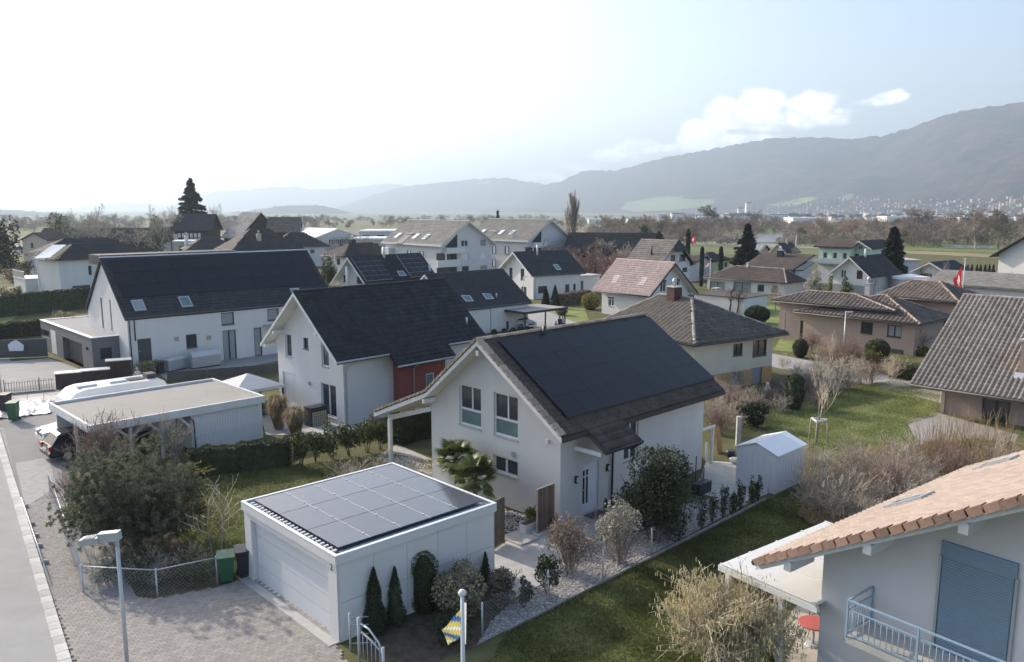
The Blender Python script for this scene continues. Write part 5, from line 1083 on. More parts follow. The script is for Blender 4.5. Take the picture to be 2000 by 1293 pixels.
# ------------------------------------------------------------------ houses of the middle distance
FAR = {
'H14a': (-19.86, 156.24, -48.75, 18.97, 6.08, 7.21, 11.21, 6.23, 7.1, .8, .5), 'H14b': (-5.07, 177.49, -46.77, 19.01, 6.54, 7.11, 11.16, 6.52, 7.13, .8, .5),
}
APT = []
def apartments(P, label, name='apartment_block', zones=1, winpx=()):
    root, fr, w, rp = gable_house(name, label, 'apartment block', P, 'render_pale', 'roof_far_grey', ('flat', .45, .45, 'roof_far_grey'), list(winpx), 'paint_white', 'paint_white', gutter=False, tilesA=None)
    x0, y0, th, L, wb, zb, zr, wa, za, g, e = P; m_ = (zr - zb) / wb; n_ = Vector((0, -m_, 1)).normalized()
    MB().box(0, L, -wb - .12, -wb + .05, zb - .28, zb + .04).build('eave_board', M['metal_white'], root); MB().box(0, L, -.15, .15, zr + .0, zr + .12).build('ridge_board', M['metal_white'], root)
    for x, y in ((3.2, -4.4), (9.0, -4.4), (12.2, -4.4)):
        c = Vector((x, y, zr + m_ * y)); e1 = Vector((.5, 0, 0)); e2 = Vector((0, 1, m_)).normalized() * .75
        o = MB().obox(c + n_ * .1, e1, e2, n_ * .1).build('skylight', M['roof_metal_white'], root); MB().obox(c + n_ * .21, e1 * .7, e2 * .75, n_ * .01).build('pane', M['glass_teal' if x > 11 else 'blind_white'], o)
    # dark panel for the shade in the roof slot, balconies at the right corner
    MB().prism([(5.2, -wb - .3, zb - .1), (7.2, -wb - .3, zb - .1), (7.2, -wb + 2.2, zb + m_ * 2.2 + .05), (5.2, -wb + 2.2, zb + m_ * 2.2 + .05)], (0, 0, .04)).build('slot_shade_panel', M['dark_slat'], root); MB().box(5.0, 7.4, -wb + 2.1, -wb + 2.7, zb + m_ * 2.4 + .02, zb + m_ * 2.4 + .2).build('loggia_roof', M['metal_white'], root)
    H_ = w['h']
    if not APT:                                          # corner balconies surveyed once, shared by both blocks
        for r_ in (rc('z1', 1330, 672, 1612, 738), rc('z1', 1190, 866, 1540, 946), rc('z1', 1218, 758, 1540, 864), rc('z1', 1225, 962, 1540, 1050), rc('z1', 1312, 758, 1328, 900)): APT.append(H_.rect(*r_))
        APT.append([H_.px(*cp('z1', *q)) for q in ((1345, 670), (1545, 455), (1545, 670))])
    for i in (0, 1): mb = MB(); bar(mb, H_, *APT[i], -1.0, -.9); mb.build('parapet', M['render_bright'], root); mb = MB(); r_ = APT[i]; bar(mb, H_, r_[0], r_[1] - .15, r_[2], r_[1] - .002, -1.0, -.005); bar(mb, H_, r_[2] - .1, r_[1], r_[2], r_[3], -.9, -.005); bar(mb, H_, r_[0], r_[1], r_[0] + .1, r_[3], -.9, -.005); mb.build('balcony_slab', M['render_pale'], root)
    for i in (2, 3): mb = MB(); bar(mb, H_, *APT[i], -.012, .02); lo = mb.build('loggia_shade_panel', M['dark_slat'], root); r_ = APT[i]; mb = MB(); bar(mb, H_, r_[2] - 1.3, r_[1] + .05, r_[2] - .75, r_[3] - .1, -.03, -.013); bar(mb, H_, r_[2] - .65, r_[1] + .05, r_[2] - .1, r_[3] - .1, -.03, -.013); mb.build('terrace_door', M['glass'], lo)  # flat dark panels on the wall carry the shade of the balcony recesses
    mb = MB(); bar(mb, H_, *APT[4], -.95, -.8); mb.build('post', M['paint_white'], root)
    mb = MB(); mb.prism([H_.pt(*q, .02) for q in APT[5]], H_.n * .032); mb.build('loggia_shade_panel', M['glass'], root)  # dark triangle on the gable painted in for the shaded attic recess
    MB().box(1.0, 3.5, -wb - .7, -wb + .45, zb - 2.2, zb - 1.0).build('balcony', M['render_bright'], root); MB().box(1.0, 3.5, -wb - .7, -wb + .45, zb - 4.6, zb - 3.5).build('balcony', M['render_bright'], root)
    for x in (7.9, 11.8):
        for z in (zb - 2.2, zb - 5.0): o = MB().box(x, x + 1.1, -wb + .38, -wb + .49, z - .7, z + .9).build('window', M['dark_frame'], root); MB().box(x + .4, x + 1.06, -wb + .36, -wb + .379, z - .62, z + .85).build('pane', M['blind_white'], o)
    return root, fr, w
wz = [('h', rc('z1', 1608, 555, 1712, 648), 'w2'), ('h', rc('z1', 1905, 548, 1998, 640), 'blind_g'), ('h', rc('z1', 1612, 758, 1720, 852), 'blind_w'), ('h', rc('z1', 1908, 750, 1998, 842), 'blind_w'), ('h', rc('z1', 1618, 963, 1725, 1030), 'd2'), ('h', rc('z2', 148, 950, 250, 1005), 'blind_g')]
apartments(FAR['H14a'], 'nearer grey roofed apartment block with stacked balconies at its corner', winpx=wz)
apartments(FAR['H14b'], 'further apartment block half hidden behind reddish bare trees')
def G_(name, label, P, wall, roof, tiles=None, wins=(), cat='house', **k):
    return gable_house(name, label, cat, P, wall, roof, ('flat', tiles or .5, .5, roof), list(wins), k.pop('soffit', 'timber_dark'), k.pop('verge', None), k.pop('gutter', False), **k)
def Hp(name, label, P, axis, wall, roof, wins=(), tiles=.5, **k): return hip_house(name, label, 'house', P, axis, wall, roof, ('flat', tiles, .5, roof), list(wins), **k)
Hp('white_villa', 'white villa at the left with dark hipped roof and a bright roof terrace', (-67.4, 119.9, 50.98, 14.18, 9.0, 5.85, 8.01, 4.5, .6, 4.5), 'a', 'render_bright', 'roof_far_dark', [('b', rc('z3', 1375, 955, 1440, 1095), 'shutter'), ('b', rc('A1', 508, 785, 640, 866), 'garage_dark')])
V = thing('roof_terrace', 'low white garage with a sunlit roof terrace and glass railing', 'terrace', *at(66, 577)[:2], 0, R(44)); MB().box(-1.0, 5.2, 0, 6.8, -.3, 2.55).build('wall', M['render_pale'], V); MB().box(-1.1, 5.3, -.1, 6.9, 2.55, 2.66).build('floor', M['roof_metal_white'], V); MB().box(-1.08, -1.02, -.05, 6.85, 2.7, 3.7).build('glass_rail', M['glass_curtain'], V); MB().box(-1.1, -1.0, -.05, 6.85, 3.701, 3.76).build('hand_rail', M['metal_white'], V); MB().box(2.4, 3.6, -.04, -.002, 0, 1.9).build('door', M['metal_white'], V)
for x in (1.0, 2.2): MB().box(x, x + .7, .3, .8, 2.66, 3.2).build('planter', M['dark_frame'], V)
PVp = thing('white_canopy', 'bright white sheet canopy leaning on the villa eaves', 'canopy', -70.3, 121.5, 0, R(51)); MB().prism([(-.8, 1.0, 5.9), (1.0, -.2, 5.95), (4.6, 2.6, 7.7), (3.0, 3.6, 7.7)], (0, 0, .12)).build('sheet', M['roof_metal_white'], PVp); MB().box(-.5, -.3, .9, 1.1, -.2, 5.85).build('post', M['paint_white'], PVp)
Hp('dark_hip_house', 'dark hipped roof house behind the white villa at the left', (-88.0, 150.0, 40, 20, 12, 4.5, 7.6, 6, .7, 6), 'a', 'render_pale', 'roof_far_dark')
# timber chalet: dark roof, half timbered wall
CH, fCH, wCH, _ = G_('timber_chalet', 'old timber framed chalet with a high dark half hipped roof', (-95.43, 233.98, 10.0, 10.5, 10.0, 7.4, 11.75, 10.0, 7.2, .8, .8), 'timber_dark', 'roof_far_dark')
for i in range(6): MB().box(1.6 + i * 1.05, 2.3 + i * 1.05, -9.25, -9.21, 5.4, 6.6).build('plaster_field', M['render_bright'], CH)
MB().box(.5, 1.5, -9.27, -9.21, .2, 6.4).build('white_bay', M['render_bright'], CH)
G_('barn', 'tall old barn with a pale sunlit roof slope and grey timber gable', (-77.92, 237.05, -33.73, 8.07, 8.01, 5.28, 12.36, 7.18, 5.81, .6, .6), 'timber_dark', 'tile_pale', cat='barn')
G_('barn_wing', 'rust brown roofed barn wing behind the tall barn', (-67.5, 226.0, 12.0, 9.0, 8.5, 7.2, 11.0, 8.5, 7.2, .4, .6), 'timber_dark', 'tile_redbrown', cat='barn')
q, _, _, _ = Hp('dark_pyramid_house', 'house with a large dark pyramid roof and a mossy chimney', (-54.39, 156.94, 34.23, 15.33, 12.78, 4.99, 9.33, 5.93, .7, 5.75), 'a', 'render_pale', 'roof_far_dark'); chimney(q, 6.6, 3.2, 6.5, 8.3, .8, 'timber_pale')
Hp('dark_cottage', 'hipped cottage with white walls left of the industrial hall', (-53.72, 184.57, 26.81, 12.5, 11.35, 4.72, 7.8, 4.44, .7, 4.76), 'a', 'render_pale', 'roof_far_dark', [('b', rc('z5', 848, 700, 915, 755), 'd2')])
q, _, _, _ = Hp('low_hip_house', 'low hipped house in front of the timber chalet', (-72.25, 180.69, 31.13, 11.77, 11.85, 4.33, 6.65, 4.33, .7, 4.03), 'a', 'render_pale', 'roof_far_dark'); chimney(q, 1.0, 6, 5.0, 7.3, .7, 'metal_white')
q, _, _, _ = Hp('brown_hip_house', 'brown hipped house with a tall chimney behind the gridded solar roof', (-30.73, 147.7, 43.79, 12.69, 8.03, 4.73, 6.92, 4.0, .7, 4.0), 'a', 'render_pale', 'roof_far_dark', [('g', rc('z5', 1258, 838, 1315, 940), 'shutter')]); chimney(q, 5.0, 4.5, 6.4, 7.6, .9, 'timber_dark')
# industrial halls
c = aty(655, 455, 225); IH, fI, wI, _ = gable_house('industrial_hall', 'grey industrial hall with a shallow white metal roof and dark lettering', 'hall', (-45.3, 212.0, 132.0, 26.0, 9.0, 5.5, 8.2, 8.0, 5.6, .4, .3), 'metal_grey', 'roof_metal_white', None, [], 'metal_white', 'metal_white', False)
ft2 = D.curves.new('sign_lettering', 'FONT'); ft2.body = 'ninger'; ft2.size = 2.6; ft2.extrude = .03; fo2 = D.objects.new('sign_lettering', ft2); COL.objects.link(fo2); fo2.parent = IH; fo2.location = (.35, 2.5, 4.2); fo2.rotation_euler = (PI / 2, 0, -PI / 2); ft2.materials.append(M['ink']); to_mesh(fo2)
def flat_hall(name, label, u0, u1, vtop, vbot, Y, dep, matw, matr, th=0.0, cat='hall'):
    a = aty(u0, vbot, Y); b = aty(u1, vtop, Y); o = thing(name, label, cat, a.x, a.y, 0, R(th)); w_ = b.x - a.x; zt = b.z; zb = min(gz(0, Y), a.z) - .5
    MB().box(0, w_, 0, dep, zb, zt - .35).build('wall', M[matw], o); MB().box(-.3, w_ + .3, -.3, dep + .3, zt - .349, zt).build('roof', M[matr], o)
    for i in range(int(w_ / 4)): MB().box(1.0 + i * 4, 3.0 + i * 4, -.04, -.002, zt - 2.6, zt - 1.3).build('window', M['dark_frame'], o)
    return o
flat_hall('workshop_hall', 'low workshop hall with white roof right of the lettered hall', 702, 768, 450, 464, 230, 16, 'metal_grey', 'roof_metal_white')
flat_hall('workshop_annex', 'long low building with a pale flat roof in front of the workshop', 685, 770, 465, 476, 205, 12, 'concrete', 'roof_metal_white')
# right hand side
P21 = (20.32, 128.06, -43.29, 6.78, 3.8, 5.74, 8.65, 5.0, 4.9, .6, .5)
q, f21, w21, rp21 = G_('halfhip_house', 'white house with grey brown half hipped roof behind the rosy roof', P21, 'render_pale', 'tile_greybrown', None, [('h', rc('z6', 1335, 618, 1430, 715), 'd2'), ('h', rc('z6', 1200, 625, 1268, 722), 'd2'), ('h', rc('z6', 1385, 825, 1455, 880), 'd2')])
MB().poly([(6.80, 0, 8.68), (7.35, -2.2, 7.0), (7.35, 2.5, 6.9)]).build('half_hip', M['roof_far_dark'], q); pipe(q, [(3.9, -2.9, 6.3), (3.9, -2.9, 7.8)], .13, 'dark_frame', 'flue')
G_('barn', 'wide dark barn roof behind the bare trees right of the poplar', (11.5, 165.0, -14.0, 17.5, 8.5, 4.6, 8.6, 7, 5, .6, .6), 'render_beige', 'roof_far_dark', cat='barn')
G_('beige_gable_house', 'small beige gable wall seen between bare trees', (15.2, 150.0, 40, 8.0, 3.4, 4.4, 6.8, 3.4, 4.4, .6, .5), 'render_beige', 'roof_far_dark', None, [('g', rc('z6', 118, 592, 175, 655), 'd1')])
Hp('green_cottage', 'pale green cottage with dark hipped roof between two cypresses', (38.44, 156.67, 42.4, 7.67, 6.0, 3.27, 4.79, 3, .5, 3), 'a', 'render_lime', 'roof_far_dark', [('b', rc('z7', 118, 740, 160, 808), 'd1')])
G_('low_brown_house', 'low house with flat brown roof left of the green cottage', (30.0, 158.0, -46, 9.0, 5.0, 3.2, 4.6, 3, 3.6, .5, .4), 'render_pale', 'roof_far_brown')
q, _, wm, _ = G_('mono_pitch_house', 'white house with two dark brown mono pitched roofs and a square chimney', (44.07, 142.74, -45.96, 9.43, 7.21, 3.53, 5.76, .4, 5.65, .3, .3), 'render_pale', 'roof_far_brown', None, [('h', (-.9, 3.6, -.1, 4.5), 'd2', 1)]); chimney(q, 4.2, -1.6, 5.0, 6.3, .9, 'dark_frame')
MB().prism([(9.5, -6.6, -.3), (9.5, -2.9, -.3), (9.5, -2.9, 4.5), (9.5, -6.6, 3.5)], (1.2, 0, 0)).build('side_wing', M['render_pale'], q); MB().prism([(9.4, -6.8, 3.46), (9.4, -2.75, 4.55), (9.4, -2.75, 4.7), (9.4, -6.8, 3.62)], (1.5, 0, 0)).build('wing_roof', M['dark_frame'], q)
q, _, _, _ = G_('dark_gable_house', 'pale house with a dark blue roof and stone chimney beyond the big spruce', (57.64, 176.8, 43.53, 6.49, 2.22, 3.83, 5.92, 1.96, 4.05, .6, .4), 'render_beige', 'tile_slate', None, [], soffit='paint_white', verge='paint_white'); chimney(q, 3.6, -.2, 5.4, 6.8, .5, 'concrete', True, False)
q, f26, _, _ = G_('panel_roof_house', 'low house with large pale striped solar roof beyond the spruce', (52.5, 187.5, -46.03, 6.8, 2.6, 3.6, 5.3, 2.6, 3.7, .5, .4), 'render_pale', 'roof_far_grey'); mm = 1.7 / 2.6; panels(q, f26, (.3, -2.4, 5.3 - 2.4 * mm), (1, 0, 0), Vector((0, 1, mm)).normalized(), Vector((0, -mm, 1)).normalized(), 6, 1, 1.0, 2.7, 'blind_grey', .12, .06)
q, f27, w27, _ = G_('mint_house', 'large mint green house with a brown roof, balconies and white ground floor', (57.17, 149.97, -46.41, 7.2, 3.5, 6.63, 7.8, 3.56, 6.62, .8, .7), 'render_green', 'roof_far_brown', None, [('b', (1.6, 4.5, 2.4, 5.6), 'w1', 1), ('b', (3.4, 4.5, 4.2, 5.6), 'w1', 1), ('b', (5.2, 4.5, 6.0, 5.6), 'w1', 1), ('b', (1.6, 1.6, 2.4, 2.7), 'w1', 1), ('b', (4.6, 1.6, 5.4, 2.7), 'w1', 1)])
MB().box(.5, 6.9, -4.0, -2.81, 3.6, 3.75).build('balcony_slab', M['paint_white'], q); MB().box(.5, 6.9, -4.05, -4.001, 3.75, 4.5).build('balcony_rail', M['galv'], q); MB().box(.82, 6.4, -2.83, -2.80, -.4, 3.58).build('ground_floor', M['render_bright'], q)
G_('mint_house_wing', 'gabled wing of the mint green house with dark roof', (61.19, 143.66, 42.72, 9.73, 2.33, 6.44, 7.76, 1.92, 6.66, .8, .4), 'render_green', 'roof_far_dark', None, [('g', (-.4, 6.2, .4, 6.8), 'w2', 1), ('g', (-1.0, 4.2, -.2, 5.4), 'd1', 1), ('b', (2.5, 4.3, 3.4, 5.3), 'w1', 1), ('b', (6, 4.3, 6.9, 5.3), 'w1', 1)], soffit='paint_white', verge='paint_white')
q, f28, w28, rp28 = G_('white_gable_cottage', 'white gabled house with a dark roof left of the tall spruce', (48.86, 117.59, 42.42, 11.09, 3.24, 3.71, 6.49, 3.31, 3.68, .8, .7), 'render_bright', 'roof_far_dark', None, [('g', rc('B5', 172, 512, 210, 578), 'w2'), ('g', rc('B5', 298, 518, 340, 588), 'shutter'), ('g', rc('B5', 210, 645, 270, 672), 'w2')], soffit='paint_white', verge='paint_white'); pipe(q, [(4.5, -.3, 6), (4.5, -.3, 7.5)], .15, 'metal_white', 'flue'); MB().box(.74, .795, -2.5, 2.6, -.3, 2.35).build('grey_base', M['blind_grey'], q)
q, _, _, _ = G_('white_low_house', 'low white gabled house with dark blue hipped roof near the red flag', (66.2, 128.5, 38.04, 8.5, 3.0, 3.4, 5.0, 3.0, 3.4, .6, .4), 'render_bright', 'tile_slate', None, [('g', (-1.6, 2.0, .2, 3.1), 'd2', 1), ('g', (.7, 2.0, 1.7, 3.1), 'd2', 1)], soffit='paint_white', verge='paint_white')
flat_hall('white_carport', 'flat white carport roof in front of the low white house', 1757, 1812, 541, 549, 118, 5, 'render_pale', 'roof_metal_white', 0, 'carport')
G_('grey_long_hall', 'long low building with a ribbed grey roof behind the red flag', (62.6, 117.77, -52.0, 13.5, 4.89, 2.98, 4.61, 4.87, 2.99, .6, .6), 'render_pale', 'roof_far_grey', None, [('b', (7.5, .9, 8.3, 1.9), 'd1', 1)], cat='hall')
G_('white_edge_house', 'white house with brown curved eaves at the right edge', (86.5, 136.0, 30.0, 9, 6.0, 5.5, 9.5, 6.5, 5.2, 1.2, 1.0), 'render_bright', 'roof_far_brown', None, [('g', (.5, 2.6, 1.3, 3.9), 'shutter', 1), ('g', (1.8, 2.6, 2.6, 3.9), 'shutter', 1)])
flat_hall('pale_flat_house', 'pale flat topped house with small windows right of the tall spruce', 1742, 1795, 507, 526, 150, 8, 'render_pale', 'concrete', 0, 'house')
# far left farm and dark roofs
G_('dark_long_barn', 'very long dark roofed barn in front of the left meadow', (-150.0, 262.0, 3.0, 48.0, 9, 3.0, 7.2, 9, 3.0, .4, .6), 'timber_dark', 'roof_far_dark', cat='barn')
G_('beige_tall_house', 'beige tall house beside the dark evergreen at the left edge', (-120.5, 205.0, 70, 8, 4.6, 5.6, 7.4, 4.6, 5.6, .4, .3), 'render_beige', 'roof_far_brown', None, [('g', (-1.5, 3.5, -.6, 4.8), 'd1', 1)])
G_('dark_farmhouse', 'dark roofed farmhouse behind the leafless trees at left', (-104.0, 245.0, 0, 13.5, 8, 4.0, 8.0, 8, 4.0, .4, .6), 'render_pale', 'roof_far_dark')
G_('grey_shed', 'small grey gabled shed left of the timber chalet', (-88.0, 218.0, 20, 6.0, 3.0, 3.8, 5.4, 3.0, 3.8, .3, .3), 'render_pale', 'roof_far_grey')
flat_hall('white_flat_shed', 'white flat roofed shed below the timber chalet', 340, 383, 470, 478, 190, 5, 'concrete', 'roof_metal_white', 12, 'shed')
# tiny buildings of the far town, white and pale along the foot of the hill
def town_mesh(k, wallk):
    w_, d_, h_ = k; me = MB(); me.box(-w_ / 2, w_ / 2, -d_ / 2, d_ / 2, -6, h_); nb = len(me.f)
    if wallk == 'flat': me.box(-w_ / 2 - .2, w_ / 2 + .2, -d_ / 2 - .2, d_ / 2 + .2, h_ + .01, h_ + .6)
    else: me.prism([(-w_ / 2 - .5, -d_ / 2 - .6, h_ + .01), (-w_ / 2 - .5, d_ / 2 + .6, h_ + .01), (-w_ / 2 - .5, 0, h_ + d_ * .42)], (w_ + 1, 0, 0))
    return me, nb
def town_house(name, k, wallk, roofk, kind):
    me, nb = town_mesh(k, kind); m_ = me.mesh(name, M[wallk]); m_.materials.append(M[roofk]); m_.polygons.foreach_set('material_index', [0] * nb + [1] * (len(m_.polygons) - nb)); return m_
TM = [town_house('town_house', (13, 10, 7), 'render_bright', 'roof_far_brown', 'g'), town_house('town_house', (11, 9, 8), 'render_beige', 'tile_redbrown', 'g'), town_house('town_house', (18, 11, 9), 'render_pale', 'roof_far_grey', 'flat'), town_house('town_house', (12, 10, 6), 'render_beige', 'roof_far_brown', 'g'), town_house('town_house', (26, 12, 11), 'render_bright', 'roof_metal_white', 'flat')]
def hill_point(u, v):
    i = int(np.clip(np.searchsorted(HU, u), 0, len(HU) - 1)); col = HV[i]
    f_ = math.cos(PITCH) * col[:, 1] - math.sin(PITCH) * (col[:, 2] - CAMZ); up = math.sin(PITCH) * col[:, 1] + math.cos(PITCH) * (col[:, 2] - CAMZ); pv = 665.5 - FOC * up / f_
    j = int(np.argmin(abs(pv - v))); return col[j]
rt = np.random.default_rng(21); cnt = 0; spots = []
while cnt < 760:
    u = rt.uniform(1290, 2120); lo = 437 - 2 * abs(rt.normal()); hi = np.interp(u, [1290, 1420, 1500, 1560, 1680, 1780, 1900, 2000, 2120], [425, 412, 402, 388, 380, 392, 388, 380, 376]); t = rt.beta(1.1, 1.3); v = 434 + (hi - 434) * t
    spots.append((u, v)); cnt += 1
spots.sort(key=lambda s: -s[1]); far_b = []
for i, (u, v) in enumerate(spots):
    p = hill_point(u, v) if v < 424 else np.array(list(atg(u, min(v, 431))));
    k = rt.choice([0, 0, 0, 1, 2, 3, 4] if v > 418 else [0, 0, 0, 1, 3, 2]); s = rt.uniform(.75, 1.25)
    if i < 280:
        o = link('town_house', TM[k]); o.location = p; o.rotation_euler = (0, 0, rt.uniform(-.5, .9)); o.scale = (s * 1.1,) * 3; tag(o, 'tiny pale house among the many of the far town below the hill', 'house', 'far houses of the town')
    else: far_b.append((k, p, rt.uniform(-.5, .9), s * .9))
b = MB()
for k, p, a, s in far_b:
    w_, d_, h_ = ((13, 10, 7), (11, 9, 8), (18, 11, 9), (12, 10, 6), (26, 12, 11))[k]; c, sn = math.cos(a) * s, math.sin(a) * s
    P_ = [Vector((p[0] + x * c - y * sn, p[1] + x * sn + y * c, p[2] - 5)) for x, y in ((-w_ / 2, -d_ / 2), (w_ / 2, -d_ / 2), (w_ / 2, d_ / 2), (-w_ / 2, d_ / 2))]; b.prism(P_, (0, 0, 5 + h_ * s))
o = b.build('far_town', M['render_beige']); tag(o, 'scatter of very small pale buildings on the hillside of the far town', 'town', None, 'stuff')
for u, v, w_, h_, lab in ((1580, 438, 62, 9, 'long white factory hall at the near edge of the far town'), (1790, 433, 115, 9, 'longest pale factory hall with a dark band in the far town'), (1845, 432, 42, 9, 'bright white cube hall right of the longest factory'), (1900, 434, 50, 8, 'grey white hall near the right end of the far town'), (1400, 434, 70, 9, 'grey domed hall at the left end of the far town'), (1325, 432, 24, 14, 'square white tower block at the left end of the far town'), (1462, 424, 10, 26, 'slim white tower in the middle of the far town'), (1446, 426, 9, 18, 'pale church tower beside the slim white tower'), (1530, 430, 60, 10, 'white institutional block behind the tower of the far town'), (1950, 434, 60, 7, 'low shed with white roof at the right end of the far town'), (1250, 440, 46, 7, 'pale farm shed out on the plain right of the poplar'), (1165, 438, 30, 7, 'white farm shed beside the poplar on the plain')):
    p = atg(u, min(v, 436)); sc_ = p.y / FOC; o = thing('factory_hall' if w_ > 20 else 'tower', lab, 'hall' if w_ > 20 else 'tower', p.x, p.y, p.z)
    ww, hh = w_ * sc_, h_ * sc_; MB().box(-ww / 2, ww / 2, 0, min(ww, 40), -3, hh).build('wall', M['render_bright' if 'grey' not in lab else 'metal_grey'], o); MB().box(-ww / 2 - .5, ww / 2 + .5, -.5, min(ww, 40) + .5, hh + .01, hh + hh * .12 + .4).build('roof', M['roof_metal_white' if 'tower' not in lab else 'roof_far_grey'], o)
    if w_ > 40: MB().box(-ww * .45, ww * .45, -.3, -.01, hh * .35, hh * .55).build('window_band', M['metal_grey'], o)
# ------------------------------------------------------------------ vehicles
def car(name, label, x, y, rz, paint, L=4.5, Wd=1.8, Hh=1.48, kind='wagon'):
    o = thing(name, label, 'car', x, y, 0, rz); hw = Wd / 2         # x forward, nose at +L/2
    lo = [(-L / 2, .32), (-L / 2 + .02, .75), (-L / 2 + .08, .95), (L / 2 - 1.25, .97), (L / 2 - .35, .82), (L / 2 - .02, .62), (L / 2, .32)]
    b = MB(); n = len(lo); secs = [(-hw + .10, .93), (-hw, 1.0), (hw, 1.0), (hw - .10, .93)]
    base = 0
    for yy, s in secs:
        for px_, pz in lo: b.v.append((px_ * (1 if abs(yy) == hw else .985), yy, .32 + (pz - .32) * (1.0 if abs(yy) == hw else 1.04)))
    for k in range(3):
        for i in range(n): j = (i + 1) % n; b.f.append((k * n + i, k * n + j, (k + 1) * n + j, (k + 1) * n + i))
    b.f.append(tuple(range(n - 1, -1, -1))); b.f.append(tuple(range(3 * n, 4 * n))); bd = b.build('body', M[paint], o, smooth=False)
    rear = -L / 2 + (.12 if kind == 'wagon' else .5); f0, f1 = L / 2 - 1.3, L / 2 - 2.05; r1 = rear + .45; tw = hw - .2; g = MB()
    g.v = [(rear, -hw + .06, .95), (rear, hw - .06, .95), (f0, hw - .06, .96), (f0, -hw + .06, .96), (r1, -tw, Hh - .04), (r1, tw, Hh - .04), (f1, tw, Hh - .02), (f1, -tw, Hh - .02)]; g.f = [(0, 1, 5, 4), (1, 2, 6, 5), (2, 3, 7, 6), (3, 0, 4, 7), (4, 5, 6, 7)]; g.build('windows', M['car_glass'], o)
    r = MB(); r.v = [(r1 - .12, -tw - .02, Hh - .05), (r1 - .12, tw + .02, Hh - .05), (f1 + .1, tw + .02, Hh - .03), (f1 + .1, -tw - .02, Hh - .03), (r1 + .1, -tw + .1, Hh + .03), (r1 + .1, tw - .1, Hh + .03), (f1 - .15, tw - .1, Hh + .03), (f1 - .15, -tw + .1, Hh + .03)]; r.f = [(3, 2, 1, 0), (0, 1, 5, 4), (1, 2, 6, 5), (2, 3, 7, 6), (3, 0, 4, 7), (4, 5, 6, 7)]; r.build('roof', M[paint], o)
    p = MB()
    for s in (-1, 1):
        for xa, xb in ((f0 - .02, f1), (rear + .05, r1)): p.beam((xa, s * (hw - .07), .96), (xb, s * (tw + .005), Hh - .03), .06, .05)
        p.beam(((f1 + r1) / 2, s * (hw - .065), .96), ((f1 + r1) / 2, s * (tw + .005), Hh - .03), .07, .05)
    p.build('pillars', M[paint], o)
    for sx in (L / 2 - .85, -L / 2 + .85):
        for s in (-1, 1):
            w = MB(); w.tube([(sx, s * (hw - .22), .32), (sx, s * (hw + .01), .32)], .32, 16); wo = w.build('wheel', M['rubber'], o); q = MB(); q.tube([(sx, s * (hw + .005), .32), (sx, s * (hw + .02), .32)], .2, 12); q.build('rim', M['car_silver'], wo)
    for s in (-1, 1):
        MB().obox((L / 2 - .12, s * (hw - .28), .70), (.13, 0, -.02), (0, .19, 0), (0, 0, .08)).build('headlight', M['blind_white'], o)
        MB().obox((-L / 2 + .03, s * (hw - .2), .82), (.05, 0, 0), (0, .17, 0), (0, 0, .10)).build('tail_light', M['red_lamp'], o)
        MB().obox((f0 - .35, s * (hw + .06), 1.0), (.07, 0, 0), (0, .07, 0), (0, 0, .06)).build('mirror', M[paint], o)
    MB().box(-L / 2 - .05, -L / 2 + .2, -hw + .05, hw - .05, .36, .56).build('bumper', M[paint], o); MB().box(L / 2 - .2, L / 2 + .05, -hw + .08, hw - .08, .34, .52).build('bumper', M[paint], o)
    MB().box(L / 2 - .02, L / 2 + .03, -.45, .45, .54, .68).build('grille', M['dark_frame'], o); MB().box(-L / 2 - .03, -L / 2 + .03, -.26, .26, .64, .75).build('number_plate', M['flag_white'], o)
    return o
p = fC.wor((1.15, 4.2, 0)); car('dark_car', 'dark grey station wagon parked tail outwards under the white carport', p.x, p.y, fC.th, 'car_grey')
p = fC.wor((1.75, 7.95, 0)); car('white_car', 'silver white car parked nose outwards beside the carport', p.x, p.y, fC.th + PI, 'car_white', 4.3, 1.75, 1.5)
p = at(1036, 643); car('white_car', 'small white car under the steel carport behind the dark roof', p.x - 1.2, p.y + 1.2, R(-50), 'car_white', 4.0, 1.7, 1.5)
for u, v, lab in ((44, 494, 'white van parked before the beige house at the far left'), (67, 493, 'pale blue car parked right of the white van at the far left')):
    p = at(u, v); car('parked_car', lab, p.x, p.y, R(10), 'car_white' if u < 50 else 'car_silver', 5.0, 1.9, 2.0 if u < 50 else 1.5)
# caravan beside the carport
CV = thing('caravan', 'white touring caravan with roof hatches parked behind the carport', 'caravan', *fC.wor((4.35, 10.05, 0))[:2], 0, fC.th); pr = [(-3.0, .5), (-3.1, 1.3), (-2.85, 2.0), (-2.35, 2.45), (-1.8, 2.58), (2.5, 2.58), (2.85, 2.45), (3.05, 2.1), (3.1, .5)]
MB().prism([(x, -1.1, z) for x, z in pr], (0, 2.2, 0)).build('body', M['car_white'], CV)
for x, w_ in ((-1.5, .55), (.3, .5)): h = MB().box(x - w_, x + w_, -.4, .35, 2.585, 2.70).build('roof_hatch', M['metal_white'], CV)
MB().box(.9, 1.9, -.5, .4, 2.585, 2.63).build('roof_panel', M['solar'], CV); MB().box(2.0, 2.6, -.55, .25, 2.585, 2.88).build('roof_unit', M['dark_frame'], CV); MB().box(-2.6, 2.6, -1.115, -1.101, 1.2, 1.75).build('window', M['glass'], CV)
for x in (-.35, .45): MB().tube([(x, -1.12, .3), (x, -.9, .3)], .3, 14).build('wheel', M['rubber'], CV)
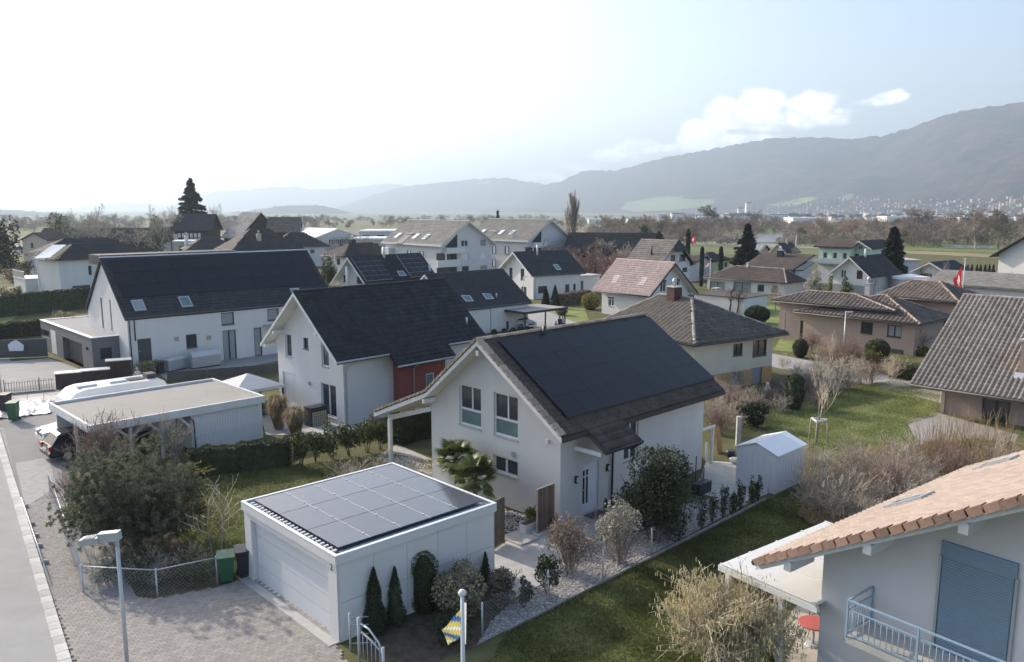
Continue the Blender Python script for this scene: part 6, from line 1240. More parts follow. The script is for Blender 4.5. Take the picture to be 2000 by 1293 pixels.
# three black storage boxes with grey lids, garden wire fence, tarpaulin
for i, (u, v, w_, h_, lab) in enumerate([(*cp('C6', 440, 405), 1.75, 1.15, 'left black storage box with a grey lid near the yard fence'), (*cp('C6', 640, 388), 1.95, 1.2, 'middle black storage box with a grey lid in the yard row'), (*cp('C6', 842, 345), 1.75, 1.6, 'right and tallest black storage box with grey lid in the yard')]):
    p = at(u, v); o = thing('storage_box', lab, 'storage box', p.x, p.y, 0, R(27), 'black storage boxes in the yard'); MB().box(0, w_, 0, .95, 0, h_).build('body', M['timber_dark'], o); MB().box(-.06, w_ + .06, -.06, 1.0, h_ + .002, h_ + .07).build('lid', M['metal_grey'], o)
def hoop_fence(name, label, p0, p1, h, step, matk='dark_frame'):
    d = p1 - p0; L = d.length; o = thing(name, label, 'fence', p0.x, p0.y, 0, math.atan2(d.y, d.x)); n = int(L / step)
    rl = MB(); rl.beam((0, 0, h * .3), (L, 0, h * .3), .02, .02); rl.beam((0, 0, h * .85), (L, 0, h * .85), .02, .02); rl.build('rail', M[matk], o); k = MB()
    k.tube([(0, 0, 0), (0, 0, h * .93), (step * .25, 0, h), (step * .5, 0, h * .93), (step * .5, 0, 0)], .014, 4); me = k.mesh('hoop', M[matk])
    for i in range(n): q = link('hoop', me, o); q.location = (i * step + .1, 0, 0)
    for i in range(0, int(L / 2.2) + 1): MB().tube([(i * 2.2, 0, -.1), (i * 2.2, 0, h + .15)], .03, 6).build('post', M[matk], o)
    MB().box(0, L, -.08, .08, -.1, .14).build('base', M['concrete_dark'], o); return o
hoop_fence('hoop_fence', 'thin dark hooped wire fence round the yard at the left', at(10, 772), at(108, 763), 1.0, .34)
def mesh_screen(name, label, p0, p1, h, matk, step=2.2):
    d = p1 - p0; L = d.length; o = thing(name, label, 'fence', p0.x, p0.y, 0, math.atan2(d.y, d.x)); n = max(1, int(L / step))
    for i in range(n): MB().box(i * L / n + .04, (i + 1) * L / n - .04, -.02, .02, .05, h).build('panel', M[matk], o); MB().tube([(i * L / n, 0, -.1), (i * L / n, 0, h + .08)], .035, 6).build('post', M[matk], o)
    return o
mesh_screen('screen_fence', 'dark grey slatted screen fence along the side path of the long house', at(328, 748), at(548, 730), .85, 'dark_slat')
mesh_screen('garden_gate', 'dark gate with white notice board at the left edge', at(-30, 702), at(95, 697), 1.7, 'dark_slat', 2.6); p = at(35, 701); nb = thing('notice_board', 'white cloud shaped board hanging on the dark gate', 'board', p.x, p.y - .12, .75, R(6)); MB().prism([(-.6, 0, 0), (.6, 0, 0), (.68, 0, .5), (.4, 0, .75), (.05, 0, 1.0), (-.4, 0, .8), (-.68, 0, .55)], (0, .04, 0)).build('board', M['blind_white'], nb)
tp = thing('tarpaulin', 'crumpled shiny plastic film laid over pale slabs in the yard', 'tarpaulin', *at(45, 800)[:2], 0.02, R(30)); rng = np.random.default_rng(5); N_ = 18; V = [(i / (N_ - 1) * 3.2 - 1.6, j / (N_ - 1) * 4.6 - 2.3, .03 + abs(rng.normal()) * .09) for i in range(N_) for j in range(N_)]; F = [(i * N_ + j, (i + 1) * N_ + j, (i + 1) * N_ + j + 1, i * N_ + j + 1) for i in range(N_ - 1) for j in range(N_ - 1)]
link('film', np_mesh('film', V, F, M['film']), tp)
sb = thing('slab_stack', 'pale concrete slabs laid out beside the crumpled film', 'slabs', *at(85, 778)[:2], 0.02, R(30))
for i in range(4):
    for j in range(3): MB().box(-2.0 + i * 1.02, -1.02 + i * 1.02, -1.5 + j * 1.02, -.52 + j * 1.02, 0, .05).build('slab', M['slab_pale'], sb)
# bins
def bin_(label, x, y, rz, matk, h=1.05, grp=None):
    o = thing('wheelie_bin', label, 'bin', x, y, 0, rz); b = MB(); w0, w1, d0, d1 = .22, .28, .24, .34; b.v = [(-w0, -d0, .1), (w0, -d0, .1), (w0, d0, .1), (-w0, d0, .1), (-w1, -d1, h * .9), (w1, -d1, h * .9), (w1, d1, h * .9), (-w1, d1, h * .9)]; b.f = [(3, 2, 1, 0), (0, 1, 5, 4), (1, 2, 6, 5), (2, 3, 7, 6), (3, 0, 4, 7), (4, 5, 6, 7)]; b.build('body', M[matk], o)
    l = MB(); l.prism([(-w1 - .03, -d1 - .04, h * .905), (w1 + .03, -d1 - .04, h * .905), (w1 + .03, d1 + .02, h * .93), (-w1 - .03, d1 + .02, h * .93)], (0, 0, .05)); lo = l.build('lid', M[matk], o); MB().beam((-w1, d1 + .05, h * .93), (w1, d1 + .05, h * .93), .04, .04).build('handle', M[matk], o)
    for s in (-1, 1): MB().tube([(s * (w0 + .05), d0 + .02, .1), (s * (w0 - .03), d0 + .02, .1)], .1, 12).build('wheel', M['rubber'], o)
    return o
p = at(438, 1143); bin_('green wheelie bin standing left of the garage door', p.x, p.y + .3, R(20), 'green_plastic', 1.12)
p = at(473, 1132); bin_('dark grey wheelie bin between green bin and garage wall', p.x, p.y + .3, R(25), 'black_plastic', 1.15)
p = at(22, 824); bin_('green bin with pale lid standing at the yard corner', p.x, p.y + .3, R(10), 'green_plastic', 1.3)
p = at(10, 810); bin_('black bin behind the pale lidded green bin at left', p.x - .3, p.y + .6, R(0), 'black_plastic', 1.35)
p = at(313, 730); bin_('black bin against the wall of the long white house', p.x, p.y, R(40), 'black_plastic', 1.1)
for u0, u1, v, h_, lab, arch in ((330, 366, 728, 1.25, 'square metal garden cabinet against the long white house', 0), (377, 432, 722, 1.35, 'rounded grey metal shelter box against the long white house', 1)):
    a = at(u0, v); q = at(u1, v - 8); d = q - a; o = thing('garden_cabinet', lab, 'cabinet', a.x, a.y, 0, math.atan2(d.y, d.x)); L = d.length
    MB().box(0, L, 0, .9, .12, h_ * .75).build('body', M['metal_grey'], o); c = MB(); k = 8
    pts = [(0, .45 - .5 * math.cos(PI * i / k), h_ * .752 + (.42 if arch else .12) * math.sin(PI * i / k)) for i in range(k + 1)]; c.prism(pts, (L, 0, 0)); c.build('lid', M['galv'], o); MB().box(.05, L - .05, .05, .85, 0, .12).build('feet', M['dark_frame'], o)
# garden tent behind the carport
p = at(490, 782); TT = thing('garden_tent', 'white pavilion tent with pointed roof behind the carport store', 'tent', -17.3, 51.9, 0, R(44)); b = MB(); b.v = [(-1.7, -1.7, 2.0), (1.7, -1.7, 2.0), (1.7, 1.7, 2.0), (-1.7, 1.7, 2.0), (0, 0, 2.75), (-1.7, -1.7, 1.82), (1.7, -1.7, 1.82), (1.7, 1.7, 1.82), (-1.7, 1.7, 1.82)]; b.f = [(0, 1, 4), (1, 2, 4), (2, 3, 4), (3, 0, 4), (5, 6, 1, 0), (6, 7, 2, 1), (7, 8, 3, 2), (8, 5, 0, 3)]; b.build('canopy', M['canvas'], TT)
for sx in (-1, 1):
    for sy in (-1, 1): MB().box(sx * 1.6 - .05, sx * 1.6 + .05, sy * 1.6 - .05, sy * 1.6 + .05, -.05, 1.9).build('post', M['dark_frame'], TT)
LN = thing('lounge_seat', 'dark garden seat under the white pavilion tent', 'seat', -16.6, 51.5, 0, R(44)); MB().box(-1, 1, -.4, .4, .1, .42).build('seat', M['dark_slat'], LN); MB().box(-1, 1, .3, .42, .42, .85).build('backrest', M['dark_slat'], LN)
# lamp posts
def lamp_near():
    p = aty(228, 1050, 22); o = thing('street_lamp', 'grey street lamp with angled flat head beside the driveway', 'street lamp', p.x, 22.0, 0, 0); h = p.z
    MB().tube([(0, 0, -.2), (0, 0, h - .05)], [.062, .05], 12).build('pole', M['galv'], o); hd = MB(); hd.prism([(.10, -.13, h - .06), (.10, .13, h - .06), (.08, .12, h + .20), (.08, -.12, h + .20)], (-.58, 0, -.06)); hd.build('lamp_arm', M['metal_grey'], o)
    q = MB(); q.prism([(-.46, -.16, h - .12), (-.46, .16, h - .12), (-.46, .15, h + .05), (-.46, -.15, h + .05)], (-.56, 0, -.08)); l = q.build('lamp_head', M['metal_grey'], o); MB().prism([(-.5, -.12, h - .135), (-.98, -.12, h - .20), (-.98, .12, h - .20), (-.5, .12, h - .135)], (0, 0, .012)).build('lamp_glass', M['blind_white'], l)
    for i in range(6): MB().box(-.62 - i * .06, -.60 - i * .06, -.14, .14, h + .02 - i * .009, h + .055 - i * .009).build('fin', M['galv'], l)
lamp_near()
def lamp_far(label, u, vt, vb, arm=.5, Y=None, hh=None):
    b = at(u, vb); t = aty(u, vt, b.y); o = thing('street_lamp', label, 'street lamp', b.x, b.y, 0); MB().tube([(0, 0, -.1), (0, 0, t.z)], [.06, .045], 8).build('pole', M['galv'], o); MB().box(-.05, arm, -.08, .08, t.z - .02, t.z + .08).build('lamp_head', M['galv'], o)
lamp_far('slim grey street lamp by the road in front of the brown hipped house', 1645, 610, 718, .55); lamp_far('slim street lamp in front of the white slate roof house', 1022, 541, 610, .6); lamp_far('pale mast with lamp at the left edge of the yard', 3, 690, 770, .1); lamp_far('thin lamp before the brown hipped house with chimney', 656, 497, 560, .3); lamp_far('thin lamp mast left of the long dark barn', 40, 445, 495, .2)
# flags and poles
def flag_pole(label, u, vt, vb, Y=None):
    b = at(u, vb) if Y is None else Vector((aty(u, vt, Y).x, Y, 0)); t = aty(u, vt, b.y); o = thing('flagpole', label, 'flagpole', b.x, b.y, 0); MB().tube([(0, 0, -.2), (0, 0, t.z)], [.07, .045], 8).build('pole', M['metal_white'], o); MB().lathe((0, 0, t.z), [(.03, 0), (.10, .03), (.11, .1), (.06, .16), (.01, .18)], 10).build('finial', M['metal_white'], o); return o, t
def flag(label, pts, cross=None, matk='flag_red', Y=0, rows=6, cols=7, name='flag', stripes=None):
    # cloth spanned by 4 bearings (tl, tr, br, bl) at a depth, with folds
    P4 = [aty(u, v, Y) for u, v in pts]; o = thing(name, label, 'flag', P4[0].x, P4[0].y, P4[0].z); V = []; sz = (P4[1] - P4[0]).length
    for i in range(rows + 1):
        for j in range(cols + 1):
            s, t = j / cols, i / rows; p = (P4[0] * (1 - s) + P4[1] * s) * (1 - t) + (P4[3] * (1 - s) + P4[2] * s) * t; V.append(tuple(p - P4[0] + Vector((0, math.sin(s * 7 + t * 2) * .12 * sz * s, 0))))
    F = [(i * (cols + 1) + j, i * (cols + 1) + j + 1, (i + 1) * (cols + 1) + j + 1, (i + 1) * (cols + 1) + j) for i in range(rows) for j in range(cols)]
    me = np_mesh('cloth', V, F, M[matk], True); me.materials.append(M['flag_white']); me.materials.append(M['flag_yellow']); ix = [0] * len(F)
    for i in range(rows):
        for j in range(cols):
            if cross and ((i in cross[0] and j in cross[1]) or (i in cross[2] and j in cross[3])): ix[i * cols + j] = 1
            if stripes: ix[i * cols + j] = stripes(i, j)
    me.polygons.foreach_set('material_index', ix); link('cloth', me, o)
CX = ((1, 2, 3, 4), (3,), (2, 3), (2, 3, 4))
o, t = flag_pole('white flagpole carrying the limp red flag at the right', 1877, 507, 600); flag('limp red flag with white cross hanging from the right pole', [(1879, 520), (1863, 545), (1868, 566), (1877, 560)], CX, Y=t.y - .1)
b_ = at(1349, 520); flag('square red flag with white cross flying beside the dark cypress', [(1349, 463), (1358, 461), (1357, 474), (1349, 475)], CX, Y=150); fp = thing('flagpole', 'thin flagpole of the square red flag beside the cypress', 'flagpole', aty(1348.5, 462, 150).x, 150, 0); MB().tube([(0, 0, -.2), (0, 0, aty(1348.5, 461, 150).z)], .05, 6).build('pole', M['metal_white'], fp)
o, t = flag_pole('thin white flagpole in front of the white bungalow terrace', 1385.5, 507, 572); flag('small faded red and white flag on the bungalow pole', [(1385, 512), (1377, 520), (1378, 523), (1385, 518)], None, Y=t.y, stripes=lambda i, j: (i + j) % 2, rows=4, cols=4)
b_ = at(1638, 480); fp = thing('flagpole', 'white mast with narrow red pennant far beyond the roofs', 'flagpole', aty(1555, 470, 230).x, 230, 0); MB().tube([(0, 0, -2), (0, 0, aty(1555, 460, 230).z)], .09, 6).build('pole', M['metal_white'], fp)
o, t = flag_pole('white flagpole with round top at the bottom edge', 903, 1164, 0, 19.0); flag('blue yellow and white flag blowing from the bottom edge pole', [(900, 1190), (862, 1232), (875, 1262), (906, 1238)], None, 'flag_blue', 19.0, 8, 8, stripes=lambda i, j: (2, 2, 0, 0, 2, 2, 1)[(i + j) % 7]); flag('white edge of the flag hanging behind the bottom pole', [(906, 1176), (911, 1178), (910, 1260), (905, 1250)], None, 'flag_white', 19.1, 4, 2)
# tubular gate at the bottom edge
p = at(697, 1262); GT = thing('tube_gate', 'galvanised tubular garden gate with arched top at the bottom edge', 'gate', -4.55, 22.3, 0, R(-43)); MB().tube([(0, 0, -.2), (0, 0, 1.45)], .045, 8).build('post', M['galv'], GT); MB().tube([(.12, 0, 1.3), (.5, 0, 1.27), (.95, 0, 1.02), (1.1, 0, .8)], .03, 8).build('arch', M['galv'], GT); MB().tube([(.12, 0, 1.05), (.6, 0, .95), (1.1, 0, .75)], .03, 8).build('arch', M['galv'], GT); MB().tube([(1.15, 0, -.2), (1.15, 0, .95)], .045, 8).build('post', M['galv'], GT)
for x in (.2, .4, .6, .8, 1.0): MB().tube([(x, 0, .05), (x, 0, 1.0)], .012, 5).build('bar', M['galv'], GT)
DF = thing('wall_rail', 'short galvanised rail fixed at the garage corner', 'rail', -4.95, 22.95, 0, R(43)); MB().tube([(0, 0, -.1), (0, 0, 1.25)], .035, 8).build('post', M['galv'], DF)
for z in (.25, .55, .85, 1.1): MB().tube([(0, 0, z), (.45, -.35, z)], .014, 5).build('bar', M['galv'], DF)
# chain link fences: posts, rails and real wire
def wire_fence(label, pts, h, rail=True, step=None, cell=.10, wr=.0014):
    o = thing('wire_fence', label, 'fence', pts[0].x, pts[0].y, 0); o0 = pts[0]; pm = MB().tube([(0, 0, -.2), (0, 0, h + .06)], .032, 8).mesh('post', M['galv']); W_ = MB()
    for k, (a, b) in enumerate(zip(pts, pts[1:])):
        d = b - a; L = d.length; u = d / L; n = max(1, round(L / step)) if step else 1
        for i in range(n + (1 if k == len(pts) - 2 else 0)): q = link('post', pm, o); q.location = a + d * (i / n) - o0
        if rail: MB().tube([a - o0 + Vector((0, 0, h)), b - o0 + Vector((0, 0, h))], .022, 6).build('rail', M['galv'], o)
        c = cell
        for s in (1, -1):
            x = -h if s == 1 else 0
            while x < (L if s == 1 else L + h):
                x0, x1 = x, x + s * h; z0, z1 = .03, h
                lo, hi = (max(0, -x0), min(h, L - x0)) if s == 1 else (max(0, x0 - L), min(h, x0))
                if hi - lo > .03: W_.beam(a - o0 + u * (x0 + s * lo) + Vector((0, 0, .03 + lo)), a - o0 + u * (x0 + s * hi) + Vector((0, 0, .03 + hi)), wr * 2, wr * 2)
                x += c * 1.41
    q = W_.build('wire_mesh', M['galv'], o); q['kind'] = 'stuff'; return o
wire_fence('low wire fence with galvanised posts round the pine garden corner', [at(98, 962), at(163, 1158), at(308, 1166), at(425, 1140)], 1.0, True, None)
wire_fence('wire fence with thin posts along the gravel border and dark lawn', [at(942, 1240), at(1070, 1172), at(1177, 1130), at(1272, 1083), at(1356, 1043), at(1425, 1000), at(1500, 965)], 1.05, False)
# wooden screens by the path
for lab, u0, v0, u1, v1, h in (('brown slatted timber screen at the rear corner of the garage', 958, 1078, 984, 1062, 2.0), ('brown slatted timber screen with frame before the entrance', 1049, 1046, 1081, 1032, 2.0)):
    a = at(u0, v0); b = at(u1, v1); d = b - a; L = d.length; o = thing('timber_screen', lab, 'screen', a.x, a.y, 0, math.atan2(d.y, d.x), 'timber screens by the path'); n = 9
    me = MB().box(.006, L / n - .012, -.02, .02, .08, h - .03).mesh('slat', M['timber_screen'])
    for i in range(n): q = link('slat', me, o); q.location = (i * L / n, rnd.uniform(-.012, .012), rnd.uniform(-.01, .02))
    fr_ = MB(); fr_.box(-.03, 0, -.03, .03, -.1, h); fr_.box(L, L + .03, -.03, .03, -.1, h); fr_.box(0, L, -.025, .025, h - .025, h + .01); fr_.build('frame', M['timber_pale' if 'frame' in lab else 'timber_screen'], o)
# planters, pots, lantern, mat, shoe box
p = at(1035, 1038); o = thing('planter', 'pale square planter trough in the gravel bed', 'planter', p.x, p.y, 0, R(44)); MB().box(-.45, .45, -.18, .18, 0, .42).build('trough', M['paint_old'], o); MB().box(-.41, .41, -.14, .14, .42, .44).build('earth', M['soil'], o)
p = at(1083, 1040); o = thing('plant_pot', 'round pale pot beside the framed timber screen', 'pot', p.x, p.y, 0); MB().lathe((0, 0, 0), [(.13, 0), (.2, .3), (.22, .32), (.18, .33)], 14).build('pot', M['concrete'], o)
p = at(1183, 1003); o = thing('garden_lantern', 'dark garden lantern standing beside the downpipe', 'lantern', p.x, p.y, 0); MB().box(-.1, .1, -.1, .1, 0, .05).build('foot', M['dark_frame'], o); MB().lathe((0, 0, .05), [(.1, 0), (.1, .42), (.13, .44), (.05, .6), (.02, .68)], 8).build('cage', M['dark_frame'], o)
p = at(1165, 1010); o = thing('door_mat', 'dark door mat on the entrance step', 'mat', p.x, p.y, .11, R(44)); MB().box(-.5, .5, -.3, .3, 0, .02).build('mat', M['dark_slat'], o)
p = at(700, 815); o = thing('wood_store', 'black cube wood store filled with logs by the white house wall', 'wood store', -12.3, 49.3, 0, R(47)); w_ = MB(); w_.box(-.6, .6, -.4, -.34, 0, 1.15); w_.box(-.6, .6, .34, .4, 0, 1.15); w_.box(-.6, -.56, -.34, .34, 0, 1.15); w_.box(.56, .6, -.34, .34, 0, 1.15); w_.box(-.6, .6, -.4, .4, 1.151, 1.2); w_.build('case', M['dark_frame'], o); lg = MB().tube([(0, -.36, 0), (0, .3, 0)], .075, 7).mesh('log', M['timber_pale']); 
o.rotation_euler = (0, 0, R(47)); 
for i in range(7):
    for j in range(6): q = link('log', lg, o); q.location = (-.46 + i * .152, -.06, .1 + j * .15); q.rotation_euler = (0, 0, 0)
# small metal shed, garden bits behind the house
SH = thing('metal_shed', 'small white metal garden shed with a bright gabled roof', 'shed', 12.46, 36.68, 0, R(44)); MB().box(0, 2.75, 0, 2.1, -.05, 1.9).build('wall', M['metal_white'], SH)
for xx in (0, 2.75): MB().prism([(xx - .001 if xx == 0 else xx - .01, 0, 1.9), (xx - .001 if xx == 0 else xx - .01, 2.1, 1.9), (xx - .001 if xx == 0 else xx - .01, 1.05, 2.28)], (.011, 0, 0)).build('gable', M['metal_white'], SH)
rf = MB(); rf.prism([(-.08, -.12, 1.88), (2.83, -.12, 1.88), (2.83, 1.05, 2.32), (-.08, 1.05, 2.32)], (0, 0, .04)); rf.prism([(-.08, 1.051, 2.32), (2.83, 1.051, 2.32), (2.83, 2.22, 1.88), (-.08, 2.22, 1.88)], (0, 0, .04)); rf.build('roof', M['roof_metal_white'], SH)
SH.rotation_euler = (0, 0, R(44)); 
for i in range(9): MB().box(.3 * i + .02, .3 * i + .28, -.012, -.001, .03, 1.85).build('wall_sheet', M['metal_white'], SH)
for i in range(7): MB().box(-.012, -.001, .3 * i + .02, .3 * i + .28, .03, 1.85).build('wall_sheet', M['metal_white'], SH)
p = at(1389, 905); o = thing('pergola_frame', 'white post and beam frame behind the centre house', 'frame', p.x, p.y, 0, R(44)); MB().box(-.06, .06, -.06, .06, -.1, 1.95).build('post', M['paint_old'], o); MB().box(-2.4, .2, -.05, .05, 1.951, 2.07).build('beam', M['paint_old'], o)
p = at(1400, 885); o = thing('orange_board', 'orange board leaning on the garden frame', 'board', p.x + .2, p.y, 0, R(44)); MB().prism([(-.25, 0, 0), (.25, 0, 0), (.4, .35, 1.3), (-.1, .35, 1.3)], (0, .03, 0)).build('board', M['timber_orange'], o)
p = at(1385, 898); o = thing('white_board', 'pale plank leaning against the white post', 'board', p.x - .2, p.y - .3, 0, R(44)); MB().prism([(-.1, 0, 0), (.1, 0, 0), (.5, .3, .9), (.3, .3, .9)], (0, .03, 0)).build('board', M['paint_old'], o)
p = at(1441, 872); o = thing('steel_post', 'square grey post left of the metal shed', 'post', p.x, p.y, 0); MB().box(-.12, .12, -.12, .12, 0, 1.75).build('post', M['concrete'], o)
p = at(1436, 905); o = thing('white_tub', 'round white tub on the slabs beside the metal shed', 'tub', p.x, p.y, 0); MB().lathe((0, 0, 0), [(.22, 0), (.32, .22), (.33, .24), (.28, .22), (.2, .05)], 16).build('tub', M['paint_white'], o)
p = at(1427, 893); o = thing('black_planter', 'black planter tub behind the white tub', 'planter', p.x, p.y, 0); MB().lathe((0, 0, 0), [(.18, 0), (.26, .4), (.22, .4)], 10).build('pot', M['dark_frame'], o)
p = at(1372, 962); o = thing('steel_stakes', 'dark steel stakes and log rack at the rear house corner', 'rack', p.x, p.y, 0, R(44)); MB().box(-.55, .45, -.2, .2, .0, .55).build('rack', M['dark_frame'], o)
for x, h in ((-.5, 1.2), (-.25, 1.8), (.15, .9), (.3, 1.6), (.45, 1.1)): MB().tube([(x, .25, 0), (x, .25, h)], .025, 6).build('stake', M['dark_frame'], o)
p = at(1498, 778); o = thing('garden_statue', 'pale stone garden figure before the brown bushes', 'statue', p.x, p.y, 0); MB().lathe((0, 0, 0), [(.28, 0), (.3, .2), (.18, .35), (.26, .6), (.2, .8), (.1, .88), (.15, 1.0), (.1, 1.15), (.02, 1.2)], 12).build('figure', M['bark_stone'], o)
# red table on the terrace
p = Vector((9.36, 23.3, 0)); o = thing('red_table', 'round red garden table on the terrace at the bottom right', 'table', p.x, p.y, 0); MB().lathe((0, 0, .70), [(.46, 0), (.48, .02), (.48, .045), (.46, .05)], 24).build('tabletop', M['red_table'], o); MB().tube([(0, 0, 0), (0, 0, .7)], .04, 8).build('leg', M['galv'], o); MB().lathe((0, 0, 0), [(.28, 0), (.26, .04), (.05, .06)], 14).build('foot', M['galv'], o)
o = thing('garden_chair', 'thin metal garden chair behind the red table', 'chair', 9.9, 24.2, 0, R(30)); ch = MB(); ch.tube([(.25 * math.cos(t / 10 * PI * 2), .25 * math.sin(t / 10 * PI * 2), .45) for t in range(11)], .015, 5); ch.build('seat_ring', M['dark_frame'], o); MB().tube([(-.25, .2, .45), (-.25, .28, .85), (0, .33, .95), (.25, .28, .85), (.25, .2, .45)], .015, 5).build('backrest', M['dark_frame'], o)
for a in (-.2, .2):
    for b in (-.2, .2): MB().tube([(a, b, 0), (a, b, .45)], .012, 5).build('leg', M['dark_frame'], o)
# steel carport with posts by the dark roof house
p = at(1040, 648); o = thing('steel_carport', 'open carport with a dark flat roof and thin steel posts', 'carport', p.x, p.y, 0, R(44)); q = Frame(p.x, p.y, R(44))
z_ = 2.2; cs_ = [q.loc(at(*cp('B3', *c), z_)) for c in ((690, 880), (900, 845), (890, 855), (695, 825))]
MB().box(-1.6, 5.2, -.4, 4.2, 2.15, 2.32).build('roof', M['roof_sheet'], o); MB().box(-1.66, 5.26, -.46, -.401, 2.1, 2.36).build('fascia', M['dark_frame'], o); MB().box(-1.66, -1.601, -.4, 4.2, 2.1, 2.36).build('fascia', M['dark_frame'], o)
for x in (-1.4, 1.8, 5.0): MB().box(x - .06, x + .06, -.3, -.18, -.1, 2.15).build('post', M['dark_frame'], o)
# benches and terrace furniture far back
p = at(1398, 571); o = thing('terrace_furniture', 'white garden table with seats on the bungalow terrace', 'table', p.x, p.y, 0, R(40)); MB().box(-.8, .8, -.4, .4, .68, .73).build('tabletop', M['paint_white'], o)
for a in (-.7, .7):
    for b in (-.3, .3): MB().box(a - .03, a + .03, b - .03, b + .03, 0, .68).build('leg', M['paint_white'], o)
# ---- people, small and far: one skinned body each, hair and clothing as children
def person(label, x, y, rz, shirt='cloth_dark', trousers='cloth_dark', h=1.72, stride=.12):
    o = thing('person', label, 'person', x, y, 0, rz); s = h / 1.72
    J = {'pel': (0, 0, .95), 'ch': (0, 0, 1.30), 'nk': (0, .01, 1.48), 'hd': (0, .03, 1.58), 'tp': (0, .03, 1.68)}; sk = [('pel', 'ch'), ('ch', 'nk'), ('nk', 'hd'), ('hd', 'tp')]; rad = {'pel': .145, 'ch': .155, 'nk': .055, 'hd': .088, 'tp': .07}
    for sd, n in ((-1, 'l'), (1, 'r')):
        J.update({n + 'hp': (sd * .09, 0, .88), n + 'kn': (sd * .10, sd * stride + .03, .48), n + 'an': (sd * .10, sd * stride * 2 - .03, .09), n + 'to': (sd * .11, sd * stride * 2 + .14, .04), n + 'sh': (sd * .19, 0, 1.40), n + 'el': (sd * .25, -sd * .08 - .03, 1.13), n + 'wr': (sd * .25, -sd * .14 + .08, .90), n + 'fi': (sd * .24, -sd * .15 + .12, .80)})
        sk += [('pel', n + 'hp'), (n + 'hp', n + 'kn'), (n + 'kn', n + 'an'), (n + 'an', n + 'to'), ('ch', n + 'sh'), (n + 'sh', n + 'el'), (n + 'el', n + 'wr'), (n + 'wr', n + 'fi')]; rad.update({n + 'hp': .095, n + 'kn': .062, n + 'an': .042, n + 'to': .035, n + 'sh': .062, n + 'el': .042, n + 'wr': .03, n + 'fi': .028})
    ks = list(J); me = D.meshes.new('body'); me.from_pydata([tuple(c * s for c in J[k]) for k in ks], [(ks.index(a), ks.index(b)) for a, b in sk], []); ob = link('body', me, o); md = ob.modifiers.new('skin', 'SKIN')
    for i, k in enumerate(ks): v = me.skin_vertices[0].data[i]; v.radius = (rad[k] * s, rad[k] * s); v.use_root = (k == 'pel')
    ob.modifiers.new('sub', 'SUBSURF').levels = 1; dg = bpy.context.evaluated_depsgraph_get(); m2 = D.meshes.new_from_object(ob.evaluated_get(dg)); ob.modifiers.clear(); ob.data = m2; m2.name = 'body'
    m2.materials.clear(); 
    for k in ('skin', shirt, trousers): m2.materials.append(M[k])
    m2.polygons.foreach_set('material_index', [2 if p_.center.z < .93 * s and abs(p_.center.x) < .2 * s else (1 if p_.center.z < 1.45 * s and p_.center.z > .88 * s else 0) for p_ in m2.polygons])
    MB().lathe((0, .015 * s, 1.585 * s), [(.09 * s, -.02), (.105 * s, .04), (.09 * s, .11), (.04 * s, .145)], 10).build('hair', M['hair_grey' if shirt == 'cloth_pale' else 'cloth_dark'], o); return o
p = at(1093, 648); person('person in dark clothes walking on the road behind the solar roof', p.x, p.y, R(150)); p = at(1099, 647); person('person in pale clothes walking at the right of the group on the road', p.x, p.y, R(150), 'cloth_pale', 'cloth_dark'); p = at(1086, 650); person('smaller person walking at the left of the group on the road', p.x, p.y, R(150), 'flag_blue', 'cloth_dark', 1.25)
p = at(271, 762); person('grey haired person in pale clothes standing behind the caravan', p.x, p.y, R(200), 'cloth_pale', 'cloth_dark', 1.7, .03)
p0, p1 = at(42, 978), at(97, 1140); o = thing('low_rail', 'thin pale low rail lying along the gravel strip beside the kerb', 'rail', p0.x, p0.y, 0); MB().tube([(0, 0, .16), (p1.x - p0.x, p1.y - p0.y, .16)], .022, 6).build('bar', M['metal_white'], o)
for t in (.1, .35, .5, .62, .8): MB().box((p1.x - p0.x) * t - .03, (p1.x - p0.x) * t + .22, (p1.y - p0.y) * t - .03, (p1.y - p0.y) * t + .03, 0, .15).build('foot', M['concrete'], o)
# ------------------------------------------------------------------ plant kinds
bare_kind('bareA', 11, 9, 'bark', 'twig', spread=.62, trunk=.16, levels=4, kids=(9, 6, 5, 3), r0=.013, start=.28)
bare_kind('bareB', 23, 9, 'bark', 'twig', spread=.75, trunk=.2, levels=4, kids=(8, 7, 5, 3), r0=.015, start=.22)
bare_kind('bareR', 31, 9, 'bark_pale', 'twig_birch', spread=.55, trunk=.13, levels=4, kids=(10, 6, 5, 3), r0=.013, start=.2, upbias=.35)
bare_kind('poplar', 41, 14, 'bark', 'twig_forest', spread=.22, trunk=.25, levels=3, kids=(26, 9, 6), r0=.02, start=.08, upbias=.75, wig=.05)
bare_kind('young', 51, 6, 'bark_pale', 'twig_pale', spread=.45, trunk=.07, levels=3, kids=(9, 6, 4), r0=.008, start=.28, upbias=.55)
bare_kind('spur', 61, 3, 'bark_pale', 'twig_pale', spread=.8, trunk=.06, levels=2, kids=(9, 3), r0=.009, start=.3, upbias=.4)
bare_kind('pollard', 71, 4, 'bark', 'bark', spread=.8, trunk=.17, levels=2, kids=(9, 5), r0=.02, start=.45, upbias=.5, wig=.3)
for i, (k, tw) in enumerate((('wildA', 'twig_forest'), ('wildB', 'twig_forest'), ('wildC', 'twig_olive'), ('wildD', 'twig_red'))):
    bare_kind(k, 80 + i, 13, tw, tw, spread=.8, trunk=.24, levels=4, kids=(9, 7, 6, 4), r0=.035 if i < 3 else .03, start=.07, upbias=.3)
bare_bush_kind('scrub', 101, 2.2, 'twig', 12, .6, 2, (7, 5), .007, .02); bare_bush_kind('scrub_pale', 103, 2.2, 'twig_pale', 12, .6, 2, (7, 5), .007, .02); bare_bush_kind('scrub_red', 105, 2.0, 'twig_red', 18, .5, 2, (8, 5), .006, .018)
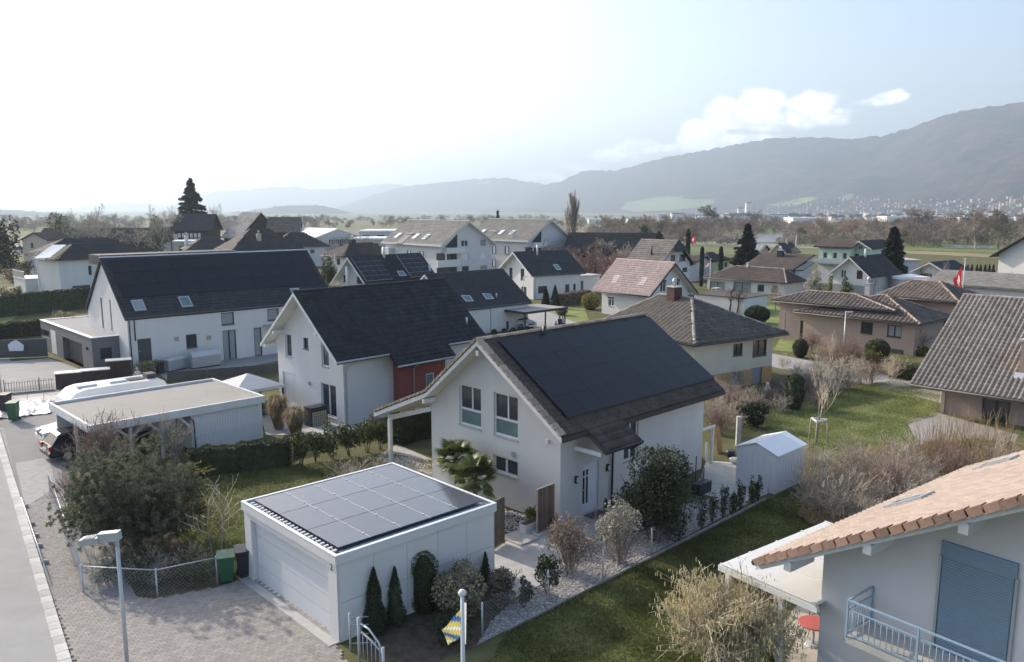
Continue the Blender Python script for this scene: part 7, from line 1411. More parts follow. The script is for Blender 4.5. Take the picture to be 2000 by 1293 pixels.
bare_bush_kind('cane', 107, 3.4, 'straw', 26, .18, 1, (4,), .009, .016, .7)
def T(name, key, label, u, vb, vt, cat='tree', sx=1.0, group=None, Y=None):
    b = at(u, vb) if Y is None else Vector((aty(u, vt, Y).x, Y, gz(0, Y))); t = aty(u, vt, b.y); return plant_tree(name, key, label, cat, b.x, b.y, b.z, t.z - b.z, None, group, sx)
def S_(name, label, u, vb, vt, wpx, matk, cat='shrub', n=900, size=.1, **k):
    b = at(u, vb); t = aty(u, vt, b.y); sc = (math.cos(PITCH) * b.y + math.sin(PITCH) * CAMZ) / FOC; w = wpx * sc / 2; lift = k.pop('lift', 0.0); h = max(.15, (t.z - lift) / 2); b.y += w * .3
    return shrub(name, label, cat, b.x, b.y, (w, k.pop('dy', w), h), matk, n, size, lift=lift, **k)
def B_(key, label, u, vb, vt, sx=1.0, name='bush', group=None):
    b = at(u, vb); t = aty(u, vt, b.y); return plant_bush(name, key, label, 'bush', b.x, b.y, max(.3, t.z), sx, group)
ORD = ['leftmost', 'second from left', 'third from left', 'fourth from left', 'fifth from left', 'sixth from left', 'seventh from left', 'eighth from left', 'ninth from left', 'tenth from left', 'eleventh from left', 'twelfth from left', 'thirteenth from left', 'rightmost']
# ---- the big pine and the garden corner at lower left
PN = thing('mountain_pine', 'big sprawling blue green pine beside the driveway fence at lower left', 'tree', -15.0, 30.6, 0); rng = np.random.default_rng(4); P_ = []; Dr = []; tw = MB(); tr = MB()
for i in range(280):
    a = rng.uniform(0, 2 * PI); t = rng.uniform(.05, 1) ** .62; ph = rng.uniform(.10, 1.15); r = 3.0 * t * math.cos(ph * .95) * rng.uniform(.75, 1.12); z = .5 + 4.0 * t * math.sin(ph) * rng.uniform(.8, 1.08); c = np.array([r * math.cos(a) * 1.05, r * math.sin(a) * .85, z]); dr = np.array([math.cos(a), math.sin(a), .75]); dr /= np.linalg.norm(dr)
    if i % 3 == 0: tw.tube([(0, 0, .3 + z * .25), tuple(c * .55 + np.array([0, 0, .1])), tuple(c)], [.06, .035, .012], 5, False)
    m_ = 9
    for j in range(m_):
        e = c + rng.normal(size=3) * np.array([.34, .34, .24]); k = 60; d = rng.normal(size=(k, 3)) + dr * 1.0; d /= np.linalg.norm(d, axis=1, keepdims=True); P_.append(e + d * .085); Dr.append(d)
P_ = np.concatenate(P_); Dr = np.concatenate(Dr); V, F = leaf_quads(P_, .020, rng, 7.5, dirs=Dr); link('crown', np_mesh('crown', V, F, M['leaf_pine']), PN); tw.build('branches', M['bark_pale'], PN); MB().tube([(0, 0, -.2), (.1, 0, 1.2), (.2, .1, 2.6)], [.2, .13, .05], 8).build('trunk', M['bark'], PN)
GC = thing('golden_cypress', 'golden tipped cypress branches reaching over the lawn beside the pine', 'shrub', -13.7, 32.0, 0); Pp = []; Dd = []
for i in range(46):
    a = rng.uniform(-1.2, 1.4); z0 = rng.uniform(.5, 2.7); ln = rng.uniform(.7, 1.55); d = np.array([math.cos(a), math.sin(a) * .8, rng.uniform(-.1, .45)]); s = rng.uniform(.15, 1, 60); p = np.array([0, 0, z0]) + np.outer(s * ln, d) + rng.normal(size=(60, 3)) * .06 * (1.2 - s)[:, None]; Pp.append(p); Dd.append(np.repeat(d[None], 60, 0))
V, F = leaf_quads(np.concatenate(Pp), .075, rng, 2.2, dirs=np.concatenate(Dd)); link('foliage', np_mesh('foliage', V, F, M['leaf_yellow']), GC); MB().tube([(0, 0, -.1), (0, 0, 1.5), (.05, 0, 2.9)], [.07, .05, .02], 6).build('trunk', M['bark'], GC)
for i, (u, vb, vt, key, sx, lab) in enumerate(((200, 930, 800, 'scrub_red', 1.1, 'reddish bare twigs behind the dark car at the carport'), (345, 905, 790, 'scrub', .9, 'bare rambling bush climbing under the carport braces'), (150, 1010, 905, 'scrub_red', 1.0, 'bare reddish bush at the left flank of the big pine'), (205, 1120, 1050, 'scrub_pale', 1.3, 'bare twiggy bush inside the fence corner below the pine'), (300, 1140, 1070, 'scrub', 1.5, 'dull brown bush behind the low fence below the pine'), (380, 1125, 1060, 'scrub', 1.4, 'brown tangled bush left of the green bin'))): B_(key, lab, u, vb, vt, sx)
for i, (u, vb, vt, w, mk_, lab) in enumerate(((260, 1150, 1095, 120, 'leaf_dark', 'low dark ground shrub behind the fence post corner'), (370, 1140, 1090, 110, 'leaf_mid', 'low green ground shrub between pine and green bin'), (205, 1145, 1090, 60, 'leaf_silver', 'pale leaved ivy shrub inside the fence corner'))): S_('ground_shrub', lab, u, vb, vt, w, mk_, 'shrub', 1500, .06, seed=60 + i)
for i, (u, vb, vt, lab) in enumerate(((412, 1080, 932, 'bare pruned fruit tree left of the pair on the lawn'), (432, 1085, 925, 'bare pruned fruit tree right of the pair beside the garage'))): T('fruit_tree', 'spur', lab, u, vb, vt, sx=.75, group='bare fruit trees beside the garage')
# hedges
def hedge(label, p0, p1, h, th, matk, n=5000, size=.085, z=0.0, name='hedge', seed=5):
    d = p1 - p0; L = d.length; return shrub(name, label, 'hedge', *((p0 + p1) / 2)[:2], (L / 2, th / 2, h / 2), matk, n, size, 0, seed, 'box', rz=math.atan2(d.y, d.x), z=z)
hedge('dark clipped yew hedge below the carport store wall', at(372, 930), at(566, 906), 1.35, .9, 'leaf_dark', 9000, .07)
for i, (u, vb, vt, w) in enumerate(((587, 912, 838, 42), (615, 905, 838, 44), (648, 898, 830, 50), (682, 893, 822, 48), (715, 886, 815, 52), (742, 880, 822, 40))): S_('laurel_bush', 'leafy green laurel bush, ' + ORD[i] + ' in the sunlit row along the lawn', u, vb, vt, w, 'leaf_mid', 'shrub', 1500, .085, lift=.25, seed=20 + i, group='laurel bushes along the lawn')
hedge('dark hedge in the shade behind the white pergola', at(772, 868), at(860, 846), 1.9, .9, 'leaf_dark', 5000, .09, seed=8)
hedge('tall clipped hedge behind the grey garage at the left', at(-80, 628), at(172, 600), 2.6, 1.4, 'leaf_dark', 9000, .16, seed=9); hedge('second clipped hedge row behind the dark gate', at(-60, 668), at(98, 652), 1.6, 1.2, 'leaf_mid', 5000, .13, seed=10)
S_('yellow_shrub', 'yellow green shrub in front of the long white house door', 283, 735, 706, 60, 'leaf_yellow', 'shrub', 1400, .08, seed=31); S_('laurel_shrub', 'sunlit shrub on the grey garage behind its roof', 122, 628, 604, 40, 'leaf_beige', 'shrub', 500, .13, seed=32)
# pampas grasses behind the carport
for i, (u, vb, vt, w) in enumerate(((545, 838, 778, 44), (578, 850, 800, 46))):
    b = at(u, vb); t = aty(u, vt, b.y); o = thing('pampas_grass', ('tall' if i == 0 else 'lower right') + ' straw coloured pampas grass clump behind the carport', 'grass', b.x, b.y, 0); rg = np.random.default_rng(70 + i); n = 1100; a = rg.uniform(0, 6.28, n); sp = rg.uniform(0, 1, n) ** .6 * .75; hh = t.z * rg.uniform(.55, 1.1, n)
    B0 = np.stack([np.cos(a) * sp * .35, np.sin(a) * sp * .35, np.zeros(n)], 1); T1 = np.stack([np.cos(a) * sp * .8, np.sin(a) * sp * .8, hh], 1); T2 = np.stack([np.cos(a) * sp * 1.25, np.sin(a) * sp * 1.25, hh * .75], 1); w_ = np.stack([-np.sin(a), np.cos(a), np.zeros(n)], 1) * .014
    V = np.stack([B0 - w_, B0 + w_, T1 + w_, T1 - w_, T2, T2], 1); V = V.reshape(-1, 3); F = np.concatenate([np.arange(n)[:, None] * 6 + np.array([[0, 1, 2, 3]]), np.arange(n)[:, None] * 6 + np.array([[3, 2, 4, 5]])]); link('blades', np_mesh('blades', V, F, M['straw']), o)
S_('grass_clump', 'pale dry grass clump beside the wood store', 728, 838, 808, 40, 'straw', 'grass', 500, .07, seed=33)
for u, vb, vt, lab in ((690, 955, 890, 'bare sprawling bush lying behind the garage roof'), (740, 925, 890, 'small bare bush by the white pergola terrace')): B_('scrub_pale', lab, u, vb, vt, 1.5)
# palms behind the garage
def palm(label, x, y, h, r, n, seed):
    o = thing('palm', label, 'palm', x, y, 0); rg = random.Random(seed); MB().tube([(0, 0, -.1), (.03, 0, h * .5), (0, 0, h)], [.13, .11, .10], 8).build('trunk', M['bark'], o)
    lf = MB(); k = 18                                    # a fan of folded blades on a stalk
    lf.tube([(0, 0, 0), (.35, 0, .05), (.55, 0, 0)], [.015, .012, .008], 4, False)
    for i in range(k):
        a = (i / (k - 1) - .5) * 2.9; d = Vector((math.cos(a), math.sin(a), 0)); s_ = Vector((-d.y, d.x, 0)) * .045; b0 = Vector((.5, 0, 0)); ln = .62 * (1 - .18 * abs(a)); tip = b0 + d * ln + Vector((0, 0, -.14 * ln - .05 * abs(a))); mid = b0 + d * ln * .55 + Vector((0, 0, .02)); lf.poly([b0, mid - s_, tip, mid + s_])
    me = lf.mesh('frond', M['leaf_palm'])
    for i in range(n):
        f = link('frond', me, o); f.location = (0, 0, h - .05 + rg.uniform(-.1, .1)); e = rg.uniform(-.75, 1.2) if i > 5 else rg.uniform(.9, 1.4); f.rotation_euler = (rg.uniform(-.25, .25), -e * .9, i * 2.399 + rg.uniform(-.2, .2)); s = r * rg.uniform(.85, 1.1); f.scale = (s, s, s)
palm('taller palm with green fans behind the solar garage', -2.55, 35.4, 2.2, 1.08, 40, 1); palm('nearer palm with spreading fans at the garage corner', -1.6, 33.4, 1.95, 1.1, 40, 2)
# evergreens beside the garage wall
S_('thuja', 'slim cone thuja nearest the garage corner at the bottom', 731, 1240, 1112, 62, 'leaf_dark', 'shrub', 6500, .05, shape='cone', stems=0, seed=41)
S_('thuja', 'narrow dark thuja second along the garage wall', 772, 1222, 1110, 52, 'leaf_dark', 'shrub', 2000, .05, shape='cone', stems=0, seed=42)
S_('thuja', 'thick rounded thuja column against the garage wall', 828, 1196, 1082, 60, 'leaf_mid', 'shrub', 4200, .045, shape='column', stems=0, seed=43)
S_('thuja', 'small dark cone tip behind the beige shrub', 893, 1170, 1097, 20, 'leaf_dark', 'shrub', 900, .05, shape='cone', stems=0, seed=44); S_('thuja', 'small dark cone at the far end of the garage wall', 948, 1148, 1080, 34, 'leaf_dark', 'shrub', 1200, .045, shape='cone', stems=0, seed=45)
S_('beige_shrub', 'round beige leaved shrub in front of the garage wall', 900, 1212, 1106, 120, 'leaf_beige', 'shrub', 5200, .075, seed=46, twiggy=6); S_('brown_shrub', 'dull reddish shrub right of the round beige shrub', 982, 1188, 1110, 72, 'leaf_reddish', 'shrub', 2400, .07, seed=47, twiggy=4)
S_('small_laurel', 'small dark laurel by the wire fence below the path', 1023, 1190, 1130, 34, 'leaf_dark', 'shrub', 600, .07, seed=48); S_('small_laurel', 'darker laurel in the middle of the gravel border', 1070, 1165, 1085, 56, 'leaf_dark', 'shrub', 1300, .07, seed=49)
S_('ground_shrub', 'low dark foliage at the bottom edge below the flag', 880, 1262, 1200, 90, 'leaf_dark', 'shrub', 1500, .06, seed=50)
S_('viburnum', 'loose multi stemmed shrub with reddish leaves by the path', 1118, 1130, 1015, 122, 'leaf_reddish', 'shrub', 2800, .06, lift=.7, stems=10, seed=51, stemk='bark_pale', twiggy=10); S_('viburnum', 'pale silvery shrub before the entrance of the centre house', 1210, 1105, 983, 96, 'leaf_silver', 'shrub', 3400, .062, lift=.35, stems=8, seed=52, stemk='bark_pale', twiggy=8)
S_('bay_shrub', 'big dark green bush against the centre house wall', 1285, 1068, 872, 165, 'leaf_dark', 'shrub', 14000, .08, lift=-.35, seed=53, lumps=22); S_('bay_shrub', 'upper shoots of leafy photinia above the big dark bush', 1297, 1040, 872, 60, 'leaf_reddish', 'shrub', 700, .09, lift=1.9, seed=54)
S_('bay_shrub', 'smaller dark bush left of the big dark bush', 1225, 1035, 948, 44, 'leaf_dark', 'shrub', 1600, .06, seed=55)
for i, (u, vb, vt) in enumerate(((1372, 1035, 968), (1392, 1022, 955), (1412, 1012, 945), (1432, 1003, 958), (1446, 998, 936), (1470, 985, 930), (1482, 980, 928))): S_('young_laurel', 'young upright laurel plant, ' + ORD[i] + ' in the row along the fence', u, vb, vt, 22, 'leaf_mid' if i % 2 else 'leaf_dark', 'shrub', 420, .07, seed=140 + i, group='young laurels along the fence')
S_('yucca', 'small yellowish grass plant in the pale trough', 1036, 1030, 1000, 24, 'leaf_yellow', 'plant', 160, .12, seed=56, lift=.4, aspect=4.0); S_('pot_ball', 'round clipped ball plant in the pale pot', 1084, 1036, 1016, 20, 'leaf_reddish', 'plant', 500, .035, seed=57, lift=.3, shape='dome', stems=0)
# hazel with catkins
b = at(1430, 1285); HZ = thing('hazel_bush', 'hazel bush full of hanging yellow catkins before the terrace roof', 'bush', b.x - .35, b.y - .35, 0); HZ.scale = (1.35, 1.35, .92); sg_ = tree_segments(77, 3.0, spread=.75, trunk=.035, levels=2, kids=(10, 7), start=.12, multi=26, r0=.006, upbias=.2); link('branches', seg_mesh('branches', sg_[0] + sg_[1], 'twig_pale'), HZ)
rg = np.random.default_rng(9); tips = np.array([s[1] for s in sg_[1]]); tips = tips[tips[:, 2] > .7]; pk = tips[rg.integers(0, len(tips), 6500)] + rg.normal(size=(6500, 3)) * .05; ln = rg.uniform(.08, .18, 6500)[:, None]; off = rg.normal(size=(6500, 3)) * .012; a_ = rg.uniform(0, 6.28, 6500); w_ = np.stack([np.cos(a_), np.sin(a_), np.zeros(6500)], 1) * .011
V = np.stack([pk - w_, pk + w_, pk + w_ * .7 + off - ln * np.array([[0, 0, 1]]), pk - w_ * .7 + off - ln * np.array([[0, 0, 1]])], 1).reshape(-1, 3); w2_ = np.stack([-np.sin(a_), np.cos(a_), np.zeros(6500)], 1) * .011; V2 = np.stack([pk - w2_, pk + w2_, pk + w2_ * .7 + off - ln * np.array([[0, 0, 1]]), pk - w2_ * .7 + off - ln * np.array([[0, 0, 1]])], 1).reshape(-1, 3); q = link('catkins', np_mesh('catkins', np.concatenate([V, V2]), np.arange(6500 * 8).reshape(-1, 4), M['catkin']), HZ); q['kind'] = 'stuff'
# ---- the scrub thicket on the right
rg = random.Random(12); SEEN = {}
def nth(k): SEEN[k] = SEEN.get(k, -1) + 1; return ORD[SEEN[k]]
for u, vb, vt, key, sx in sorted(((1590, 1000, 905, 'scrub', 1.3), (1640, 1020, 915, 'scrub_pale', 1.3), (1690, 1010, 900, 'scrub', 1.3), (1740, 985, 880, 'scrub_red', 1.3), (1620, 950, 870, 'scrub_pale', 1.3), (1680, 955, 870, 'scrub', 1.4), (1730, 945, 860, 'scrub_pale', 1.3), (1800, 965, 870, 'scrub', 1.4), (1860, 950, 862, 'scrub_red', 1.3), (1950, 925, 850, 'scrub_pale', 1.3), (1575, 930, 860, 'scrub_pale', 1.2), (1660, 905, 845, 'scrub', 1.3), (1770, 915, 835, 'scrub_pale', 1.3), (1760, 1000, 905, 'scrub_pale', 1.4), (1700, 1045, 950, 'scrub', 1.3))): B_(key, ('greyish' if key == 'scrub' else 'pale brown' if key == 'scrub_pale' else 'reddish') + ' leafless bush, ' + nth('t' + key) + ' of its colour in the shed thicket', u, vb, vt, sx, 'thicket_bush', 'thicket bushes right of the shed ' + key)
for u, vb, vt in sorted(((1810, 930, 800), (1850, 930, 790), (1890, 920, 782), (1930, 910, 790), (1870, 905, 810), (1965, 905, 800), (1835, 905, 812))): B_('cane', 'tall straw coloured canes, ' + nth('c') + ' clump before the grey tiled house', u, vb, vt, .7, 'cane_clump', 'straw canes in the thicket')
rg2 = np.random.default_rng(15); pts = []
for i, (u, v) in enumerate(zip(rg2.uniform(1560, 1800, 30), rg2.uniform(900, 1030, 30))): pts.append((u, v))
grass_patch('dry_grass', [at(1560, 1010), at(1590, 930), at(1700, 880), at(1900, 860), at(2050, 880), at(1950, 960), at(1760, 1040), at(1640, 1060)], 65000, 'straw', .28, .016, .0, None, 9)
# young staked tree
TY = T('young_tree', 'young', 'young leafless tree tied between stakes on the bright lawn', 1594, 866, 682, sx=1.0); b = at(1596, 866); st = thing('tree_stakes', 'three timber stakes with a white cross board round the young tree', 'stakes', b.x, b.y, 0)
for a in range(3): MB().tube([(math.cos(a * 2.1) * .62, math.sin(a * 2.1) * .62, -.1), (math.cos(a * 2.1) * .5, math.sin(a * 2.1) * .5, 1.45)], .045, 6).build('stake', M['timber_pale'], st); MB().beam((math.cos(a * 2.1) * .5, math.sin(a * 2.1) * .5, 1.40), (math.cos(a * 2.1 + 2.1) * .5, math.sin(a * 2.1 + 2.1) * .5, 1.40), .05, .10).build('cross_board', M['paint_old'], st)
# evergreens on the bright lawn and gardens behind
S_('juniper', 'upright dark juniper with yellow skirt on the bright lawn', 1552, 800, 732, 38, 'leaf_dark', 'shrub', 3000, .09, shape='column', stems=0, seed=81); S_('yew_bush', 'broad dark yew bush between shed and bright lawn', 1476, 836, 778, 66, 'leaf_dark', 'shrub', 3600, .09, seed=82); S_('box_ball', 'round dark box ball beside the side road', 1564, 699, 662, 30, 'leaf_dark', 'shrub', 1600, .10, shape='dome', stems=0, seed=83)
S_('box_ball', 'big dome shaped hedge ball behind the cream hipped house', 1480, 632, 598, 48, 'leaf_dark', 'shrub', 6500, .14, shape='dome', stems=0, seed=84); S_('box_ball', 'large clipped ball in front of the brown hipped house', 1715, 705, 664, 46, 'leaf_mid', 'shrub', 6500, .12, shape='dome', stems=0, seed=85); S_('yellow_shrub', 'pale yellow flowering shrub below the large clipped ball', 1706, 728, 680, 34, 'leaf_yellow', 'shrub', 900, .11, seed=86); S_('round_bush', 'sunlit round bush at the corner of the brown hipped house', 1802, 695, 674, 26, 'leaf_yellow', 'shrub', 700, .12, seed=87)
hedge('low clipped green hedge beside the bright lawn', at(1740, 735), at(1800, 745), 1.0, 1.0, 'leaf_mid', 3000, .1, seed=11)
for i, (u, vb, vt, key, sx) in enumerate(sorted(((1388, 835, 770, 'scrub', 1.3), (1412, 825, 760, 'scrub_pale', 1.3), (1432, 812, 750, 'scrub_red', 1.3), (1402, 775, 725, 'scrub_pale', 1.3), (1452, 800, 745, 'scrub', 1.3), (1522, 805, 765, 'scrub_pale', 1.2), (1540, 778, 735, 'scrub', 1.3), (1580, 765, 722, 'scrub_red', 1.3), (1625, 772, 730, 'scrub_pale', 1.3), (1655, 760, 705, 'scrub', 1.3), (1562, 742, 700, 'scrub_pale', 1.2), (1602, 738, 690, 'scrub', 1.3), (1700, 748, 700, 'scrub_red', 1.3), (1395, 800, 740, 'scrub_red', 1.2), (1420, 790, 735, 'scrub', 1.2), (1405, 850, 790, 'scrub_red', 1.2), (1440, 760, 715, 'scrub_pale', 1.2), (1500, 790, 750, 'scrub_red', 1.2), (1590, 770, 700, 'scrub', 1.2), (1640, 760, 690, 'scrub_pale', 1.3), (1680, 750, 685, 'scrub', 1.3), (1620, 720, 660, 'scrub_red', 1.2), (1530, 720, 690, 'scrub_pale', 1.1), (1585, 690, 640, 'scrub_red', 1.0), (1740, 740, 690, 'scrub_pale', 1.2), (1780, 690, 635, 'scrub_red', 1.3), (1830, 660, 620, 'scrub_red', 1.3), (1600, 800, 760, 'scrub_red', 1.1), (1660, 720, 650, 'scrub_red', 1.2), (1605, 655, 628, 'scrub_red', 1.2)))): B_(key, ('greyish' if key == 'scrub' else 'pale brown' if key == 'scrub_pale' else 'reddish') + ' leafless garden bush, ' + nth('g' + key) + ' of its colour around the bright lawn', u, vb, vt, sx, 'garden_bush', 'leafless garden bushes on the right ' + key)
T('silver_birch', 'young', 'slim pale bare tree rising from the bushes by the right street lamp', 1622, 735, 640, sx=.6)
for u, vb, vt, lab in ((1425, 610, 552, 'pruned knobbly tree left of the pair before the bungalow'), (1440, 612, 556, 'pruned knobbly tree right of the pair before the bungalow')): T('pollard_tree', 'pollard', lab, u, vb, vt, sx=.9)
T('bare_garden_tree', 'bareA', 'bare round tree in the bungalow lawn', 1515, 606, 550, sx=.9); T('bare_garden_tree', 'bareA', 'small bare tree behind the brown hipped house annex', 1705, 590, 538, sx=.8)
# spruces, cypresses, poplar
def conifer(label, u, vb, vt, wpx, seed, matk='leaf_spruce', Y=None, whorls=26, per=9, droop=.25, size=.3, power=.9, gap=0.0, leafn=26, name='spruce'):
    b = at(u, vb) if Y is None else Vector((aty(u, vt, Y).x, Y, 0)); t = aty(u, vt, b.y); sc = (math.cos(PITCH) * b.y + math.sin(PITCH) * CAMZ) / FOC; o = thing(name, label, 'tree', b.x, b.y, 0); link('crown', spruce_mesh(seed, t.z, wpx * sc / 2, matk, whorls, per, leafn, size, droop, power, gap), o); link('trunk', trunk_mesh(t.z * .97, t.z * .022), o)
conifer('broad sunlit spruce behind the bungalow roof', 1461, 525, 441, 84, 1, Y=150, size=.38, whorls=24, per=11, leafn=40, matk='leaf_spruce'); conifer('tall slender dark spruce at the right', 1738, 575, 447, 60, 2, size=.34, whorls=30, per=10, leafn=40, power=.6); conifer('tall black fir rising behind the timber chalet', 371, 440, 353, 108, 3, Y=250, size=.45, whorls=24, per=10, droop=.35, gap=.1, leafn=75, power=.85)
conifer('small fir top behind the far apartment block', 972, 440, 414, 12, 4, Y=330, size=.5, whorls=9, per=7, gap=.2, name='fir'); conifer('small spruce beside the mint green house', 1634, 520, 492, 16, 5, size=.35, whorls=12, per=7)
for i, (u, vb, vt, w, Y, lab) in enumerate(((1372, 532, 482, 8, 140, 'slim dark cypress left of the two by the green cottage'), (1409, 530, 482, 9, 142, 'slim dark cypress right of the two by the green cottage'), (1345, 520, 447, 10, 150, 'ragged dark cypress beside the square red flag'))):
    t = aty(u, vt, Y); sc = Y / FOC; shrub('cypress', lab, 'tree', t.x, Y, (w * sc / 2, w * sc / 2, t.z / 2), 'leaf_spruce', 1500, .22, 0, 90 + i, 'column')
for i, (u, vb, vt, w, Y, lab) in enumerate(((1255, 480, 438, 34, 205, 'olive green round tree crown behind the half hipped house'), (1284, 480, 446, 26, 200, 'dark green round evergreen behind the half hipped house'))):
    t = aty(u, vt, Y); sc = Y / FOC; shrub('evergreen_tree', lab, 'tree', t.x, Y, (w * sc / 2, w * sc / 2, t.z * .42), 'leaf_mid' if i == 0 else 'leaf_spruce', 2200, .32, 3, 95 + i, 'round', lift=t.z * .14, lumps=18)
for i, (u, vb, vt, w, mk_, lab) in enumerate(((1066, 600, 560, 20, 'leaf_spruce', 'left cone conifer in front of the slate roof house'), (1084, 602, 558, 24, 'leaf_spruce', 'right cone conifer in front of the slate roof house'), (1636, 578, 536, 34, 'leaf_mid', 'rounded cypress bush before the white gabled cottage'))): S_('conifer_bush', lab, u, vb, vt, w, mk_, 'shrub', 1500, .17, shape='cone' if i < 2 else 'column', stems=0, seed=100 + i)
S_('golden_bush', 'round golden green bush between slate and rosy roofs', 1154, 605, 572, 38, 'leaf_yellow', 'shrub', 2200, .13, shape='dome', stems=0, seed=103); S_('brown_bush', 'low round brown bush on the slate house lawn', 1097, 616, 598, 24, 'leaf_reddish', 'shrub', 900, .1, shape='dome', stems=0, seed=104); S_('grey_tree', 'grey leaved tree before the bungalow corner', 1594, 590, 532, 44, 'leaf_silver', 'tree', 1800, .2, seed=105); S_('ivy_tree', 'olive bush right of the grey leaved tree', 1652, 590, 545, 26, 'leaf_mid', 'shrub', 900, .18, seed=106)
S_('dark_bushes', 'dark rounded bushes between the long house and the gridded roof', 640, 560, 500, 44, 'leaf_dark', 'shrub', 2500, .2, seed=107); hedge('brown clipped hedge behind the golden bush', at(1092, 598), at(1150, 588), 1.6, 1.2, 'leaf_reddish', 6500, .14, seed=12)
for i, u in enumerate((965, 985, 1002, 1017, 1030)): S_('ball_shrub', 'small dark ball shrub, ' + ORD[i] + ' along the dark roof house wall', u, 655 - i * 1.5, 643 - i * 1.5, 12, 'leaf_dark', 'shrub', 350, .09, shape='dome', stems=0, seed=110 + i, group='ball shrubs along the dark roof house')
for i, u in enumerate((1890, 1898, 1908, 1915, 1924, 1932, 1940)): S_('small_thuja', 'small cone thuja, ' + ORD[i] + ' in the row behind the ribbed grey roof', u, 534, 517, 8, 'leaf_spruce', 'shrub', 350, .2, shape='cone', stems=0, seed=120 + i, group='thuja row behind the grey roof')
T('lombardy_poplar', 'poplar', 'tall bare columnar poplar standing before the hills', 1122, 460, 367, Y=260, sx=1.25); T('bare_poplar', 'bareA', 'thin bare tree directly left of the tall poplar', 1108, 460, 400, Y=262, sx=.5)
for i, (u, vt, Y, key, sx, lab) in enumerate(((1085, 447, 168, 'bareR', 1.0, 'reddish bare birch in front of the far apartment block'), (1105, 440, 172, 'bareR', .9, 'tallest reddish bare birch below the poplar'), (1130, 452, 165, 'bareR', 1.0, 'reddish bare birch right of the poplar trunk'), (1150, 470, 150, 'bareR', 1.0, 'low reddish bare tree above the slate roof right end'), (1120, 480, 145, 'bareR', 1.0, 'dense reddish bare tree behind the slate roof'), (1175, 462, 150, 'bareA', 1.1, 'grey bare tree left of the beige gable'), (1205, 470, 145, 'bareB', 1.1, 'spreading grey bare tree before the wide dark barn'), (1225, 480, 140, 'bareA', 1.0, 'bare tree touching the rosy roof'), (690, 450, 185, 'bareA', 1.1, 'bare tree before the industrial hall lettering'), (672, 470, 175, 'bareB', 1.2, 'wide bare tree left of the lettering'), (722, 452, 190, 'bareA', .6, 'slim bare tree right of the lettering'), (308, 398, 215, 'bareB', .9, 'large ivy covered bare tree left of the chalet'), (330, 400, 230, 'bareA', .9, 'bare tree close to the left end of the chalet roof'), (165, 396, 255, 'bareB', 1.2, 'tall open bare tree on the left skyline'), (118, 405, 240, 'bareB', .8, 'dark ivy clad tree on the left skyline'), (215, 425, 250, 'bareB', 1.4, 'bare tree mass before the dark farmhouse'), (140, 430, 235, 'bareA', 1.4, 'bare tree behind the white villa roof'), (190, 430, 232, 'bareA', 1.4, 'bare tree above the white villa chimney'), (425, 395, 300, 'bareA', .7, 'distant bare tree right of the chalet'), (265, 440, 240, 'bareA', 1.2, 'low bare tree right of the farmhouse'), (1560, 476, 175, 'bareA', .9, 'bare tree left of the mint green house'), (1850, 505, 125, 'young', .6, 'pale birch stems before the low white house'), (1820, 512, 122, 'young', .6, 'pale birch left of the pale birch stems'), (1800, 515, 124, 'bareR', .6, 'reddish bare tree before the white carport roof'), (1960, 535, 110, 'bareB', 1.2, 'olive bare tree in front of the ribbed grey roof'), (1990, 530, 112, 'bareB', 1.0, 'bare tree at the right edge above the tiled roof'), (1545, 545, 130, 'bareA', .7, 'bare tree beside the bungalow corner'))): T('bare_tree', key, lab, u, 0, vt, Y=Y, sx=sx)
S_('climbing_ivy', 'dark green ivy mass clothing the big bare tree left of the chalet', 306, 505, 418, 46, 'leaf_mid', 'ivy', 1800, .4, seed=130, lift=1.0); 
t = aty(112, 412, 242); shrub('climbing_ivy', 'dark ivy mass on the tree on the left skyline', 'ivy', t.x, 242, (3.5, 3.5, t.z * .42), 'leaf_mid', 1800, .42, 0, 131, 'round', lift=t.z * .15)
t = aty(5, 425, 160); shrub('evergreen_tree', 'dark evergreen tree cut by the left edge', 'tree', t.x - .5, 160, (3.4, 3.4, t.z * .5), 'leaf_spruce', 3200, .35, 3, 132, 'round', lumps=18)
for i, (u, vb, vt, w, mk_) in enumerate(((20, 552, 520, 46, 'leaf_reddish'), (48, 545, 505, 40, 'leaf_dark'), (70, 540, 510, 26, 'leaf_dark'), (10, 590, 560, 40, 'leaf_reddish'), (35, 575, 560, 30, 'leaf_yellow'), (6, 520, 498, 36, 'leaf_mid'))): S_('garden_shrub', ('brown', 'round dark', 'smaller dark', 'low brown', 'yellowish', 'dull green')[i] + ' garden shrub in the gardens at the left edge', u, vb, vt, w, mk_, 'shrub', 1200, .17, seed=150 + i)
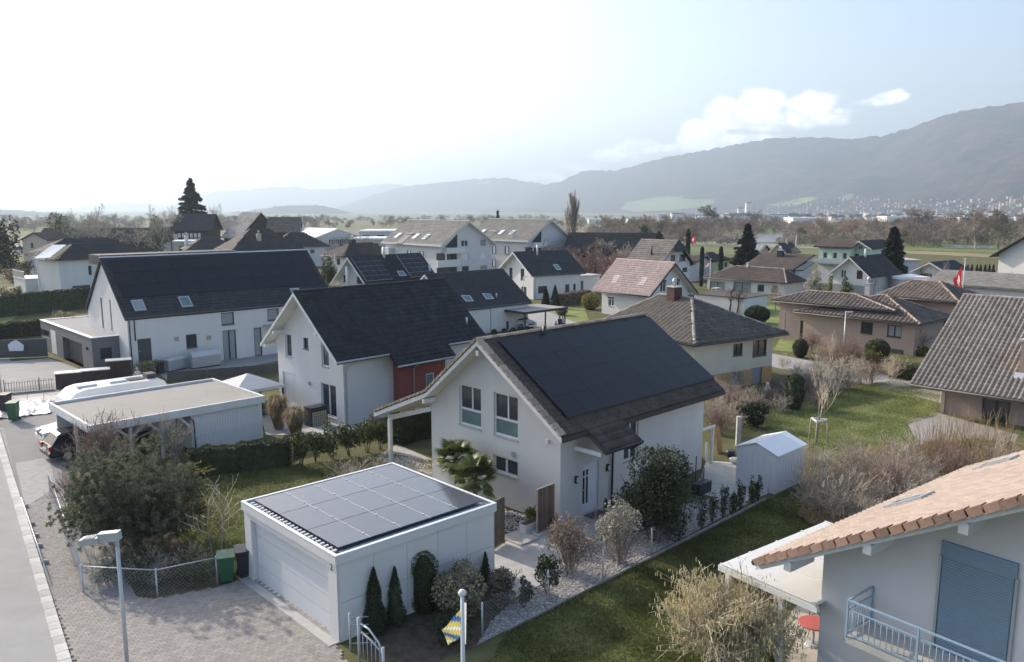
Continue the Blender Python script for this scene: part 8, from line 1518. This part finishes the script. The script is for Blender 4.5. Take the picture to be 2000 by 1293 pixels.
# ---- trees of the plain and the river, each one a tree, kinds shared
rg = np.random.default_rng(33); n = 0
def wild(u, v, h, key, lab, grp):
    p = atg(u, v); plant_tree('river_tree', key, lab, 'tree', p.x, p.y, p.z, h, None, grp, rg.uniform(1.2, 1.9))
kk = ['wildA', 'wildB', 'wildC', 'wildA', 'wildB', 'wildD']
for i in range(180):
    u = rg.uniform(1180, 2080); v = rg.choice([rg.uniform(450, 478), rg.uniform(446, 458), rg.uniform(446, 466)]) + (u - 1200) * .009
    if 1420 < u < 1530 and v > 455: v -= 12
    if 1840 < u < 1945 and 474 < v: v -= 14
    wild(u, v, rg.uniform(6.5, 12), kk[rg.integers(0, 6)], 'bare grey brown tree in the belt along the river', 'bare trees along the river')
for u, v, h in sorted(((1905, 486, 15.5), (1890, 476, 13), (1962, 478, 14), (1920, 477, 12), (1800, 474, 15), (1790, 474, 14), (1850, 478, 13), (1395, 462, 17), (1470, 470, 14), (1950, 488, 10), (1300, 462, 12), (1340, 462, 12), (1780, 480, 8), (1760, 482, 7))): wild(u, v, h, kk[rg.integers(0, 5)], 'taller bare tree, ' + nth('w') + ' of those standing out on the near river bank', 'taller trees on the near river bank')
for i in range(40):
    u = rg.uniform(560, 1180); v = rg.uniform(432, 446); wild(u, v, rg.uniform(6, 13), kk[rg.integers(0, 5)], 'distant bare tree on the plain behind the apartment blocks', 'distant trees on the middle plain')
for i in range(60):
    u = rg.uniform(-60, 620); v = rg.uniform(428, 447); wild(u, v, rg.uniform(6, 14), kk[rg.integers(0, 5)], 'distant bare tree of the wooded line at the left', 'distant trees of the left wooded line')
# joined far woods and brush: masses of fine slivers
def far_wood(label, spots, matk, per=420, name='wood', seed=1):
    g_ = np.random.default_rng(seed); PP = []; SS = []
    for x, y, z, h, w in spots:
        p = blob_points(per, (w, w, h * .5), g_, 9, .3); p[:, 2] = np.abs(p[:, 2] + h * .42); p += np.array([x, y, z]); PP.append(p); SS.append(np.full((per, 1), (.10 + .00018 * y) * g_.uniform(.8, 1.2)))
    P = np.concatenate(PP); S1 = np.concatenate(SS); n = len(P); d = g_.normal(size=(n, 3)) * np.array([.6, .6, 1.0]) + np.array([0, 0, .7]); d /= np.linalg.norm(d, axis=1, keepdims=True); r = g_.normal(size=(n, 3)); a = np.cross(d, r); a /= np.linalg.norm(a, axis=1, keepdims=True); ln = S1 * 6 * g_.uniform(.6, 1.3, (n, 1)); a = a * S1 * .55
    V = np.stack([P - d * ln * .5 - a, P - d * ln * .5 + a, P + d * ln * .5], 1).reshape(-1, 3); q = link(name, np_mesh(name, V, np.arange(n * 3).reshape(-1, 3), M[matk])); tag(q, label, 'wood', None, 'stuff')
def spots_(n, u0, u1, v0, v1, h0, h1, tilt=0.0, avoid=()):
    o = []
    while len(o) < n:
        u = rg.uniform(u0, u1); v = rg.uniform(v0, v1) + (u - u0) * tilt
        if any(a <= u <= b and c <= v <= d_ for a, b, c, d_ in avoid): continue
        p = atg(u, v); h = rg.uniform(h0, h1); o.append((p.x, p.y, p.z, h, h * rg.uniform(.55, .95)))
    return o
RV = ((1415, 1535, 456, 477), (1835, 1950, 478, 489), (1740, 2100, 484, 512))
far_wood('continuous far belt of bare woodland below the town', spots_(230, 1230, 2150, 441, 451, 4, 8), 'twig_forest', 300, 'wood', 1)
far_wood('brown bare brush filling the belt along the river', spots_(360, 1150, 2120, 448, 478, 3.5, 8, .010, RV), 'twig_forest', 330, 'brush', 2)
far_wood('brown bushes and scrub between the slate roof house and the poplar', [(p.x, 138 + i * .6, -.2, rg.uniform(4.5, 9), rg.uniform(2, 3.5)) for i, p in enumerate([aty(rg.uniform(1060, 1240), 480, 155) for _ in range(60)])], 'twig_birch', 420, 'brush', 8)
far_wood('olive brown thickets among the river trees', spots_(90, 1180, 2120, 446, 472, 3, 8, .010, RV), 'twig_olive', 330, 'brush', 3)
far_wood('hazy far wood line on the plain below the far ridges', spots_(150, -200, 1200, 425, 434, 9, 17), 'twig_forest', 260, 'wood', 4)
far_wood('brown tree mass behind the houses at the left', spots_(110, -20, 620, 434, 456, 7, 14), 'twig_forest', 420, 'wood', 5)
far_wood('bare thickets around the apartment blocks on the plain', spots_(60, 620, 1200, 430, 446, 4, 9), 'twig_forest', 330, 'brush', 6)
# ---- haze: one closed body of pale air round everything but the sky
hz = MB().box(-17500, 17500, -300, 18500, -30, 980).build('haze', M['blind_white'], kind='stuff'); tag(hz, 'pale air haze lying over the whole valley', 'haze')
hm = D.materials.new('haze_air'); hm.use_nodes = True; hn = hm.node_tree; hn.nodes.clear(); ho = hn.nodes.new('ShaderNodeOutputMaterial'); hv = hn.nodes.new('ShaderNodeVolumePrincipled'); hv.inputs['Color'].default_value = (.66, .82, 1.0, 1); hv.inputs['Density'].default_value = HAZE; hv.inputs['Anisotropy'].default_value = .35; hn.links.new(hv.outputs[0], ho.inputs['Volume']); hz.data.materials.clear(); hz.data.materials.append(hm)
